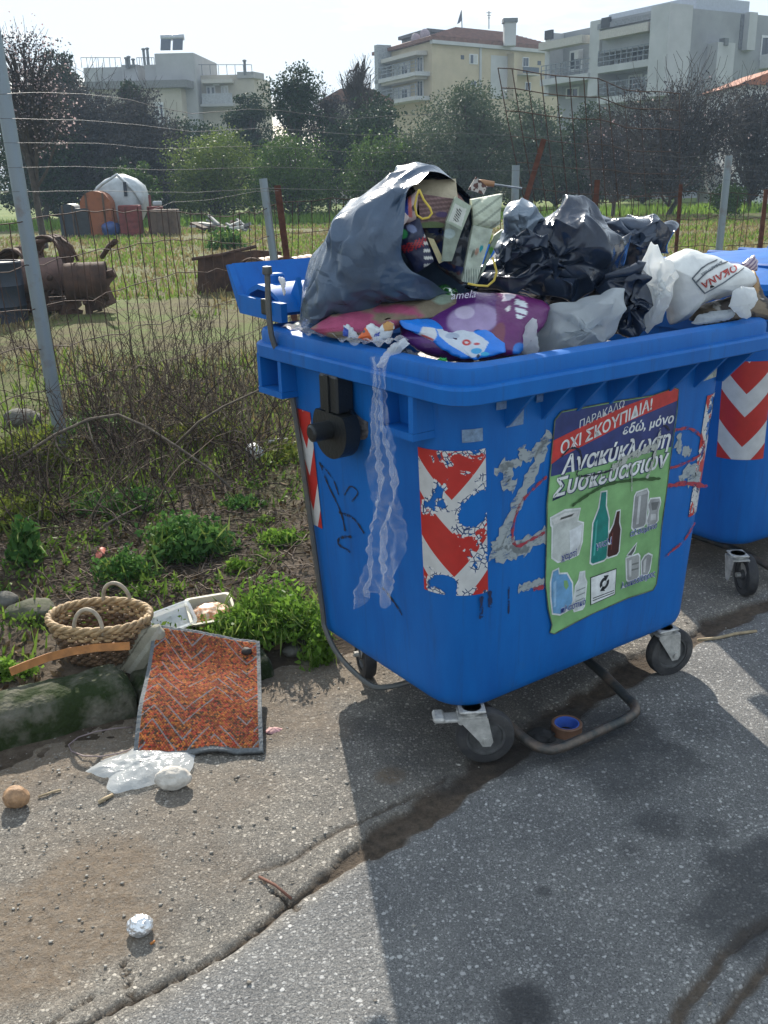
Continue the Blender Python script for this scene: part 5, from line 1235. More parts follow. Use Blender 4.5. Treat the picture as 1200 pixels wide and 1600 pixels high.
# clear film hanging over the left rim
def hang_film():
    def PU(px, py, u):
        d = ray(px, py); P0 = BIN + BU * u; return CAMP + d * (((P0 - CAMP) @ BU) / (d @ BU))
    rows = [(556, 588, 612), (575, 588, 612), (600, 589, 611), (630, 590, 614), (665, 591, 622), (700, 590, 632), (740, 590, 639), (790, 589, 643), (840, 587, 645), (870, 582, 645), (900, 574, 642), (920, 568, 636), (936, 566, 630)]
    ty = np.array([r[0] for r in rows]); n, m = 130, 46
    yy = np.linspace(ty[0], ty[-1], n); x0 = np.interp(yy, ty, [r[1] for r in rows]); x1 = np.interp(yy, ty, [r[2] for r in rows])
    V = np.zeros((n, m, 3))
    for i in range(n):
        t = (yy[i] - ty[0]) / (ty[-1] - ty[0])
        for j in range(m):
            a = j / (m - 1)
            yb = yy[i] + (14 * math.sin(a * 9 + 1) - 12 * abs(a - .5)) * max(0, t - .85) / .15
            wob = noise(np.array([a * 7 + .6 * math.sin(t * 5), t * 3.0, 1.7]), 91)
            P = PU(x0[i] + (x1[i] - x0[i]) * (.06 + .88 * a) + 1.5 * wob, yb, -.690)
            out = .012 + (.010 + .024 * sst(.05, .5, np.array([t]))[0]) * (.5 + .5 * math.sin(a * 17 + 5.0 * noise(np.array([t * 4, a * 2, 3.0]), 93))) + .014 * wob
            V[i, j] = P - BU * out
    P = V.reshape(-1, 3); P += .006 * np.stack([crumple(P, 95, 1, 26), crumple(P, 96, 1, 26), crumple(P, 97, .5, 26)], -1)
    # the part lying on the rim
    n2, m2 = 60, 20; W = np.zeros((n2, m2, 3))
    for i in range(n2):
        a = i / (n2 - 1); v = .34 - a * .56
        for j in range(m2):
            b = j / (m2 - 1); W[i, j] = BL(-.668 + .085 * b, v, 1.262 + .012 * abs(math.sin(b * 6 + a * 9)) + .006 * math.sin(a * 40 + b * 3) + .014 * sst(.7, 1, np.array([a]))[0])
    W = W.reshape(-1, 3); W[:, 2] += .004 * (1 + crumple(W, 98, 1, 18))
    Q = np.vstack([gridq(n, m), gridq(n2, m2) + n * m])
    o = link('plastic_film', fast('plastic_film', np.vstack([P, W]), Q), film('clear hanging film', (.99, .99, .99), .97, .06, 70, 1.0, -.2, .55), None, origin=P[0], smooth=True)
    tag(o, 'clear plastic film hanging in folds over the left side of the bin', 'film')
hang_film()
sil('film_bunch', [(600, 552), (612, 538), (630, 530), (636, 538), (628, 548), (612, 560), (600, 575), (588, 572)], 2.56, .03, .02, CLEAR, 76, .010, 10, n=80, K=18, label='bunched clear film on the front left corner of the rim', cat='film')
sil('tissue', [(436, 432), (444, 434), (448, 440), (444, 452), (447, 458), (443, 462), (439, 448), (436, 440)], 2.85, .008, .008, M('white tissue', (.7, .7, .7), .8), 77, .003, 12, n=50, K=12, label='scrap of white tissue caught on the bin lever', cat='tissue')

# ================================================================== litter by the kerb
def doormat():
    n, m = 190, 300
    c = [G(208, 1182, .012), G(412, 1177, .012), G(406, 1003, .15), G(240, 978, .20)]
    s, t = np.meshgrid(np.linspace(0, 1, n), np.linspace(0, 1, m), indexing='ij')
    P = c[0] * ((1 - s) * (1 - t))[..., None] + c[1] * (s * (1 - t))[..., None] + c[2] * (s * t)[..., None] + c[3] * ((1 - s) * t)[..., None]
    z = .014 * np.sin(PI * t) * (1 - .35 * s) + .016 * np.sin(2 * PI * t) + .022 * np.exp(-((s - .62) / .16) ** 2) * np.exp(-t / .12) + .012 * noise2(s * 3, t * 4, 3)
    bd = (np.minimum(s, 1 - s) * .40 < .014) | (np.minimum(t, 1 - t) * .55 < .012)
    zig = np.abs(((s * 2.0 + .25) % 1) - .5) * 2                     # zigzag rows
    row = t * 20 + zig * 4.5
    k = np.floor(row).astype(int); fr = row - k
    cx_ = s * 46 + .5 * (np.floor(t * 95).astype(int) % 2); cy_ = t * 95
    tuft = np.abs(np.sin(cx_ * PI)) * np.abs(np.sin(cy_ * PI)) ** .7
    tuft = np.where(bd, .2, tuft)
    z = z + .0045 * tuft + .002 * noise2(s * 60, t * 80, 9)
    P[..., 2] += z
    pal = np.array([(.50, .115, .028), (.44, .065, .030), (.50, .17, .035), (.47, .12, .035), (.38, .055, .032), (.52, .15, .03)])
    ix_, iy_ = np.floor(cx_).astype(np.int64), np.floor(cy_).astype(np.int64); h = _h(ix_, iy_, iy_ * 0, 5); h2 = np.clip(.55 * _h(ix_, iy_, iy_ * 0, 11) + .45 * _h((k * 3).astype(np.int64), np.floor(s * 4).astype(np.int64), k * 0, 3), 0, .999)
    C = pal[(h2 * 5.99).astype(int)] * (.42 + .85 * h[..., None]) * (1 + .35 * noise2(s * 2, t * 3, 6))[..., None]
    dark = (tuft < .20) | (h > .86); C = np.where(dark[..., None], np.array([.07, .035, .02]), C)
    line = (fr < .24) & ((k % 2) == 0) & (noise2(s * 4, t * 4 + k, 7) > -.12); C = np.where(line[..., None], np.array([.20, .205, .215]), C)
    C = np.where(bd[..., None], np.array([.13, .14, .145]), C)
    top = P.reshape(-1, 3); bot = top - np.array([0, 0, .012]); N = n * m
    loop = [i * m for i in range(n)] + [(n - 1) * m + j for j in range(1, m)] + [i * m + m - 1 for i in range(n - 2, -1, -1)] + list(range(m - 2, 0, -1))
    W = np.array([(loop[i], loop[i] + N, loop[(i + 1) % len(loop)] + N, loop[(i + 1) % len(loop)]) for i in range(len(loop))])
    Q = gridq(n, m)
    me = fast('doormat', np.vstack([top, bot]), np.vstack([Q, Q[:, ::-1] + N, W])); dye(me, np.vstack([C.reshape(-1, 3), np.tile((.05, .05, .05), (N, 1))]))
    o = link('doormat', me, vcol('woven mat', .75, .5, 300, .3, .25, 120), None, origin=c[0], smooth=True)
    tag(o, 'orange and red woven zigzag doormat with grey border, leaning on the kerb', 'doormat')
doormat()

def basket():
    P = G(163, 1022, .085); root = empty('wicker_basket', P, R(-6), 'oval wicker basket with two loop handles on the kerb', 'basket')
    wk = M('pale wicker', (.36, .24, .12), .65, var=.45, scale=30, bump=.4, bscale=140); wd = M('brown wicker', (.13, .075, .038), .7, var=.5, scale=30, bump=.4, bscale=140); wc = M('grey wicker', (.36, .30, .22), .6, var=.3, scale=40)
    a0, b0, a1, b1, Hh = .135, .095, .182, .130, .150
    def el(t, h, k=0): return ((a0 + (a1 - a0) * h + k) * math.cos(t), (b0 + (b1 - b0) * h + k) * math.sin(t))
    for r in range(11):
        mb = MB(); h = (r + .5) / 11
        mb.tube([(*el(2 * PI * i / 96, h, .0055 * (1 if (i // 2 + r) % 2 else -1)), .008 + h * (Hh - .012) + .002 * math.sin(i * .9 + r)) for i in range(96)], .0068, 5, closed=True)
        mb.build('woven_strand', wd if r < 8 else wk, root, smooth=True)
    for k in range(24):
        mb = MB(); t = 2 * PI * (k + .25) / 24; mb.tube([(*el(t, h), h * Hh) for h in (0, .5, 1)], .0055, 5); mb.build('stake', wd, root)
    rim = MB()
    for s in (0, 1, 2): rim.tube([(*el(2 * PI * i / 120, 1, .006 * math.cos(i * .55 + s * 2.09)), Hh + .004 + .008 * math.sin(i * .55 + s * 2.09)) for i in range(120)], .0085, 6, closed=True)
    rim.build('braided_rim', wk, root, smooth=True)
    bs = MB(); bs.lathe([(0, .004), (1, .004), (1, .0), (0, .0)], n=40); bs.v = [(x * a0, y * b0, z) for x, y, z in bs.v]; bs.build('basket_floor', wd, root)
    for sg, x0 in ((1, .02), (-1, .01)):
        mb = MB(); w = .052
        pts = [(x0 + w * math.cos(PI * k / 16), sg * (b1 - .004) - .012 * math.sin(PI * k / 16) * sg, Hh - .01 + .092 * math.sin(PI * k / 16) ** .8) for k in range(17)]
        mb.tube(pts, .0075, 8); mb.build('handle', wc, root, smooth=True)
basket()
def ribbon(name, pts, w, th, mat, label, cat, up=(0, 0, 1)):
    V = []; P = [Vector(p) for p in pts]
    for i, p in enumerate(P):
        t = (P[min(i + 1, len(P) - 1)] - P[max(i - 1, 0)]).normalized(); u = Vector(up) - t * t.dot(Vector(up)); u.normalize(); s = t.cross(u)
        V += [p + u * w / 2 + s * th / 2, p + u * w / 2 - s * th / 2, p - u * w / 2 - s * th / 2, p - u * w / 2 + s * th / 2]
    Fc = [(i * 4 + j, i * 4 + (j + 1) % 4, i * 4 + 4 + (j + 1) % 4, i * 4 + 4 + j) for i in range(len(P) - 1) for j in range(4)] + [(0, 1, 2, 3), tuple(len(V) - 4 + j for j in range(4))[::-1]]
    mb = MB(); mb.add(V, Fc); return tag(mb.build(name, mat, origin=pts[0]), label, cat)
sp_ = [G(x, y, z) for x, y, z in [(16, 1050, .165), (40, 1040, .17), (75, 1027, .175), (110, 1018, .18), (150, 1012, .182), (203, 1009, .18)]]
ribbon('orange_strap', sp_, .028, .005, M('orange leather', (.42, .17, .045), .5, var=.25, scale=25), 'flat orange-brown strap lying across the kerb in front of the basket', 'strap', (0, .25, 1))
sil('beige_sack', [(171, 1062), (178, 1036), (196, 1006), (222, 984), (246, 978), (262, 1000), (255, 1050), (238, 1108), (214, 1108), (190, 1088)], 3.06, .03, .08, CLOTHY, 81, .006, 7, n=130, K=30, label='round beige striped cloth bag behind the doormat', cat='bag', dyef=lambda p: paint(p, (.30, .28, .21), [((np.abs(np.sin((p[:, 0] * .75 + p[:, 1] * .55) * .11)) < .12) * 1.0, (.14, .125, .09)), ((np.abs(np.sin((p[:, 0] * .75 + p[:, 1] * .55) * .11)) > .93) * 1.0, (.38, .36, .29))]))

def food_tray():
    P = G(330, 966, .085); root = empty('food_tray', P, R(20), 'white plastic takeaway tray of orange leftovers beside the weeds', 'tray')
    def shell(a, b, z0, z1, r, flare, th=.004):
        rg = []
        for aa, bb, z in ((a - flare, b - flare, z0), (a, b, z1), (a + .006, b + .006, z1), (a + .006, b + .006, z1 + .004), (a - .004, b - .004, z1 + .004), (a - flare - .003, b - flare - .003, z0 + .004)):
            rg.append([(x, y, z) for x, y in rrect(aa, bb, r, 5)])
        mb = MB(); loft(mb, rg, True, True); return mb
    shell(.086, .076, .0, .048, .02, .012).build('tray_base', M('cream plastic tray', (.62, .56, .42), .35, var=.1), root, auto=35)
    blob('leftovers', (0, 0, .026), (.070, .060, .024), M('orange food', (.50, .17, .05), .5, col2=(.62, .50, .36), scale=60, detail=6, thresh=(.4, .6)), root, s=4, amp=.25, freq=5, sub=4)
    root.rotation_euler = (R(16), 0, R(20))
    bl = MB(); bl.box((0, -.068, .016), (.13, .008, .03), bev=.003); bl.build('food_spill', M('orange sauce', (.60, .18, .02), .3), root)
    ld = shell(.080, .060, .0, .014, .02, .006); o = ld.build('clear_lid', film('clear tray lid', (.9, .92, .93), .55, .12, 40, .3, .15), root, auto=35)
    o.location = (-.150, -.012, .028); o.rotation_euler = (R(4), R(-10), R(6))
food_tray()

def ground_sheet(name, out, mat, label, cat, h=.02, seed=1, z0=.01, n=100, K=22):
    O = resample(out, n, seed, 1.5); c = O.mean(0); V = []
    for r in np.linspace(.02, 1, K):
        for px, py in c + (O - c) * r: V.append(G(px, py, z0))
    V = np.array(V); rr = np.repeat(np.linspace(.02, 1, K), n)
    V[:, 2] += h * (1 - rr ** 3) * (.6 + .5 * fbm(V * 18, seed, 3)) + .5 * h * np.abs(crumple(V, seed, 1, 16)) * (1.05 - rr)
    Q = np.array([(i * n + j, i * n + (j + 1) % n, (i + 1) * n + (j + 1) % n, (i + 1) * n + j) for i in range(K - 1) for j in range(n)])
    return tag(link(name, fast(name, V, Q), mat, None, origin=G(c[0], c[1], 0), smooth=True), label, cat)
ground_sheet('plastic_bag', [(134, 1206), (150, 1192), (190, 1178), (215, 1168), (260, 1172), (306, 1176), (300, 1200), (285, 1222), (245, 1225), (215, 1232), (178, 1241), (166, 1232), (172, 1216), (150, 1212)], film('clear bag on ground', (.88, .92, .94), .38, .15, 60, .8, .3), 'crumpled clear plastic bag below the doormat', 'bag', .028, 4)
rk = blob('white_stone', G(270, 1216, .03), (.052, .036, .034), M('white stone', (.52, .48, .42), .8, var=.18, scale=30, bump=.5, bscale=80), s=8, amp=.22, freq=2.2, sub=4); tag(rk, 'pale rounded stone holding down the clear plastic bag', 'stone')
pt = blob('potato', G(25, 1246, .03), (.040, .030, .033), M('potato skin', (.34, .20, .105), .7, var=.35, scale=45, bump=.4, bscale=90), s=12, amp=.22, freq=1.3, sub=4); tag(pt, 'brown potato lying on the asphalt at the left edge', 'potato')
mb = MB(); mb.lathe([(0, .002), (.004, 0), (.006, .002)], G(25, 1246, .03) + np.array([.004, -.018, .029]), 8); 
fo = blob('foil_ball', G(219, 1446, .022), (.031, .027, .025), M('crumpled aluminium foil', (.80, .81, .82), .28, .75, var=.1, scale=60, bump=.6, bscale=120), s=15, amp=.12, freq=3, sub=5, crease=.06, cfreq=2.2, smooth=False); tag(fo, 'crumpled ball of silver foil on the asphalt', 'foil')
wl_ = [G(x, y, .012 + .012 * math.sin(i)) for i, (x, y) in enumerate([(208, 1136), (180, 1138), (150, 1143), (122, 1152), (107, 1164), (112, 1174), (130, 1181), (158, 1182), (185, 1177), (204, 1171)])]
mb = MB(); mb.tube(wl_, .0022, 5); tag(mb.build('wire_loop', M('old cable', (.25, .19, .19), .6), smooth=True, origin=wl_[0]), 'thin loop of wire on the asphalt below the kerb', 'wire')
def stick(pts, r, mat, label, name='stick', cat='stick'):
    q = [G(*p) for p in pts]; mb = MB(); mb.tube(q, r, 6); return tag(mb.build(name, mat, smooth=True, origin=q[0]), label, cat)
TW = M('pale twig', (.36, .28, .17), .8, var=.3, scale=40); DT = M('dark twig', (.075, .045, .028), .85, var=.4, scale=40)
stick([(154, 1254, .006), (164, 1248, .010), (176, 1242, .008)], .0055, TW, 'short pale stick below the clear plastic bag')
stick([(60, 1245, .006), (80, 1238, .007), (95, 1234, .006)], .003, TW, 'thin dry stalk beside the potato', 'stalk', 'stalk')
stick([(405, 1370, .008), (430, 1383, .012), (455, 1404, .01)], .004, M('rusty twig', (.13, .055, .035), .8, var=.3), 'reddish twig lying in the dirt joint', 'twig', 'twig')
stick([(1090, 1000, .008), (1120, 997, .012), (1150, 990, .012), (1182, 986, .008)], .006, TW, 'pale stick on the wet dirt under the bins')
stick([(235, 1475, .003), (242, 1470, .004)], .003, M('orange scrap', (.45, .16, .03), .6), 'tiny curled orange peel near the foil ball', 'peel', 'peel')
pc = ground_sheet('pink_scrap', [(414, 1143), (420, 1138), (432, 1136), (441, 1139), (434, 1145), (422, 1147)], M('pink paper', (.55, .30, .29), .7, var=.3, scale=40), 'torn pink paper scrap right of the doormat', 'paper', .012, 6, .006, 40, 10)
# roll of tape under the front edge
tp = G(885, 1146, 0); root = empty('tape_roll', tp, 0, 'roll of blue-lined brown tape standing under the bin', 'tape')
MB().lathe([(.047, .0), (.049, .002), (.049, .038), (.047, .04), (.040, .04), (.0395, .0)], n=32).build('tape_outside', M('brown tape', (.17, .09, .055), .5, var=.3), root, auto=35)
MB().lathe([(.0392, .002), (.0392, .039), (.036, .039), (.036, .002), (.0392, .002)], n=32).build('tape_core', M('blue core', (.05, .13, .52), .5, var=.15), root, auto=35)
blob('oily_rag', G(845, 1150, .015), (.045, .035, .022), M('black rag', (.012, .012, .013), .8, var=.4), s=19, amp=.3, freq=2.5, sub=4); tag(bpy.data.objects['oily_rag'], 'small black oily lump left of the tape roll', 'rag')
# stones and rubble of the verge
def stone(px, py, r, mat, label, s, sq=.6, z=None):
    p = G(px, py, .06); zz = gh1(p[0], p[1]) if z is None else z; p[2] = zz + r * sq * .45
    o = blob('stone', p, (r, r * .8, r * sq), mat, s=s, amp=.28, freq=2, sub=3); return tag(o, label, 'stone', 'stones on the verge')
GS = M('grey field stone', (.10, .095, .08), .9, var=.35, scale=14, bump=.5, bscale=60); MS = M('mossy stone', (.035, .045, .015), .95, col2=(.12, .11, .08), scale=10, bump=.5, bscale=60)
stone(2, 955, .07, GS, 'grey stone at the left edge above the kerb', 31); stone(52, 968, .10, MS, 'flat mossy stone left of the basket', 32, .4); stone(456, 1004, .035, GS, 'small grey stone in front of the weed clump', 33); stone(480, 1016, .025, MS, 'tiny dark stone beside the bin wheel frame', 36); stone(35, 665, .13, GS, 'pale rubble lump beside the tall fence post', 37)
stone(388, 1050, .020, M('dark pebble', (.02, .015, .012), .7), 'dark lump lying on the doormat', 38, .7, .135)
# litter behind
lp = G(400, 716, .06); bo = MB(); bo.tube([lp + np.array(q) for q in [(-.045, .10, .05), (-.04, .09, .05), (-.03, .06, .05), (.0, -.0, .045), (.02, -.06, .04), (.022, -.07, .04)]], [.012, .013, .04, .044, .042, .02], 14)
tag(bo.build('white_bottle', WHITEP, smooth=True, origin=lp), 'white plastic bottle lying on the verge left of the bin', 'bottle')
q0, q1 = G(412, 693, .08), G(449, 687, .09); mb = MB(); mb.tube([q0, (q0 + q1) / 2 + np.array([0, 0, .01]), q1], .012, 6); tag(mb.build('white_stick', WHITEP, smooth=True, origin=q0), 'white plastic strip beside the white bottle', 'strip')
q = [G(x, y, .05) for x, y in [(170, 738), (200, 742), (235, 744), (262, 750), (285, 757)]]; mb = MB(); mb.tube(q, [.01, .012, .014, .012, .008], 6); tag(mb.build('red_strip', M('faded red strip', (.28, .07, .07), .7, var=.5, scale=20), smooth=True, origin=q[0]), 'faded red strip in the brush', 'strip')
lf = ground_sheet('red_leaf', [(148, 870), (152, 860), (160, 854), (166, 858), (162, 866), (154, 874)], M('red leaf', (.42, .11, .07), .6), 'curled red leaf behind the basket', 'leaf', .02, 7, .09, 30, 8)

# loose gravel and leaf litter (uncountable)
def gravel(n):
    rg = np.random.default_rng(5); out = []
    x = rg.uniform(-1.6, 1.5, n * 4); y = rg.uniform(1.5, 4.0, n * 4)
    s = sedge(x, y); lane = (x - JOINT[3][0]) * .7 - (y - JOINT[3][1]) * .714
    keep = (s < .25) & (rg.uniform(size=n * 4) < np.where(lane < -.05, 1.0, .03)); x, y = x[keep][:n], y[keep][:n]; n = len(x)
    r = .0018 + .0038 * rg.uniform(size=n) ** 3
    B = np.array([(1, 0, 0), (-1, 0, 0), (0, 1, 0), (0, -1, 0), (0, 0, .7), (0, 0, -.5)]); Fc = np.array([(0, 2, 4), (2, 1, 4), (1, 3, 4), (3, 0, 4), (2, 0, 5), (1, 2, 5), (3, 1, 5), (0, 3, 5)])
    V = B[None] * r[:, None, None] * rg.uniform(.6, 1.4, (n, 6, 3)) * np.array([1.3, 1.3, .55]); w = rg.uniform(0, 6.28, n)
    cx = V[..., 0] * np.cos(w)[:, None] - V[..., 1] * np.sin(w)[:, None]; cy = V[..., 0] * np.sin(w)[:, None] + V[..., 1] * np.cos(w)[:, None]
    V = np.stack([cx + x[:, None], cy + y[:, None], V[..., 2] + (.004 + r * .3)[:, None]], -1)
    Q = Fc[None] + (np.arange(n) * 6)[:, None, None]
    m, nt, N, L, b = nodes_of('loose grit'); g = N.new('ShaderNodeNewGeometry'); rp = N.new('ShaderNodeValToRGB')
    rp.color_ramp.elements[0].color = (.13, .115, .095, 1); rp.color_ramp.elements[1].color = (.34, .32, .285, 1); L.new(g.outputs['Random Per Island'], rp.inputs[0]); L.new(rp.outputs[0], b.inputs['Base Color']); b.inputs['Roughness'].default_value = .9
    tag(link('gravel', fast('gravel', V.reshape(-1, 3), Q.reshape(-1, 3)), m), 'loose grit on the old asphalt', kind='stuff')
gravel(2400)

# ================================================================== verge plants, brush, fences
def leaf_litter(n):
    rg = np.random.default_rng(15); x = rg.uniform(-2.6, 1.2, n * 3); y = rg.uniform(2.6, 7.5, n * 3); s = sedge(x, y)
    k = s > .12; x, y = x[k][:n], y[k][:n]; C = np.stack([x, y, gh(x, y) + .012], -1)
    me = leaves_fast('leaf_litter', C, .035, .5, 0, rg); 
    tag(link('leaf_litter', me, leafmat('dead leaves', (.04, .026, .016), (.20, .145, .085), .15, .8)), 'dead leaves and chaff over the verge', kind='stuff')
leaf_litter(9000)
def blades(n, xr, yr, hmin, hmax, mask, seed, name, mat, label):
    rg = np.random.default_rng(seed); x = rg.uniform(*xr, n * 3); y = yr[0] + (yr[1] - yr[0]) * rg.uniform(size=n * 3) ** 1.7
    k = mask(x, y); x, y = x[k][:n], y[k][:n]; n = len(x); z = gh(x, y)
    h = rg.uniform(hmin, hmax, n) * (.6 + .8 * rg.uniform(size=n) ** 2); w = .0035 + .0009 * y; a = rg.uniform(0, 6.28, n); b = rg.uniform(0, 6.28, n); l = h * rg.uniform(.1, .7, n)
    P = np.stack([x, y, z], -1); dx = np.stack([np.cos(a), np.sin(a), a * 0], -1) * w[:, None]; up = np.stack([np.cos(b) * l, np.sin(b) * l, h], -1)
    mid = P + up * .55 + np.array([0, 0, .12]) * h[:, None]
    V = np.stack([P - dx, P + dx, mid + dx * .6, P + up, mid - dx * .6], 1).reshape(-1, 3)
    Q = np.arange(n * 5).reshape(-1, 5)
    tag(link(name, fast(name, V, Q), mat), label, kind='stuff')
patch = lambda x, y, s, f=.5: noise2(x * f, y * f, s, 3)
blades(26000, (-14, 14), (6.0, 42), .04, .14, lambda x, y: (np.abs(x) < y * .55 + 1) & (patch(x, y, 4, .35) > -.25), 3, 'dry_grass', leafmat('dry grass', (.17, .135, .06), (.33, .27, .13), .3, .8), 'short dry grass of the field')
blades(30000, (-14, 14), (5.0, 42), .04, .13, lambda x, y: (np.abs(x) < y * .55 + 1) & (patch(x, y, 14, .5) > .0), 4, 'green_grass', leafmat('field grass', (.10, .17, .03), (.22, .30, .06), .4, .7), 'short green grass in patches on the field')
blades(900, (-2.8, 1.0), (3.0, 7.5), .03, .08, lambda x, y: (sedge(x, y) > .2) & (patch(x, y, 24, 1.4) > .25), 5, 'verge_grass', leafmat('verge grass', (.07, .14, .02), (.20, .30, .05), .4, .7), 'sparse green grass on the verge')
def weed(px, py, rx, ry, hh, n, size, cols, label, seed, stems=14, up=.3, name='weed_clump', z=.06):
    rg = np.random.default_rng(seed); p = G(px, py, z); z0 = gh1(p[0], p[1])
    d = rg.normal(size=(n, 3)); d /= np.linalg.norm(d, axis=1)[:, None]; d[:, 2] = np.abs(d[:, 2]); r = rg.uniform(size=n) ** .45
    lump = 1 + .75 * fbm(d * 2.6 + seed, seed, 2); C = d * r[:, None] * lump[:, None] * np.array([rx, ry, hh]); C += rg.normal(size=(n, 3)) * .006
    root = empty(name, (p[0], p[1], z0), 0, label, 'plant', 'weeds on the verge')
    link('foliage', leaves_fast('foliage', C, size, .5, up, rg), leafmat(*cols), root)
    nb = max(30, n // 14); ga = rg.uniform(0, 6.28, nb); gr = rg.uniform(size=nb) ** .6; B0 = np.stack([np.cos(ga) * gr * rx * 1.15, np.sin(ga) * gr * ry * 1.15, rg.uniform(.15, .8, nb) * hh], -1)
    link('grass_blades', leaves_fast('grass_blades', B0, size * 3.2, .07, 1.6, rg), leafmat('weed grass', (.07, .13, .02), (.24, .30, .08), .4, .6), root)
    paths = []
    for k in range(stems):
        t = rg.normal(size=3); t[2] = abs(t[2]) + .4; t /= np.linalg.norm(t); L0 = t * np.array([rx, ry, hh * 1.1]); paths.append([L0 * s + rg.normal(size=3) * .008 * s for s in (0, .3, .6, 1)])
    link('stems', tubes_fast('stems', paths, [.003] * stems, 4), M('weed stem', (.09, .16, .03), .7), root)
W1 = ('bright weed leaves', (.075, .16, .02), (.20, .34, .05), .45, .45); W2 = ('dark weed leaves', (.04, .11, .025), (.12, .24, .06), .4, .5); W3 = ('yellow weed leaves', (.10, .135, .025), (.23, .26, .05), .4, .5)  # the second leaf set is simply a darker green
weed(425, 985, .20, .17, .16, 3600, .026, W1, 'lush bright green weed clump left of the bin', 1, 20); weed(372, 995, .11, .09, .09, 1100, .026, W1, 'low green weed between the food tray and the bin', 2, 8); weed(497, 1008, .06, .09, .12, 700, .03, W1, 'grassy weed touching the bin frame', 3, 8, 1.2)
weed(298, 866, .20, .16, .17, 2600, .036, W2, 'dark green leafy weed in the middle of the verge', 4, 16); weed(438, 850, .11, .08, .06, 800, .026, W1, 'small bright weed behind the lush clump', 5, 6); weed(200, 908, .14, .10, .12, 1000, .030, W2, 'leafy weed behind the basket handles', 6, 8)
weed(42, 890, .07, .06, .20, 500, .05, W2, 'tall grass tuft at the left edge', 7, 10, 2.0); weed(371, 896, .06, .05, .05, 350, .026, W1, 'tiny green weed above the food tray', 8, 4); weed(28, 735, .32, .25, .20, 2200, .045, W3, 'yellow-green weed around the foot of the tall post', 9, 14); weed(20, 820, .2, .2, .14, 1200, .04, W3, 'yellow-green weed low at the left edge', 10, 8)
weed(190, 800, .25, .2, .10, 900, .04, W2, 'sparse weed under the brush', 11, 8); weed(15, 1062, .09, .06, .06, 500, .022, W1, 'small weed sprouting on the kerb end', 12, 5); weed(330, 690, .3, .22, .14, 1300, .045, W3, 'weed patch inside the thicket', 13, 8); weed(445, 720, .15, .2, .10, 700, .035, W3, 'yellowish weed behind the white bottle', 14, 6)
weed(355, 385, .55, .4, .5, 1200, .12, W2, 'leafy green weed out in the field', 15, 8); weed(380, 790, .12, .1, .05, 500, .03, W2, 'flat weed left of the bin corner', 16, 4); weed(150, 690, .3, .2, .16, 1200, .045, W2, 'low leafy weed behind the tall post', 17, 6)

# dry thicket
def thicket():
    rg = np.random.default_rng(22); paths = []; rad = []
    spots = []
    for k in range(145):
        px = rg.uniform(130, 455); py = rg.uniform(600, 760); p = G(px, py, .06); spots.append((p[0], p[1]))
    for k in range(60): p = G(rg.uniform(-40, 480), rg.uniform(500, 620), .05); spots.append((p[0], p[1]))
    for k in range(40): p = G(rg.uniform(-30, 330), rg.uniform(750, 850), .05); spots.append((p[0], p[1]))
    for (x, y) in spots:
        for j in range(rg.integers(3, 7)):
            L0 = rg.uniform(.25, .85); d = rg.normal(size=3) * .55; d[2] = 1 if rg.uniform() < .8 else .25; d /= np.linalg.norm(d)
            q = [np.array([x + rg.normal() * .05, y + rg.normal() * .05, gh1(x, y) - .02])]; n = 7
            for i in range(n):
                d = d + rg.normal(size=3) * .22; d[2] += .02; d /= np.linalg.norm(d); q.append(q[-1] + d * L0 / n)
            paths.append(q); rad.append(rg.uniform(.002, .0052))
            for b in range(rg.integers(1, 5)):
                s = rg.integers(2, n); e = rg.normal(size=3) * .8; e[2] = abs(e[2]) * .6 + .2; e /= np.linalg.norm(e); l = rg.uniform(.08, .3); z = [q[s]]
                for i in range(4): e = e + rg.normal(size=3) * .25; e /= np.linalg.norm(e); z.append(z[-1] + e * l / 4)
                paths.append(z); rad.append(rg.uniform(.0012, .0024))
    m, nt, N, L, b = nodes_of('dry twigs'); g = N.new('ShaderNodeNewGeometry'); rp = N.new('ShaderNodeValToRGB')
    rp.color_ramp.elements[0].color = (.026, .017, .012, 1); rp.color_ramp.elements[1].color = (.20, .155, .11, 1); e = rp.color_ramp.elements.new(.7); e.color = (.075, .048, .033, 1)
    L.new(g.outputs['Random Per Island'], rp.inputs[0]); L.new(rp.outputs[0], b.inputs['Base Color']); b.inputs['Roughness'].default_value = .9
    tag(link('dry_brush', tubes_fast('dry_brush', paths, rad, 3), m), 'tangled thicket of dry twigs in front of the fence', kind='stuff')
    # twigs lying about
    paths = []; rad = []
    for k in range(800):
        p = G(rg.uniform(-20, 480), rg.uniform(730, 960), .06); z = gh1(p[0], p[1]) + .01; a = rg.uniform(0, 6.28); l = rg.uniform(.06, .3); q = []
        if sedge(p[0], p[1]) < .1: continue
        for i in range(5): q.append((p[0] + math.cos(a) * l * i / 4 + rg.normal() * .008, p[1] + math.sin(a) * l * i / 4 + rg.normal() * .008, z + abs(rg.normal()) * .015))
        paths.append(q); rad.append(rg.uniform(.0012, .004))
    tag(link('fallen_twigs', tubes_fast('fallen_twigs', paths, rad, 3), m), 'fallen twigs and stalks strewn on the verge', kind='stuff')
thicket()
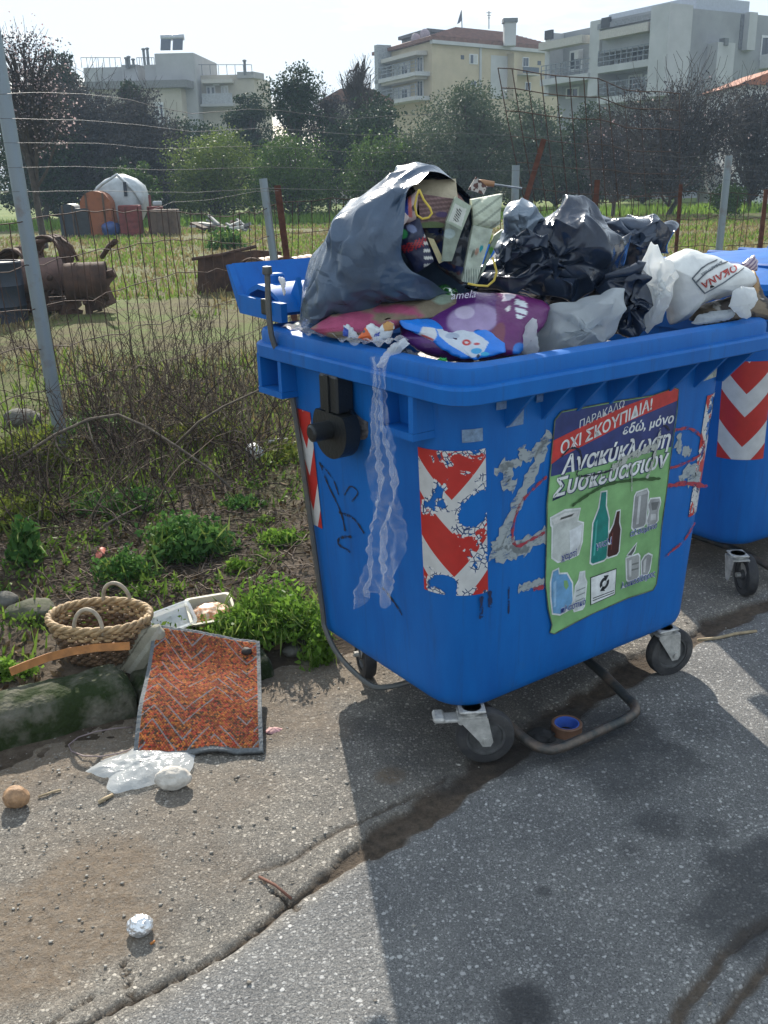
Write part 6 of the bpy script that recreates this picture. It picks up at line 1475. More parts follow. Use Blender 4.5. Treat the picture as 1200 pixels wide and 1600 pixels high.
def sprouts():
    rg = np.random.default_rng(77); C = []
    for k in range(75):
        p = G(rg.uniform(-20, 520), 640 + 380 * rg.uniform() ** .8, .06); x, y = p[0], p[1]
        if sedge(x, y) < .1 or x > -.15 + (y - 3) * .1: continue
        r = rg.uniform(.02, .07); n = int(40 * rg.uniform(.5, 2)); a = rg.normal(size=(n, 3)) * np.array([r, r, r * .5]); a[:, 2] = np.abs(a[:, 2]) + .01; C.append(a + np.array([x, y, gh1(x, y)]))
    tag(link('ground_cover', leaves_fast('ground_cover', np.concatenate(C), .024, .5, .6, rg), leafmat('ground cover leaves', (.04, .09, .015), (.17, .26, .045), .4, .5)), 'small weeds and sprouts scattered over the verge', kind='stuff')
sprouts()
BR = M('grey branch bark', (.06, .045, .033), .9, col2=(.16, .125, .09), scale=30, bump=.5, bscale=90)
def branch(pts, r0, r1, label, Ys, sides=()):
    q = [A(x, y, Yv) for (x, y), Yv in zip(pts, Ys)]; mb = MB(); mb.tube(q, list(np.linspace(r0, r1, len(q))), 7); o = mb.build('fallen_branch', BR, smooth=True, origin=q[0]); tag(o, label, 'branch', 'fallen branches')
    for sd in sides:
        mb = MB(); w = [np.array(A(x, y, Yv)) - np.array(q[0]) for x, y, Yv in sd]; mb.tube(w, list(np.linspace(r1 * .9, r1 * .4, len(w))), 5); mb.build('side_twig', BR, o, smooth=True)
branch([(30, 716), (85, 680), (140, 655), (185, 648), (230, 668), (280, 700), (330, 735), (360, 762)], .009, .006, 'long bare branch arching through the thicket', [4.7, 4.75, 4.8, 4.8, 4.75, 4.7, 4.62, 4.55], [[(135, 656, 4.8), (145, 690, 4.75), (158, 712, 4.7)], [(85, 680, 4.75), (90, 700, 4.7), (112, 725, 4.65)]])
branch([(270, 700), (310, 660), (350, 635), (400, 612), (445, 585)], .008, .004, 'thin bare branch leaning up towards the bin corner', [4.85, 4.85, 4.8, 4.75, 4.7])
branch([(130, 852), (165, 820), (190, 806), (222, 790)], .009, .005, 'dry pale branch lying on the verge', [4.35, 4.4, 4.45, 4.5], [[(165, 820, 4.4), (172, 834, 4.36), (182, 848, 4.33)]])

# ------------------------------------------------------------------ fences
RUST = M('rusty iron', (.070, .026, .018), .85, .2, col2=(.14, .055, .035), scale=18, bump=.4, bscale=90); WIRE = M('rusty wire', (.075, .045, .035), .8, .3, var=.4, scale=12); BW = M('galvanised wire', (.11, .11, .115), .6, .4, var=.2, scale=9)
POST = M('galvanised post', (.24, .28, .30), .50, .55, col2=(.17, .11, .08), scale=5, bump=.2, bscale=90, thresh=(.55, .78))
P1b, P1t = A(105, 742, 5.75), A(-16, 20, 5.75)
def post(name, a, b, r, mat, parent, n=14):
    mb = MB(); mb.tube([a, b], r, n); return mb.build(name, mat, parent, auto=40)
def angle_post(a, b, w, parent):
    a, b = Vector(a), Vector(b); d = (b - a).normalized(); mb = MB(); x = Vector((1, -.3, 0)).normalized(); y = d.cross(x).normalized(); x = y.cross(d)
    t = .007; mb.prism([(0, 0), (w, 0), (w, t), (t, t), (t, w), (0, w)], a, x, y, d, (b - a).length); return mb.build('angle_post', RUST, parent)
fr = empty('wire_fence', (0, 0, 0), 0, 'galvanised post fence with sagging plain wires crossing the whole view', 'fence'); fr.location = (float(P1b[0]), float(P1b[1]), 0)
FO = np.array([P1b[0], P1b[1], 0.0])
post('post', P1b - FO, P1t - FO, .042, POST, fr, 18)
for (tx, ty), Yp in (((411, 279), 8.5), ((806, 258), 9.0), ((1139, 243), 9.5)):
    t = A(tx, ty, Yp); lean = {411: .10, 806: .0, 1139: -.02}[tx]
    post('post', np.array([t[0] + lean * t[2] * .8, t[1], -.05]) - FO, t - FO, .034, POST, fr)
def wirepath(pts, parent, r=.0032, mat=None, wob=.012, seed=0, base=FO):
    rg = np.random.default_rng(seed); q = []
    for (a, b) in zip(pts[:-1], pts[1:]):
        k = max(2, int(abs(b[0] - a[0]) / 28))
        for i in range(k):
            t = i / k; x = a[0] + (b[0] - a[0]) * t; y = a[1] + (b[1] - a[1]) * t; Yv = np.interp(x, [-100, 25, 840, 1300], [5.2, 5.75, 8.8, 9.6]) - .06
            q.append(A(x, y, Yv) - base + rg.normal(size=3) * wob * .35)
    mb = MB(); mb.tube(q, r, 4, caps=False); return mb.build('wire', mat or BW, parent, smooth=True)
for k, pts in enumerate(([(-80, 150), (0, 147), (60, 144), (130, 147), (200, 155), (240, 166), (300, 178), (390, 171), (440, 173), (540, 187), (620, 180), (720, 179), (790, 195), (836, 214), (930, 212), (985, 238), (1060, 246), (1230, 236)],
        [(-80, 184), (0, 185), (130, 188), (215, 195), (300, 206), (420, 200), (560, 211), (720, 208), (836, 214)], [(-80, 222), (0, 223), (150, 224), (250, 233), (400, 228), (560, 238), (700, 237), (840, 240), (1000, 262), (1230, 268)],
        [(-80, 264), (0, 262), (120, 260), (250, 266), (420, 261), (600, 267), (830, 266), (1000, 280), (1230, 282)], [(-80, 302), (0, 300), (150, 298), (300, 301), (420, 294), (600, 299), (830, 300)], [(240, 327), (270, 316), (330, 312), (400, 299), (470, 297)], [(836, 216), (900, 225), (1000, 252), (1100, 262), (1230, 258)])):
    wirepath(pts, fr, .0016 if k < 2 else .0012, BW, .003, k)
mf = empty('mesh_fence', (-1.6, 7.0, 0), 0, 'rusty wire mesh fence on iron posts, bent upwards near the middle', 'fence'); MO = np.array([-1.6, 7.0, 0.0])
line = [(-3.1, 3.1), (P1b[0], P1b[1] + .06), (A(428, 290, 8.55)[0], 8.62), (A(806, 258, 9.1)[0], 9.12), (A(1139, 243, 9.6)[0], 9.62), (5.8, 10.2)]
def fpt(s):
    L0 = [math.dist(a, b) for a, b in zip(line[:-1], line[1:])]; 
    for (a, b), l in zip(zip(line[:-1], line[1:]), L0):
        if s <= l: return np.array([a[0] + (b[0] - a[0]) * s / l, a[1] + (b[1] - a[1]) * s / l])
        s -= l
    return np.array(line[-1])
tot = sum(math.dist(a, b) for a, b in zip(line[:-1], line[1:])); sP2 = math.dist(line[0], line[1]) + math.dist(line[1], line[2])
rg = np.random.default_rng(8); s = 0.0
def mtop(s): return 1.53 + .035 * math.sin(s * 2.1) - .06 * float(sst(sP2 + .2, sP2 + 1.5, np.array([s]))[0])
while s < tot:
    p = fpt(s); q = fpt(s + .02); dirx = (q - p) / (np.linalg.norm(q - p) + 1e-9); lean = .06 * math.sin(s * 1.3) + rg.normal() * .02; top = mtop(s)
    pts = [np.array([p[0] + dirx[0] * lean * z + rg.normal() * .006, p[1] + dirx[1] * lean * z + rg.normal() * .01, z]) - MO for z in np.linspace(.02, top, 7)]
    mb = MB(); mb.tube(pts, .0033, 4, caps=False); mb.build('upright_wire', WIRE, mf, smooth=True)
    s += .125 if s < sP2 else .095
for h in (1.52, 1.30, 1.06, .80, .52, .25):
    pts = []
    for s in np.arange(0, tot, .14):
        p = fpt(s); pts.append(np.array([p[0], p[1], min(h, mtop(s) - (1.53 - h) * .98) + .03 * math.sin(s * 1.9 + h * 5) + rg.normal() * .010]) - MO)
    mb = MB(); mb.tube(pts, .0032, 4, caps=False); mb.build('cross_wire', WIRE, mf, smooth=True)
for (tx, ty), Yp, lean, w in (((428, 290), 8.5, .10, .058), ((929, 281), 9.35, -.03, .05), ((1061, 288), 9.6, .0, .035), ((1194, 296), 9.7, .0, .04)):
    t = A(tx, ty, Yp); angle_post(np.array([t[0] + lean * t[2] * .8, Yp, -.05]) - MO, t - MO, w, mf)
angle_post(A(812, 330, 8.75) - MO, A(846, 216, 8.75) - MO, .045, mf)
# the bent-up panel
bx_t = [(778, 106), (800, 107), (823, 111), (845, 115), (868, 118), (890, 120), (912, 121), (934, 122), (948, 128), (975, 140), (1000, 143), (1030, 143), (1062, 146)]
bx_b = [(822, 330), (838, 330), (855, 332), (872, 334), (890, 336), (908, 338), (928, 338), (948, 338), (968, 338), (988, 338), (1010, 338), (1036, 338), (1062, 338)]
for i, (t, b) in enumerate(zip(bx_t, bx_b)):
    pts = []
    for k in np.linspace(0, 1, 8):
        cv = math.sin(PI * k) * (10 - i * .9); pts.append(A(b[0] + (t[0] - b[0]) * k ** 1.15 - cv * .3, b[1] + (t[1] - b[1]) * k, 9.05 + .045 * i + .25 * k * math.cos(i * .5)) - MO)
    mb = MB(); mb.tube(pts, .0048 if i < 9 else .003, 4); mb.build('bent_wire', WIRE, mf, smooth=True)
for k in (.999, .86, .70, .52, .34, .16):
    pts = []
    for i, (t, b) in enumerate(zip(bx_t, bx_b)):
        cv = math.sin(PI * k) * (10 - i * .9); pts.append(A(b[0] + (t[0] - b[0]) * k ** 1.15 - cv * .3, b[1] + (t[1] - b[1]) * k, 9.04 + .045 * i + .25 * k * math.cos(i * .5)) - MO)
    mb = MB(); mb.tube(pts, .0045 if k > .6 else .003, 4); mb.build('cross_wire', WIRE, mf, smooth=True)

# ================================================================== scrap in the field
OLDRUST = M('old brown rust', (.040, .024, .018), .85, .25, col2=(.105, .055, .036), scale=6, bump=.4, bscale=40); TANK_T = M('tan tank', (.30, .19, .12), .6, var=.25, scale=5); ORG = M('faded orange steel', (.27, .085, .03), .75, col2=(.14, .045, .02), scale=5, thresh=(.5, .75)); OWH = M('dirty white fibreglass', (.40, .43, .45), .55, var=.18, scale=4)
DBL = M('dark blue drum', (.014, .021, .035), .5, var=.4, scale=4); REDP = M('dull red steel', (.16, .03, .025), .7, var=.35, scale=5); BRN = M('brown rusty box', (.10, .065, .045), .85, var=.35, scale=4)
def at_ground(px, py, z=0): return G(px, py, z)
def drum(mb, c, r, l, ang, tilt=0.0, n=24, hollow=True, wall=.02):
    rot = Matrix.Rotation(ang, 3, 'Z') @ Matrix.Rotation(tilt, 3, 'Y')
    prof = [(r - wall, -l / 2), (r, -l / 2), (r + .008, -l / 2 + .02), (r, -l / 2 + .04), (r, -l * .17), (r + .008, -l * .15), (r, -l * .13), (r, l * .13), (r + .008, l * .15), (r, l * .17), (r, l / 2 - .04), (r + .008, l / 2 - .02), (r, l / 2), (r - wall, l / 2)]
    if hollow: prof = prof + [(r - wall, -l / 2)]
    else: prof = [(0, -l / 2 + .02), (r - wall, -l / 2 + .02)] + prof + [(r - wall, l / 2 - .02), (0, l / 2 - .02)]
    mb.lathe(prof, tuple(c), n, 'X', rot)
def thing(name, p, label, cat, group=None): return empty(name, (p[0], p[1], p[2]), 0, label, cat, group)
# pile of rusty machinery near the tall post
p = G(90, 500, 0); k = p[1] / 1490 * 1.0
S = lambda px, py, Y: A(px, py, Y) - p
rt = thing('rusty_machine', p, 'heap of rusty rollers and rings behind the tall fence post', 'machine')
Y0 = p[1]
mb = MB(); drum(mb, S(35, 425, Y0), .32, .35, R(60)); mb.build('rusty_ring', OLDRUST, rt, auto=35)
mb = MB(); drum(mb, S(80, 398, Y0 + .2), .26, .30, R(70)); mb.build('rusty_ring', OLDRUST, rt, auto=35)
mb = MB(); drum(mb, S(135, 440, Y0 - .1), .25, .55, R(12), hollow=False); mb.build('roller', OLDRUST, rt, auto=35)
mb = MB(); drum(mb, S(60, 430, Y0 - .2), .22, .6, R(30), hollow=False); mb.build('roller', M('pinkish rust', (.13, .075, .062), .8, var=.3, scale=6), rt, auto=35)
mb = MB(); mb.box(S(70, 475, Y0), (.9, .5, .16), R(8), bev=.02); mb.box(S(40, 490, Y0 - .1), (.10, .10, .5), 0); mb.box(S(140, 490, Y0 - .1), (.08, .08, .5), 0); mb.build('machine_bed', OLDRUST, rt)
for k in range(16):
    rr = random.Random(k); mb = MB(); a = (rr.uniform(5, 165), rr.uniform(400, 490)); b_ = (a[0] + rr.uniform(-45, 45), a[1] + rr.uniform(-35, 35)); mb.tube([S(*a, Y0 + rr.uniform(-.4, .4)), S((a[0] + b_[0]) / 2, (a[1] + b_[1]) / 2 - 4, Y0), S(*b_, Y0 + rr.uniform(-.4, .4))], rr.uniform(.012, .04), 6); mb.build('scrap_bar', OLDRUST, rt, smooth=True)
for k in range(7):
    rr = random.Random(k + 50); mb = MB(); mb.box(S(rr.uniform(15, 160), rr.uniform(430, 495), Y0 + rr.uniform(-.3, .3)), (rr.uniform(.15, .5), rr.uniform(.05, .3), rr.uniform(.05, .25)), rr.uniform(0, 3), Matrix.Rotation(rr.uniform(-.7, .7), 3, 'X')); mb.build('scrap_plate', OLDRUST, rt)
for pts, r_ in (([(0, 400, 0), (30, 388, 0), (58, 378, 0), (95, 372, .2)], .03), ([(95, 372, .2), (112, 385, 0), (122, 408, 0)], .018), ([(165, 430, 0), (178, 426, 0)], .05)):
    mb = MB(); mb.tube([S(x, y, Y0 + e) for x, y, e in pts], r_, 8); mb.build('machine_rod', OLDRUST, rt, smooth=True)
mb = MB(); mb.lathe([(0, -.18), (.1, -.18), (.12, -.14), (.12, .14), (.1, .18), (0, .18)], tuple(S(0, 530, Y0 - 1.2)), 16, 'X', Matrix.Rotation(R(75), 3, 'Z')); tag(mb.build('pale_cylinder', M('pale blue steel', (.40, .46, .50), .5, var=.2), origin=None), 'pale blue cylinder lying at the left edge of the field', 'cylinder'); bpy.data.objects['pale_cylinder'].location = tuple(p)
mb = MB(); drum(mb, (0, 0, .42), .33, .84, 0, PI / 2, hollow=False); o = mb.build('blue_drum', DBL, auto=35); q = G(5, 520, 0); o.location = (q[0] - .15, q[1] + .4, 0); tag(o, 'dark blue steel drum standing at the left edge beside the rusty rings', 'drum')
# brown sheet and barrels behind the lid
p = G(370, 462, 0); rt = thing('sheet_metal', p, 'bent brown sheet of metal standing in the field', 'sheet metal'); Y0 = p[1]; S = lambda px, py, Y: A(px, py, Y) - p
mb = MB(); mb.prism([(0, 0), (1.30, 0), (1.38, .62), (.95, .66), (.06, .56)], S(308, 460, Y0), (1, .12, 0), (0, 0, 1), (0, 1, 0), .03); mb.build('sheet', OLDRUST, rt)
mb = MB(); mb.tube([S(300, 405, Y0), S(345, 398, Y0), S(400, 385, Y0 + .3)], .03, 6); mb.build('bent_edge', OLDRUST, rt)
for i, (px, r, lab) in enumerate(((418, .30, 'tan ribbed barrel lying behind the sheet metal'), (468, .30, 'tan barrel lying left of the big sack'))):
    c = A(px, 425, 15.2); mb = MB(); drum(mb, (0, 0, r), r, .7, R(65), hollow=False); o = mb.build('tan_barrel', TANK_T, auto=35); o.location = (c[0], c[1], .02); tag(o, lab, 'barrel', 'tan barrels in the field')
    ring = MB(); drum(ring, (-.12 * math.cos(R(65)) - .12, -.34, r), r + .02, .08, R(65)); ring.build('barrel_band', OLDRUST, o, auto=35)
# far cluster
YC = 38.0
def far(px, py): return A(px, py, YC)
def on(px): q = A(px, 300, YC); return np.array([q[0], YC, 0.0])
hx = lambda px0, px1: abs(A(px1, 320, YC)[0] - A(px0, 320, YC)[0])
zt = lambda px, py: A(px, py, YC)[2]
q = on(182); rt = thing('white_boat_hull', q, 'white rounded boat hull or tank standing on end in the field', 'tank')
w = hx(142, 222) / 2; top = zt(190, 272); V = []
mb = MB(); ring_ = []
for z, kx in ((.15, .55), (.5, .80), (.9, .97), (top * .62, 1.0), (top * .80, .86), (top * .92, .55), (top, .10)): ring_.append([(x + .25 * w * (z / top), y, z) for x, y in rrect(w * kx, w * .8 * kx, w * kx * .35, 4)])
loft(mb, ring_, True, True); mb.build('hull', OWH, rt, auto=50)
mb = MB(); mb.tube([(-w * .9, -w * .82, top * .62), (-w * .3, -w * .82, top * .84), (.25 * w, -w * .62, top * .99), (w * .9, -w * .8, top * .72), (w * 1.15, -w * .82, top * .5)], .06, 6); mb.build('hull_rim', OWH, rt, smooth=True)
mb = MB(); mb.box((w * .55, -w * .80, top * .75), (.12, .04, .5)); mb.build('hull_fitting', DBL, rt)
def farbox(name, px0, px1, py0, mat, label, cat, dep=.6, dy=-.8, extra=None, arch=0.0):
    q = on((px0 + px1) / 2) + np.array([0, dy, 0]); w = hx(px0, px1); h = max(.2, A((px0 + px1) / 2, py0, YC + dy)[2]); rt = thing(name, q, label, cat)
    mb = MB()
    if arch:
        n = 12; poly = [(-w / 2, 0), (w / 2, 0)] + [(w / 2 * math.cos(PI * k / n), h - arch + arch * math.sin(PI * k / n)) for k in range(n + 1)]
        mb.prism(poly, (0, -dep / 2, 0), (1, 0, 0), (0, 0, 1), (0, 1, 0), dep)
    else: mb.box((0, 0, h / 2), (w, dep, h), bev=.03)
    mb.build('shell', mat, rt, auto=40)
    if extra: extra(rt, w, h, dep)
    return rt
def slats(rt, w, h, d):
    for k in range(5): mb = MB(); mb.box((0, -d / 2 - .012, h * (.12 + .19 * k)), (w * .96, .03, .05)); mb.build('slat', REDP, rt)
def lidband(rt, w, h, d):
    for s in (-1, 1): mb = MB(); mb.box((s * w * .28, -d / 2 - .02, h * .5), (.06, .05, h * .9)); mb.build('band', BRN, rt)
farbox('orange_tank', 140, 186, 298, ORG, 'faded orange tank in front of the white hull', 'tank', .9, -1.0, lidband, .5)
farbox('black_barrel', 105, 132, 318, DBL, 'dark barrel at the left end of the far scrap pile', 'barrel', .8, -.9, lidband, .25); farbox('dark_box', 130, 152, 325, M('black steel box', (.02, .022, .026), .6, var=.4), 'black box between the barrel and the orange tank', 'box', .6, -1.2)
farbox('red_crate', 201, 232, 320, REDP, 'red slatted crate in the far scrap pile', 'crate', .5, -1.6, slats); farbox('brown_bin', 247, 286, 327, BRN, 'brown rusty box at the right end of the far scrap pile', 'box', .8, -1.4, lidband)
farbox('red_pump', 234, 256, 322, REDP, 'small red pump between the crate and the brown box', 'pump', .4, -.6, lambda rt, w, h, d: (MB().box((-w * .3, 0, h + .2), (.08, .08, .4)).build('pump_handle', REDP, rt), MB().box((w * .2, 0, h + .1), (w * .6, .2, .16), bev=.03).build('pump_head', OWH, rt)))
o = blob('blue_tarp', on(186) + np.array([0, -1.6, .25]), (.35, .3, .3), M('blue tarpaulin', (.02, .05, .17), .5), s=3, amp=.3, freq=2, sub=3); tag(o, 'crumpled blue tarpaulin at the foot of the orange tank', 'tarp')
def rubble():
    rg = np.random.default_rng(3); q = on(345); rt = thing('rubble_pile', q, 'low heap of grey boards and rubble in the field', 'rubble')
    for k in range(26):
        mb = MB(); px = rg.uniform(308, 384); x = A(px, 320, YC)[0] - q[0]; l = rg.uniform(.3, 1.0); mb.box((x, rg.uniform(-.5, .6), rg.uniform(.05, .42) * (1 - abs(px - 335) / 75)), (l, rg.uniform(.15, .4), rg.uniform(.04, .14)), rg.uniform(-.6, .6), Matrix.Rotation(rg.normal() * .35, 3, 'Y'))
        mb.build('board', [M('grey board', (.22, .22, .22), .8, var=.3), M('pale board', (.44, .43, .40), .8, var=.2), BRN][k % 3], rt)
rubble()

# ================================================================== houses behind the field
def wall_pt(px, py, P0, d):
    """sight line against the upright plane through P0 along d"""
    r = ray(px, py); n = np.array([-d[1], d[0], 0.0]); return CAMP + r * (((P0 - CAMP) @ n) / (r @ n))
def inset(rt, name, mat, P0, d, px0, py0, px1, py1, out, dep, slope=None):
    """box on a facade between two picked corners: out = how far its face stands proud, dep = its thickness"""
    n = np.array([d[1], -d[0], 0.0]); n = n if n @ (CAMP - P0) > 0 else -n
    a, b = wall_pt(px0, py0, P0, d), wall_pt(px1, py1, P0, d)
    s0, s1 = sorted([(a - P0) @ d, (b - P0) @ d]); z0, z1 = sorted([a[2], b[2]])
    V = []
    for o in (out, out - dep):
        for s, z in ((s0, z0), (s1, z0), (s1, z1), (s0, z1)): q = P0 + d * s + n * o; V.append((q[0], q[1], z))
    V = np.array(V) - np.array(rt.location if rt.parent is None else rt.parent.location)
    mb = MB(); mb.add(V, [(0, 1, 2, 3), (7, 6, 5, 4), (0, 4, 5, 1), (1, 5, 6, 2), (2, 6, 7, 3), (3, 7, 4, 0)])
    return mb.build(name, mat, rt)
def band(rt, name, mat, P0, d, x0, y0, x1, y1, th, out, dep):
    """level strip on a facade: its top edge runs from (x0, y0) to (x1, y1) in the picture"""
    n = np.array([d[1], -d[0], 0.0]); n = n if n @ (CAMP - P0) > 0 else -n
    a, b = wall_pt(x0, y0, P0, d), wall_pt(x1, y1, P0, d); z1 = (a[2] + b[2]) / 2; s0, s1 = sorted([(a - P0) @ d, (b - P0) @ d]); V = []
    for o in (out, out - dep):
        for s, z in ((s0, z1 - th), (s1, z1 - th), (s1, z1), (s0, z1)): q = P0 + d * s + n * o; V.append((q[0], q[1], z))
    mb = MB(); mb.add(np.array(V) - np.array(rt.location), [(0, 1, 2, 3), (7, 6, 5, 4), (0, 4, 5, 1), (1, 5, 6, 2), (2, 6, 7, 3), (3, 7, 4, 0)]); return mb.build(name, mat, rt)
def window(rt, P0, d, x0, y0, x1, y1, frame, glass, shut=None):
    w = inset(rt, 'window', frame, P0, d, x0, y0, x1, y1, .06, .12)
    mx = (x1 - x0) * .12; my = (y1 - y0) * .10
    inset(w, 'pane', glass, P0, d, x0 + mx, y0 + my, (x0 + x1) / 2 - mx * .4, y1 - my, .075, .02); inset(w, 'pane', shut or glass, P0, d, (x0 + x1) / 2 + mx * .4, y0 + my, x1 - mx, y1 - my, .075, .02)
    return w
def block(rt, name, mat, foot, z0, z1):
    n = len(foot); L0 = np.array(rt.location); V = [(x - L0[0], y - L0[1], z0) for x, y in foot] + [(x - L0[0], y - L0[1], z1) for x, y in foot]
    mb = MB(); mb.add(V, [tuple(range(n))[::-1], tuple(range(n, 2 * n))] + [(i, (i + 1) % n, n + (i + 1) % n, n + i) for i in range(n)]); return mb.build(name, mat, rt)
GLS = M('dark window glass', (.035, .045, .06), .12, var=.3, scale=1.5); FRW = M('white window frame', (.55, .56, .56), .5, var=.1); SHUT = M('pale roller shutter', (.42, .43, .42), .6, var=.1); RAIL = M('grey railing', (.16, .18, .20), .6)
YEL = M('cream yellow render', (.42, .36, .25), .85, var=.10, scale=.7); YEL2 = M('pale cream render', (.42, .38, .29), .85, var=.10, scale=.7); GRYR = M('grey render', (.26, .27, .28), .85, var=.12, scale=.6); LGR = M('light grey concrete', (.40, .41, .41), .85, var=.10, scale=.6); TILE = M('red roof tiles', (.15, .07, .05), .8, var=.3, scale=2.5); DKR = M('dark rooftop render', (.15, .16, .17), .85, var=.2); AWN = M('cream awning', (.42, .40, .36), .8, var=.1)
def unit(v): v = np.array([v[0], v[1], 0.0]); return v / np.linalg.norm(v)
# --- yellow block
C = A(675, 62, 95); E1 = A(875, 80, 105.5); E0 = A(588, 86, 105.0); C[2] = E0[2] = E1[2] = 0
rt = empty('apartment_house', C, 0, 'cream yellow apartment house with red tiled roof and satellite dishes', 'building', 'houses behind the field')
d1, d0 = unit(E1 - C), unit(C - E0); H = A(675, 64, 95)[2]
back = E0 + (E1 - C)
block(rt, 'walls', YEL, [C[:2], E1[:2], back[:2], E0[:2]], -.5, H)
# roof: hipped, tiles showing above the right face
ov = 1.0; cc = (C + back) / 2
rb = [C + (C - cc) * .05, E1 + (E1 - cc) * .05, back + (back - cc) * .05, E0 + (E0 - cc) * .05]; mb = MB(); Lo = np.array(rt.location)
V = [(*(q[:2] - Lo[:2]), H + .05) for q in rb] + [(*(q[:2] - Lo[:2]), H + .35) for q in rb] + [(*((q * .35 + cc * .65)[:2] - Lo[:2]), H + 1.9) for q in rb]
mb.add(V, [(0, 1, 5, 4), (1, 2, 6, 5), (2, 3, 7, 6), (3, 0, 4, 7), (4, 5, 9, 8), (5, 6, 10, 9), (6, 7, 11, 10), (7, 4, 8, 11), (8, 9, 10, 11), (3, 2, 1, 0)]); roof = mb.build('roof', TILE, rt)
rows = 14
for k in range(rows):
    t = (k + .5) / rows; a = np.array(V[4]) * (1 - t) + np.array(V[8]) * t; b = np.array(V[5]) * (1 - t) + np.array(V[9]) * t; mb = MB(); mb.tube([a + np.array([0, 0, .03]), b + np.array([0, 0, .03])], .07, 5); mb.build('tile_row', TILE, roof)
band(rt, 'eaves', LGR, C, d1, 672, 62.5, 876, 80.5, .3, .35, .4)
for x0, y0, x1, y1 in ((733, 84, 746, 101), (855, 93, 868, 110), (735, 126, 744, 136), (856, 133, 867, 146), (816, 89, 826, 105), (820, 128, 829, 142)): window(rt, C, d1, x0, y0, x1, y1, FRW, GLS, SHUT if x0 in (733, 855) else None)
for x0, y0, x1, y1 in ((720, 86, 725, 93), (840, 95, 845, 102)): inset(rt, 'vent_window', GLS, C, d1, x0, y0, x1, y1, .02, .05)
inset(rt, 'recessed_wall', LGR, C, d1, 767, 86, 793, 155, .03, .05); inset(rt, 'recess_side', YEL, C, d1, 793, 84, 797, 155, .9, .95)  # side piece in the plain wall colour, standing proud
inset(rt, 'balcony_slab', LGR, C, d1, 803, 117, 829, 120, 1.2, 1.25); inset(rt, 'balcony_panel', M('dark balcony panel', (.06, .08, .11), .5), C, d1, 804, 106, 828, 117, 1.2, .08); inset(rt, 'drainpipe', LGR, C, d1, 749, 68, 751, 150, .12, .14)
for yl, yr in ((126, 112), (162, 149)):
    band(rt, 'balcony_slab', LGR, E0, d0, 606, yl, 672, yr, .35, 1.5, 1.5)
    for hgt in (1.0, .7, .4): r_ = band(rt, 'railing', RAIL, E0, d0, 606, yl, 672, yr, .06, 1.45, .05); r_.location.z = hgt
    for k in range(8): r_ = band(rt, 'railing_post', RAIL, E0, d0, 607 + k * 9, yl - (yl - yr) * k * 9 / 66, 608 + k * 9, yl - (yl - yr) * (k * 9 + 1) / 66, 1.0, 1.44, .06); r_.location.z = 1.0
    r_ = band(rt, 'awning', AWN, E0, d0, 612, yl - 31, 668, yr - 34, .35, 1.2, 1.15)
    window(rt, E0, d0, 652, yr - 24, 662, yr + 3, FRW, GLS); window(rt, E0, d0, 616, yl - 24, 640, yl - 3, FRW, SHUT, GLS)
inset(rt, 'side_pillar', M('grey pillar', (.28, .30, .31), .8), E0, d0, 606, 72, 613, 170, 1.5, 1.5)
PH = [C + d1 * 2 - d0 * 3.5, C + d1 * 11 - d0 * 3.5, C + d1 * 11 - d0 * 9, C + d1 * 2 - d0 * 9]
pz = A(735, 43, 97)[2]; block(rt, 'penthouse', DKR, [q[:2] for q in PH], H, pz); q2 = [q + (q - sum(PH) / 4) * .08 for q in PH]; block(rt, 'penthouse_slab', M('dark slab', (.10, .10, .11), .8), [q[:2] for q in q2], pz, pz + .3)
ch = A(796, 60, 100); cz = A(796, 36, 100)[2]; block(rt, 'chimney', LGR, [(ch[0] + x * .55, ch[1] + y * .55) for x, y in ((-1, -1), (1, -1), (1, 1), (-1, 1))], H, cz); block(rt, 'chimney_cap', DKR, [(ch[0] + x * .68, ch[1] + y * .68) for x, y in ((-1, -1), (1, -1), (1, 1), (-1, 1))], cz, cz + .35)
for px, py in ((650, 62), (664, 55)):
    q = A(px, py, 98) - Lo; mb = MB(); mb.lathe([(0, .12), (.3, .09), (.55, 0), (.55, .03), (.3, .12), (0, .15)], tuple(q), 16, 'Y', Matrix.Rotation(R(25), 3, 'Z')); mb.tube([q, q + np.array([0, .2, -1.6])], .05, 5); mb.build('satellite_dish', M('grey dish', (.30, .24, .27), .5), rt, smooth=True)
q0, q1 = A(722, 45, 98) - Lo, A(721, 16, 98) - Lo; mb = MB(); mb.tube([q0, q1], .05, 5); mb.build('flagpole', RAIL, rt)
mb = MB(); f0 = A(720, 17, 98) - Lo; mb.add([f0, A(714, 38, 98) - Lo, A(718, 36, 98.2) - Lo, A(721, 32, 98.1) - Lo], [(0, 1, 2), (0, 2, 3)]); mb.build('flag', M('faded flag', (.20, .22, .30), .8), rt)
mb = MB(); a0, a1 = A(764, 45, 98) - Lo, A(764, 17, 98) - Lo; mb.tube([a0, a1], .05, 5)
for yy, ww in ((20, 4), (24, 3), (28, 2)): mb.tube([A(764 - ww, yy, 98) - Lo, A(764 + ww, yy, 98) - Lo], .035, 4)
mb.build('antenna', RAIL, rt)
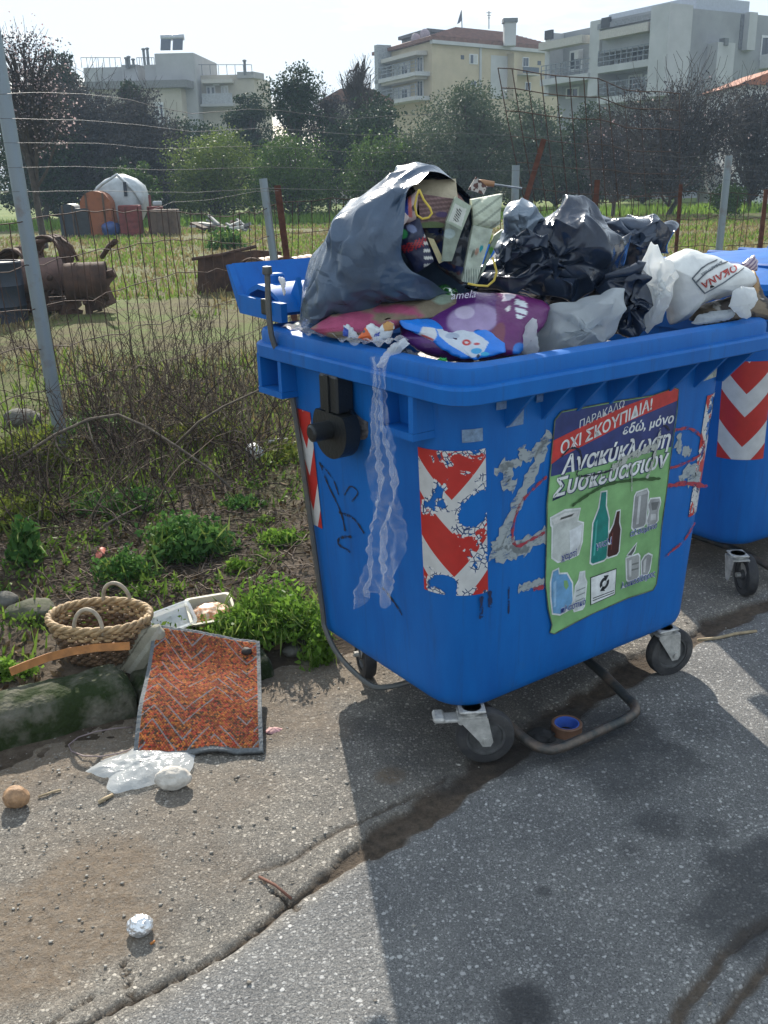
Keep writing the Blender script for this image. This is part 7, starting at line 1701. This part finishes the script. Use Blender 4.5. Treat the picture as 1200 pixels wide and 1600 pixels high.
# --- grey block on the right
C = A(1072, 12, 72); E0 = A(875, 52, 83.0); E1 = A(1230, 24, 77.5); H = C[2]; C[2] = E0[2] = E1[2] = 0
rt = empty('apartment_block', C, 0, 'grey concrete apartment block with awnings and stepped balconies at the right', 'building', 'houses behind the field'); Lo = np.array(rt.location)
d0, d1 = unit(C - E0), unit(E1 - C); n0 = np.array([d0[1], -d0[0], 0.0]); n0 = n0 if n0 @ (CAMP - C) > 0 else -n0
back = E0 + (E1 - C); block(rt, 'walls', GRYR, [E0[:2], C[:2], E1[:2], back[:2]], -.5, H)
M1 = wall_pt(961, 100, E0, d0); M1[2] = 0
block(rt, 'front_bay', GRYR, [M1[:2], C[:2], (C + n0 * 1.6)[:2], (M1 + n0 * 1.6)[:2]], H - 2.2, H - .05)
PHq = [C - d0 * 9 + d1 * 1.5, C + d1 * 1.5 - d0 * .5, C + d1 * 7 - d0 * .5, C - d0 * 9 + d1 * 7]; block(rt, 'penthouse', M('pale blue grey render', (.38, .41, .46), .85, var=.08), [q[:2] for q in PHq], H, A(1030, -6, 73)[2])
inset(rt, 'corner_fin', LGR, E0, d0, 1054, 14, 1073, 150, 2.2, 2.2); inset(rt, 'middle_fin', LGR, E0, d0, 951, 36, 961, 150, 1.8, 1.8); inset(rt, 'end_fin', LGR, E0, d0, 874, 54, 878, 150, 1.4, 1.4)
band(rt, 'parapet_band', M('darker grey band', (.20, .21, .225), .85), E0, d0, 879, 62, 950, 47, .35, .25, .3); band(rt, 'parapet_band', MATS['darker grey band'], E0, d0, 963, 41, 1052, 22, .35, 1.85, .3)
for x0, y0, x1, y1 in ((877, 70, 946, 56), (973, 52, 1050, 37)): band(rt, 'awning', AWN, E0, d0, x0, y0, x1, y1, .55, 2.3, .9)
for x0, y0, x1, y1 in ((986, 64, 1006, 98), (1029, 60, 1045, 94), (891, 80, 910, 110), (925, 78, 940, 107), (983, 118, 1003, 146), (1032, 112, 1046, 140), (885, 138, 905, 152), (922, 134, 938, 150)): window(rt, E0, d0, x0, y0, x1, y1, FRW, GLS)
for x0, y0, x1, y1 in ((964, 105, 1053, 94), (874, 127, 950, 114), (964, 152, 1053, 146)):
    band(rt, 'balcony_slab', LGR, E0, d0, x0, y0, x1, y1, .45, 2.0, 2.0)
    for hgt in (1.0, .66, .33): r_ = band(rt, 'railing', RAIL, E0, d0, x0, y0, x1, y1, .06, 1.95, .05); r_.location.z = hgt
    for k in range(10): r_ = band(rt, 'railing_post', RAIL, E0, d0, x0 + (x1 - x0) * k / 10, y0 + (y1 - y0) * k / 10, x0 + (x1 - x0) * k / 10 + .9, y0 + (y1 - y0) * k / 10, 1.0, 1.94, .05); r_.location.z = 1.0
for x0, y0, x1, y1 in ((1018, 60, 1024, 73), (905, 80, 911, 92), (1015, 117, 1022, 128), (968, 92, 973, 100)): inset(rt, 'air_conditioner', FRW, E0, d0, x0, y0, x1, y1, .5, .5)
inset(rt, 'roof_vent_panel', M('dark vent', (.03, .035, .045), .6), E0, d0, 874, 50, 885, 62, 1.5, .2); inset(rt, 'roof_vent_panel', MATS['dark vent'], E0, d0, 970, 31, 982, 44, 1.9, .2)
inset(rt, 'side_chimney', LGR, C, d1, 1106, 68, 1126, 150, .9, .9); inset(rt, 'chimney_pot', DKR, C, d1, 1115, 62, 1120, 74, 1.0, .5); inset(rt, 'side_fin', LGR, C, d1, 1163, 20, 1170, 80, .5, .5); inset(rt, 'recess_shade_strip', M('painted recess shade', (.15, .16, .18), .85), C, d1, 1158, 22, 1163, 78, .06, .08)  # recess on the side wall: its shade is painted as a dark grey strip
window(rt, C, d1, 1190, 55, 1200, 95, FRW, GLS); inset(rt, 'side_balcony', FRW, C, d1, 1188, 86, 1230, 110, 1.2, 1.2)
# --- grey house on the left
C = A(302, 82, 100); C[2] = 0
rt = empty('villa', C, 0, 'grey flat-roofed house with a solar water heater at the left', 'building', 'houses behind the field'); Lo = np.array(rt.location)
CON = M('weathered concrete render', (.33, .33, .33), .85, var=.12, scale=.6); CON2 = M('beige concrete render', (.38, .35, .29), .85, var=.12, scale=.6)
def fblock(name, mat, x0, x1, ytop, Yf, dep, ybot=None, par=rt):
    a, b = A(x0, ytop, Yf), A(x1, ytop, Yf); z1 = (a[2] + b[2]) / 2; z0 = -.5 if ybot is None else A((x0 + x1) / 2, ybot, Yf)[2]
    return block(par, name, mat, [(a[0], Yf), (b[0], Yf), (b[0] + .8, Yf + dep), (a[0] + .8, Yf + dep)], z0, z1)
fblock('main_tower', CON, 241, 302, 83, 100, 9); fblock('left_wing', CON, 130, 212, 105, 102, 8); fblock('stair_block', CON, 189, 214, 101, 101.2, 3, 130); fblock('right_wing', CON2, 300, 396, 117, 102, 8); fblock('terrace_slab', M('dark terrace slab', (.16, .16, .16), .85), 128, 291, 126, 98, 5, 138); fblock('lower_house', CON2, 140, 282, 139, 98.6, 5)
fblock('upper_wing', CON, 225, 243, 101, 100.6, 4); fblock('right_parapet', CON, 370, 396, 112, 101.8, 2, 122)
P0 = A(100, 150, 98.5); P0[2] = 0; dx = np.array([1.0, 0, 0])
for x0, y0, x1, y1 in ((240, 160, 258, 196), (262, 183, 268, 215), (150, 150, 166, 172)): window(rt, P0, dx, x0, y0, x1, y1, FRW, SHUT, GLS)
P2 = A(100, 150, 101.9); P2[2] = 0
inset(rt, 'balcony_panel', M('pale balcony wall', (.30, .31, .33), .8), P2, dx, 318, 148, 366, 164, 1.2, .2); inset(rt, 'balcony_slab', CON, P2, dx, 316, 164, 368, 167, 1.3, 1.3); inset(rt, 'awning', AWN, P2, dx, 318, 126, 366, 131, 1.2, 1.2); window(rt, P2, dx, 322, 134, 338, 162, FRW, GLS); window(rt, P2, dx, 345, 134, 358, 160, FRW, SHUT)
inset(rt, 'air_conditioner', FRW, P2, dx, 334, 126, 344, 134, .5, .5)
for x0, x1 in ((215, 242), (303, 394), (128, 190)):
    yb = 117 if x0 == 303 else 106
    for k in range(8): q = A(x0 + (x1 - x0) * k / 7, yb, 101.5) - Lo; mb = MB(); mb.tube([q, q + np.array([0, 0, .9])], .03, 4); mb.build('roof_railing_post', RAIL, rt)
    mb = MB(); mb.tube([A(x0, yb, 101.5) - Lo + np.array([0, 0, .9]), A(x1, yb, 101.5) - Lo + np.array([0, 0, .9])], .03, 4); mb.build('roof_railing', RAIL, rt)
for px, py, h in ((224, 78, 1.7), (230, 77, 1.7), (197, 92, .8), (201, 90, .9), (208, 94, .6), (382, 96, 1.2)):
    q = A(px, py, 101) - Lo; mb = MB(); mb.tube([q - np.array([0, 0, h]), q], .13, 8); mb.lathe([(0, 0), (.2, 0), (.2, .12), (0, .2)], tuple(q), 8); mb.build('chimney_pipe', DKR, rt)
sw = MB(); q = A(270, 82, 100.5) - Lo
for s in (-.6, .55): sw.box(q + np.array([s, 0, .75]), (.95, .1, 1.4), 0, Matrix.Rotation(R(-35), 3, 'X'))
sw.build('solar_panel', M('solar panel', (.05, .06, .08), .25), rt); sw = MB(); sw.tube([q + np.array([-1.1, .5, 1.35]), q + np.array([1.1, .5, 1.35])], .28, 12); sw.build('water_tank', M('grey tank', (.40, .42, .44), .4, .4), rt, smooth=True)
# --- small houses showing between the trees
c = A(555, 150, 85); rt = empty('small_house', (c[0], c[1], 0), 0, 'small house with brown tiled roof between the bare trees', 'building', 'houses behind the field'); mb = MB(); mb.box((0, 3, 3.7), (5.2, 6, 8)); mb.build('walls', CON2, rt)
zr = A(555, 147, 85)[2]; mb = MB(); mb.prism([(-3.2, 0), (3.2, 0), (1.2, 1.0), (-1.2, 1.0)], (0, -.4, zr - .6), (1, 0, 0), (0, 0, 1), (0, 1, 0), 7); mb.build('roof', TILE, rt)
mb = MB(); mb.box((.5, -.05, zr - 1.8), (1.0, .1, 1.2)); mb.build('window', GLS, rt)
c = A(1185, 140, 55); rt = empty('tiled_cottage', (c[0], c[1], 0), 0, 'low white cottage with red tiled roof at the right edge', 'building', 'houses behind the field'); z1 = A(1185, 133, 55)[2]; mb = MB(); mb.box((1.6, 3, z1 / 2), (5, 6, z1)); mb.build('walls', M('white cottage wall', (.55, .56, .56), .8, var=.1), rt)
mb = MB(); mb.prism([(-1.3, 0), (4.6, 0), (4.0, .95), (1.4, .95)], (0, -.3, z1), (1, 0, 0), (0, 0, 1), (0, 1, 0), 6.6); mb.build('roof', M('orange roof tiles', (.34, .12, .06), .8, var=.25, scale=3), rt)
for k in range(3): mb = MB(); mb.box((.2 + 1.6 * k, -.04, z1 * .62), (.7, .1, 1.1)); mb.build('window', GLS, rt)

# ================================================================== trees
BARK = M('grey brown bark', (.06, .048, .040), .9, var=.3, scale=8)
def tree(px, ytop, wpx, Y, label, mat, n=5000, size=.16, clumps=40, ybot=None, trunk=.14, shape=1.0, name='tree', cat='tree', seed=1, bare=0, blossom=None, dense=.42, group='trees beyond the field', upright=.0):
    """trunk, limbs and a crown of leaf clumps; px and ytop place it, wpx is its width in the picture"""
    rg = np.random.default_rng(seed); top = A(px, ytop, Y); w = wpx / 1490 * Y * .5; H = top[2]; base = np.array([top[0], Y, -.1])
    zb = max(.1, A(px, ybot, Y)[2]) if ybot else H * .28
    rt = empty(name, base, 0, label, cat, group)
    cz = (H + zb) / 2; hz = (H - zb) / 2
    # clump centres fill an uneven egg
    d = rg.normal(size=(clumps, 3)); d /= np.linalg.norm(d, axis=1)[:, None]; r = rg.uniform(size=clumps) ** dense
    if cat == 'bush' or 'hedge' in label:      # foliage right down to the grass
        zb = .05; cz = (H + zb) / 2; hz = (H - zb) / 2; lo = d[:, 2] < 0; d[lo, :2] /= np.maximum(np.hypot(d[lo, 0], d[lo, 1]), .3)[:, None]
    prof = 1 - shape * .35 * np.clip(d[:, 2], 0, 1)
    cc = d * r[:, None] * np.array([w * .86, w * .8, hz * .88]) * np.stack([prof, prof, np.ones(clumps)], -1) + np.array([0, 0, cz])
    cs = (.26 + .22 * rg.uniform(size=clumps)) * min(w, hz) * (1 if clumps > 20 else 1.5)
    # limbs
    paths = [[(0, 0, 0), (rg.normal() * .05 * w, rg.normal() * .05 * w, zb * .8 + .2), (rg.normal() * .1 * w, rg.normal() * .1 * w, cz)]]; rad = [trunk]
    for k in range(min(clumps, 46)):
        s = np.array([0, 0, zb * .7 + rg.uniform() * (cz - zb * .5)]); e = cc[k]; m1 = s * .6 + e * .4 + np.array([0, 0, -.08 * hz]); paths.append([s, m1, s * .25 + e * .75 + rg.normal(size=3) * .05 * w, e]); rad.append(trunk * .42)
    if bare:
        for k in range(bare):
            e = cc[rg.integers(clumps)]; s = e * np.array([.55, .55, .85]); q = [s]; v = (e - s) / (np.linalg.norm(e - s) + 1e-6)
            for i in range(5): v = v + rg.normal(size=3) * .28 + np.array([0, 0, .12 + upright]); v /= np.linalg.norm(v); q.append(q[-1] + v * .16 * min(w, hz) * 1.3)
            paths.append(q); rad.append(trunk * .09)
    link('trunk', tubes_fast('trunk', paths, rad, 5), BARK, rt, smooth=True)
    if n:
        n = int(n * 1.7); size = size * .88
        k = rg.integers(0, clumps, n); g = rg.normal(size=(n, 3)); g /= np.linalg.norm(g, axis=1)[:, None]; g *= (rg.uniform(size=n) ** .45)[:, None]
        C = cc[k] + g * cs[k][:, None] * np.array([1.15, 1.15, .85]); C = C[C[:, 2] > .05]
        link('crown', leaves_fast('crown', C, size, .6, .1, rg), mat, rt)
    if blossom:
        m = blossom[1]; k = rg.integers(0, clumps, m); C = cc[k] + rg.normal(size=(m, 3)) * cs[k][:, None] * .62
        link('blossoms', leaves_fast('blossoms', C, blossom[2], .9, 0, rg), blossom[0], rt)
    return rt
DKG = leafmat('dark evergreen leaves', (.022, .040, .020), (.042, .070, .030), .2, .6); MDG = leafmat('mid green leaves', (.035, .07, .018), (.095, .16, .035), .35, .5); OLV = leafmat('olive leaves', (.055, .080, .048), (.095, .125, .072), .25, .6); YLG = leafmat('yellow green leaves', (.07, .11, .02), (.16, .21, .05), .4, .5); TWG = leafmat('grey twig haze', (.036, .036, .040), (.085, .08, .085), .1, .8); BLO = leafmat('pale pink blossom', (.40, .28, .29), (.58, .47, .47), .4, .6); CYP = leafmat('conifer needles', (.015, .030, .020), (.04, .065, .035), .15, .6)
tree(20, 8, 150, 30, 'tall tree in pale pink blossom cut by the left edge', TWG, 2600, .09, 46, 270, .12, .3, seed=11, bare=160, blossom=(BLO, 1200, .06))
tree(75, 50, 60, 56, 'narrow dark conifer behind the left blossom tree', CYP, 6500, .22, 60, 300, .2, 1.6, seed=12, name='conifer'); tree(98, 62, 72, 58, 'ragged dark conifer right of the narrow one', CYP, 5500, .22, 44, 300, .2, 1.2, seed=13, name='conifer', dense=.6)
tree(40, 128, 150, 50, 'dark bushy evergreen at the left behind the tall post', DKG, 6500, .2, 60, 325, .2, .4, seed=14); tree(120, 122, 190, 52, 'broad bare twiggy tree left of the grey house', TWG, 9000, .17, 80, 325, .2, .3, seed=15, bare=420); tree(215, 130, 130, 53, 'bare twiggy tree in front of the grey house', TWG, 4600, .17, 60, 325, .18, .4, seed=16, bare=320)
tree(200, 118, 60, 60, 'small dark tree against the grey house wall', DKG, 3600, .2, 36, 250, .16, .8, seed=17); tree(212, 236, 62, 46, 'rounded green bush above the orange tank', MDG, 3200, .13, 34, 312, .1, .2, seed=18, name='bush', cat='bush')
tree(180, 240, 90, 48, 'flowering grey-green bush behind the white hull', DKG, 2600, .14, 34, 325, .1, .2, seed=19, name='bush', cat='bush', blossom=(BLO, 160, .09))
tree(328, 192, 150, 49, 'large rounded green bush left of the pair', YLG, 10500, .13, 90, 322, .14, .25, seed=20, name='bush', cat='bush'); tree(452, 202, 132, 47, 'dense dome-shaped green bush right of the pair', MDG, 9500, .12, 90, 326, .14, .1, seed=21, name='bush', cat='bush', dense=.33)
tree(381, 133, 66, 62, 'small dark tree beside the grey house balcony', DKG, 4200, .2, 40, 260, .16, .4, seed=22); tree(300, 175, 130, 60, 'dark shrubs below the grey house', DKG, 5600, .2, 50, 300, .16, .2, seed=23)
tree(458, 76, 96, 55, 'tall loose-leaved tree against the sky', DKG, 3900, .17, 44, 215, .18, .5, seed=24, dense=.7); tree(558, 68, 70, 58, 'bare leafless tree against the sky', TWG, 0, .1, 40, 180, .16, .6, seed=25, bare=420, upright=.1); tree(508, 135, 100, 57, 'spreading bare tree right of the loose-leaved one', TWG, 1500, .15, 44, 230, .14, .3, seed=26, bare=320); tree(592, 122, 60, 60, 'dark evergreen at the corner of the yellow house', DKG, 3600, .2, 40, 280, .16, .4, seed=27)
tree(560, 150, 150, 54, 'wide dark hedge tree behind the wires', DKG, 7500, .19, 70, 318, .16, .2, seed=28); tree(590, 196, 120, 48, 'green bush with pale top left of the grey-green mass', MDG, 5600, .14, 60, 318, .12, .3, seed=29, name='bush', cat='bush')
tree(735, 128, 170, 52, 'tall grey-green olive-like tree below the yellow house', OLV, 12500, .16, 100, 322, .18, .3, seed=30); tree(655, 188, 130, 49, 'grey-green tree left of the tall olive-like one', OLV, 6500, .15, 60, 318, .14, .3, seed=31); tree(830, 148, 130, 54, 'grey-green tree behind the bent mesh', OLV, 7500, .17, 70, 318, .16, .3, seed=32)
tree(925, 152, 110, 55, 'dark green tree below the grey block', DKG, 5500, .18, 60, 318, .16, .3, seed=33); tree(1060, 112, 240, 44, 'wide twiggy tree with scattered pink blossom at the right', TWG, 8500, .12, 90, 312, .18, .2, seed=34, bare=420, blossom=(BLO, 500, .075)); tree(1190, 120, 150, 46, 'twiggy tree at the right edge', TWG, 6500, .14, 60, 312, .16, .2, seed=35, bare=260); tree(965, 185, 110, 42, 'small almond tree with pink blossom', TWG, 2500, .11, 44, 310, .10, .2, seed=36, bare=300, blossom=(BLO, 260, .07))
tree(870, 210, 160, 58, 'low dark hedge at the foot of the olive-like trees', DKG, 6500, .2, 60, 322, .12, .1, seed=37); tree(1010, 205, 190, 60, 'low dark hedge below the blossom trees', DKG, 7500, .2, 60, 318, .12, .1, seed=38); tree(1150, 200, 150, 60, 'low dark hedge at the right edge', DKG, 6500, .2, 60, 312, .12, .1, seed=39); tree(700, 215, 200, 60, 'low dark hedge behind the big sack', DKG, 7500, .2, 60, 322, .12, .1, seed=40)
tree(80, 215, 200, 58, 'low dark hedge at the left', DKG, 7500, .2, 60, 326, .12, .1, seed=41); tree(250, 225, 150, 58, 'low dark hedge behind the scrap pile', DKG, 6000, .2, 50, 326, .12, .1, seed=43)
tree(1141, 277, 52, 40, 'small round bush alone in the grass at the right', MDG, 2400, .09, 40, 318, .06, .1, seed=42, name='bush', cat='bush', dense=.33)
tree(450, 190, 190, 61, 'low dark hedge behind the dome-shaped bush', DKG, 6500, .2, 60, 322, .12, .1, seed=44); tree(345, 215, 160, 61, 'low dark hedge behind the large rounded bush', DKG, 5500, .2, 50, 322, .12, .1, seed=45)
def blades_far():
    rg = np.random.default_rng(61); n = 9000; x = rg.uniform(-26, 26, n); y = rg.uniform(43, 49, n); k = np.abs(x) < y * .5; x, y = x[k], y[k]; n = len(x); h = rg.uniform(.2, .5, n)
    a = rg.uniform(0, 3.14, n); dx = np.stack([np.cos(a), np.sin(a), a * 0], -1) * .05; P = np.stack([x, y, gh(x, y)], -1); up = np.stack([rg.normal(size=n) * .08, rg.normal(size=n) * .08, h], -1)
    V = np.stack([P - dx, P + dx, P + up], 1).reshape(-1, 3); tag(link('tall_grass', fast('tall_grass', V, np.arange(n * 3).reshape(-1, 3)), leafmat('fresh tall grass', (.11, .20, .03), (.22, .34, .06), .5, .6)), 'band of fresh tall grass in front of the hedges', kind='stuff')
blades_far()

# ------------------------------------------------------------------ thin blue volume added for the veil of glare on far things
def haze():
    me = bpy.data.meshes.new('haze'); mb = MB(); mb.box((0, 70, 13.0), (240, 170, 30.0)); o = mb.build('haze', None)
    m = bpy.data.materials.new('haze'); m.use_nodes = True; N, L = m.node_tree.nodes, m.node_tree.links; N.clear()
    out = N.new('ShaderNodeOutputMaterial'); v = N.new('ShaderNodeVolumePrincipled'); v.inputs['Color'].default_value = (.62, .80, 1.0, 1); v.inputs['Density'].default_value = .0010; v.inputs['Anisotropy'].default_value = .0
    L.new(v.outputs[0], out.inputs['Volume']); o.data.materials.append(m); tag(o, 'thin bluish veil added over the field and houses', kind='stuff')
haze()
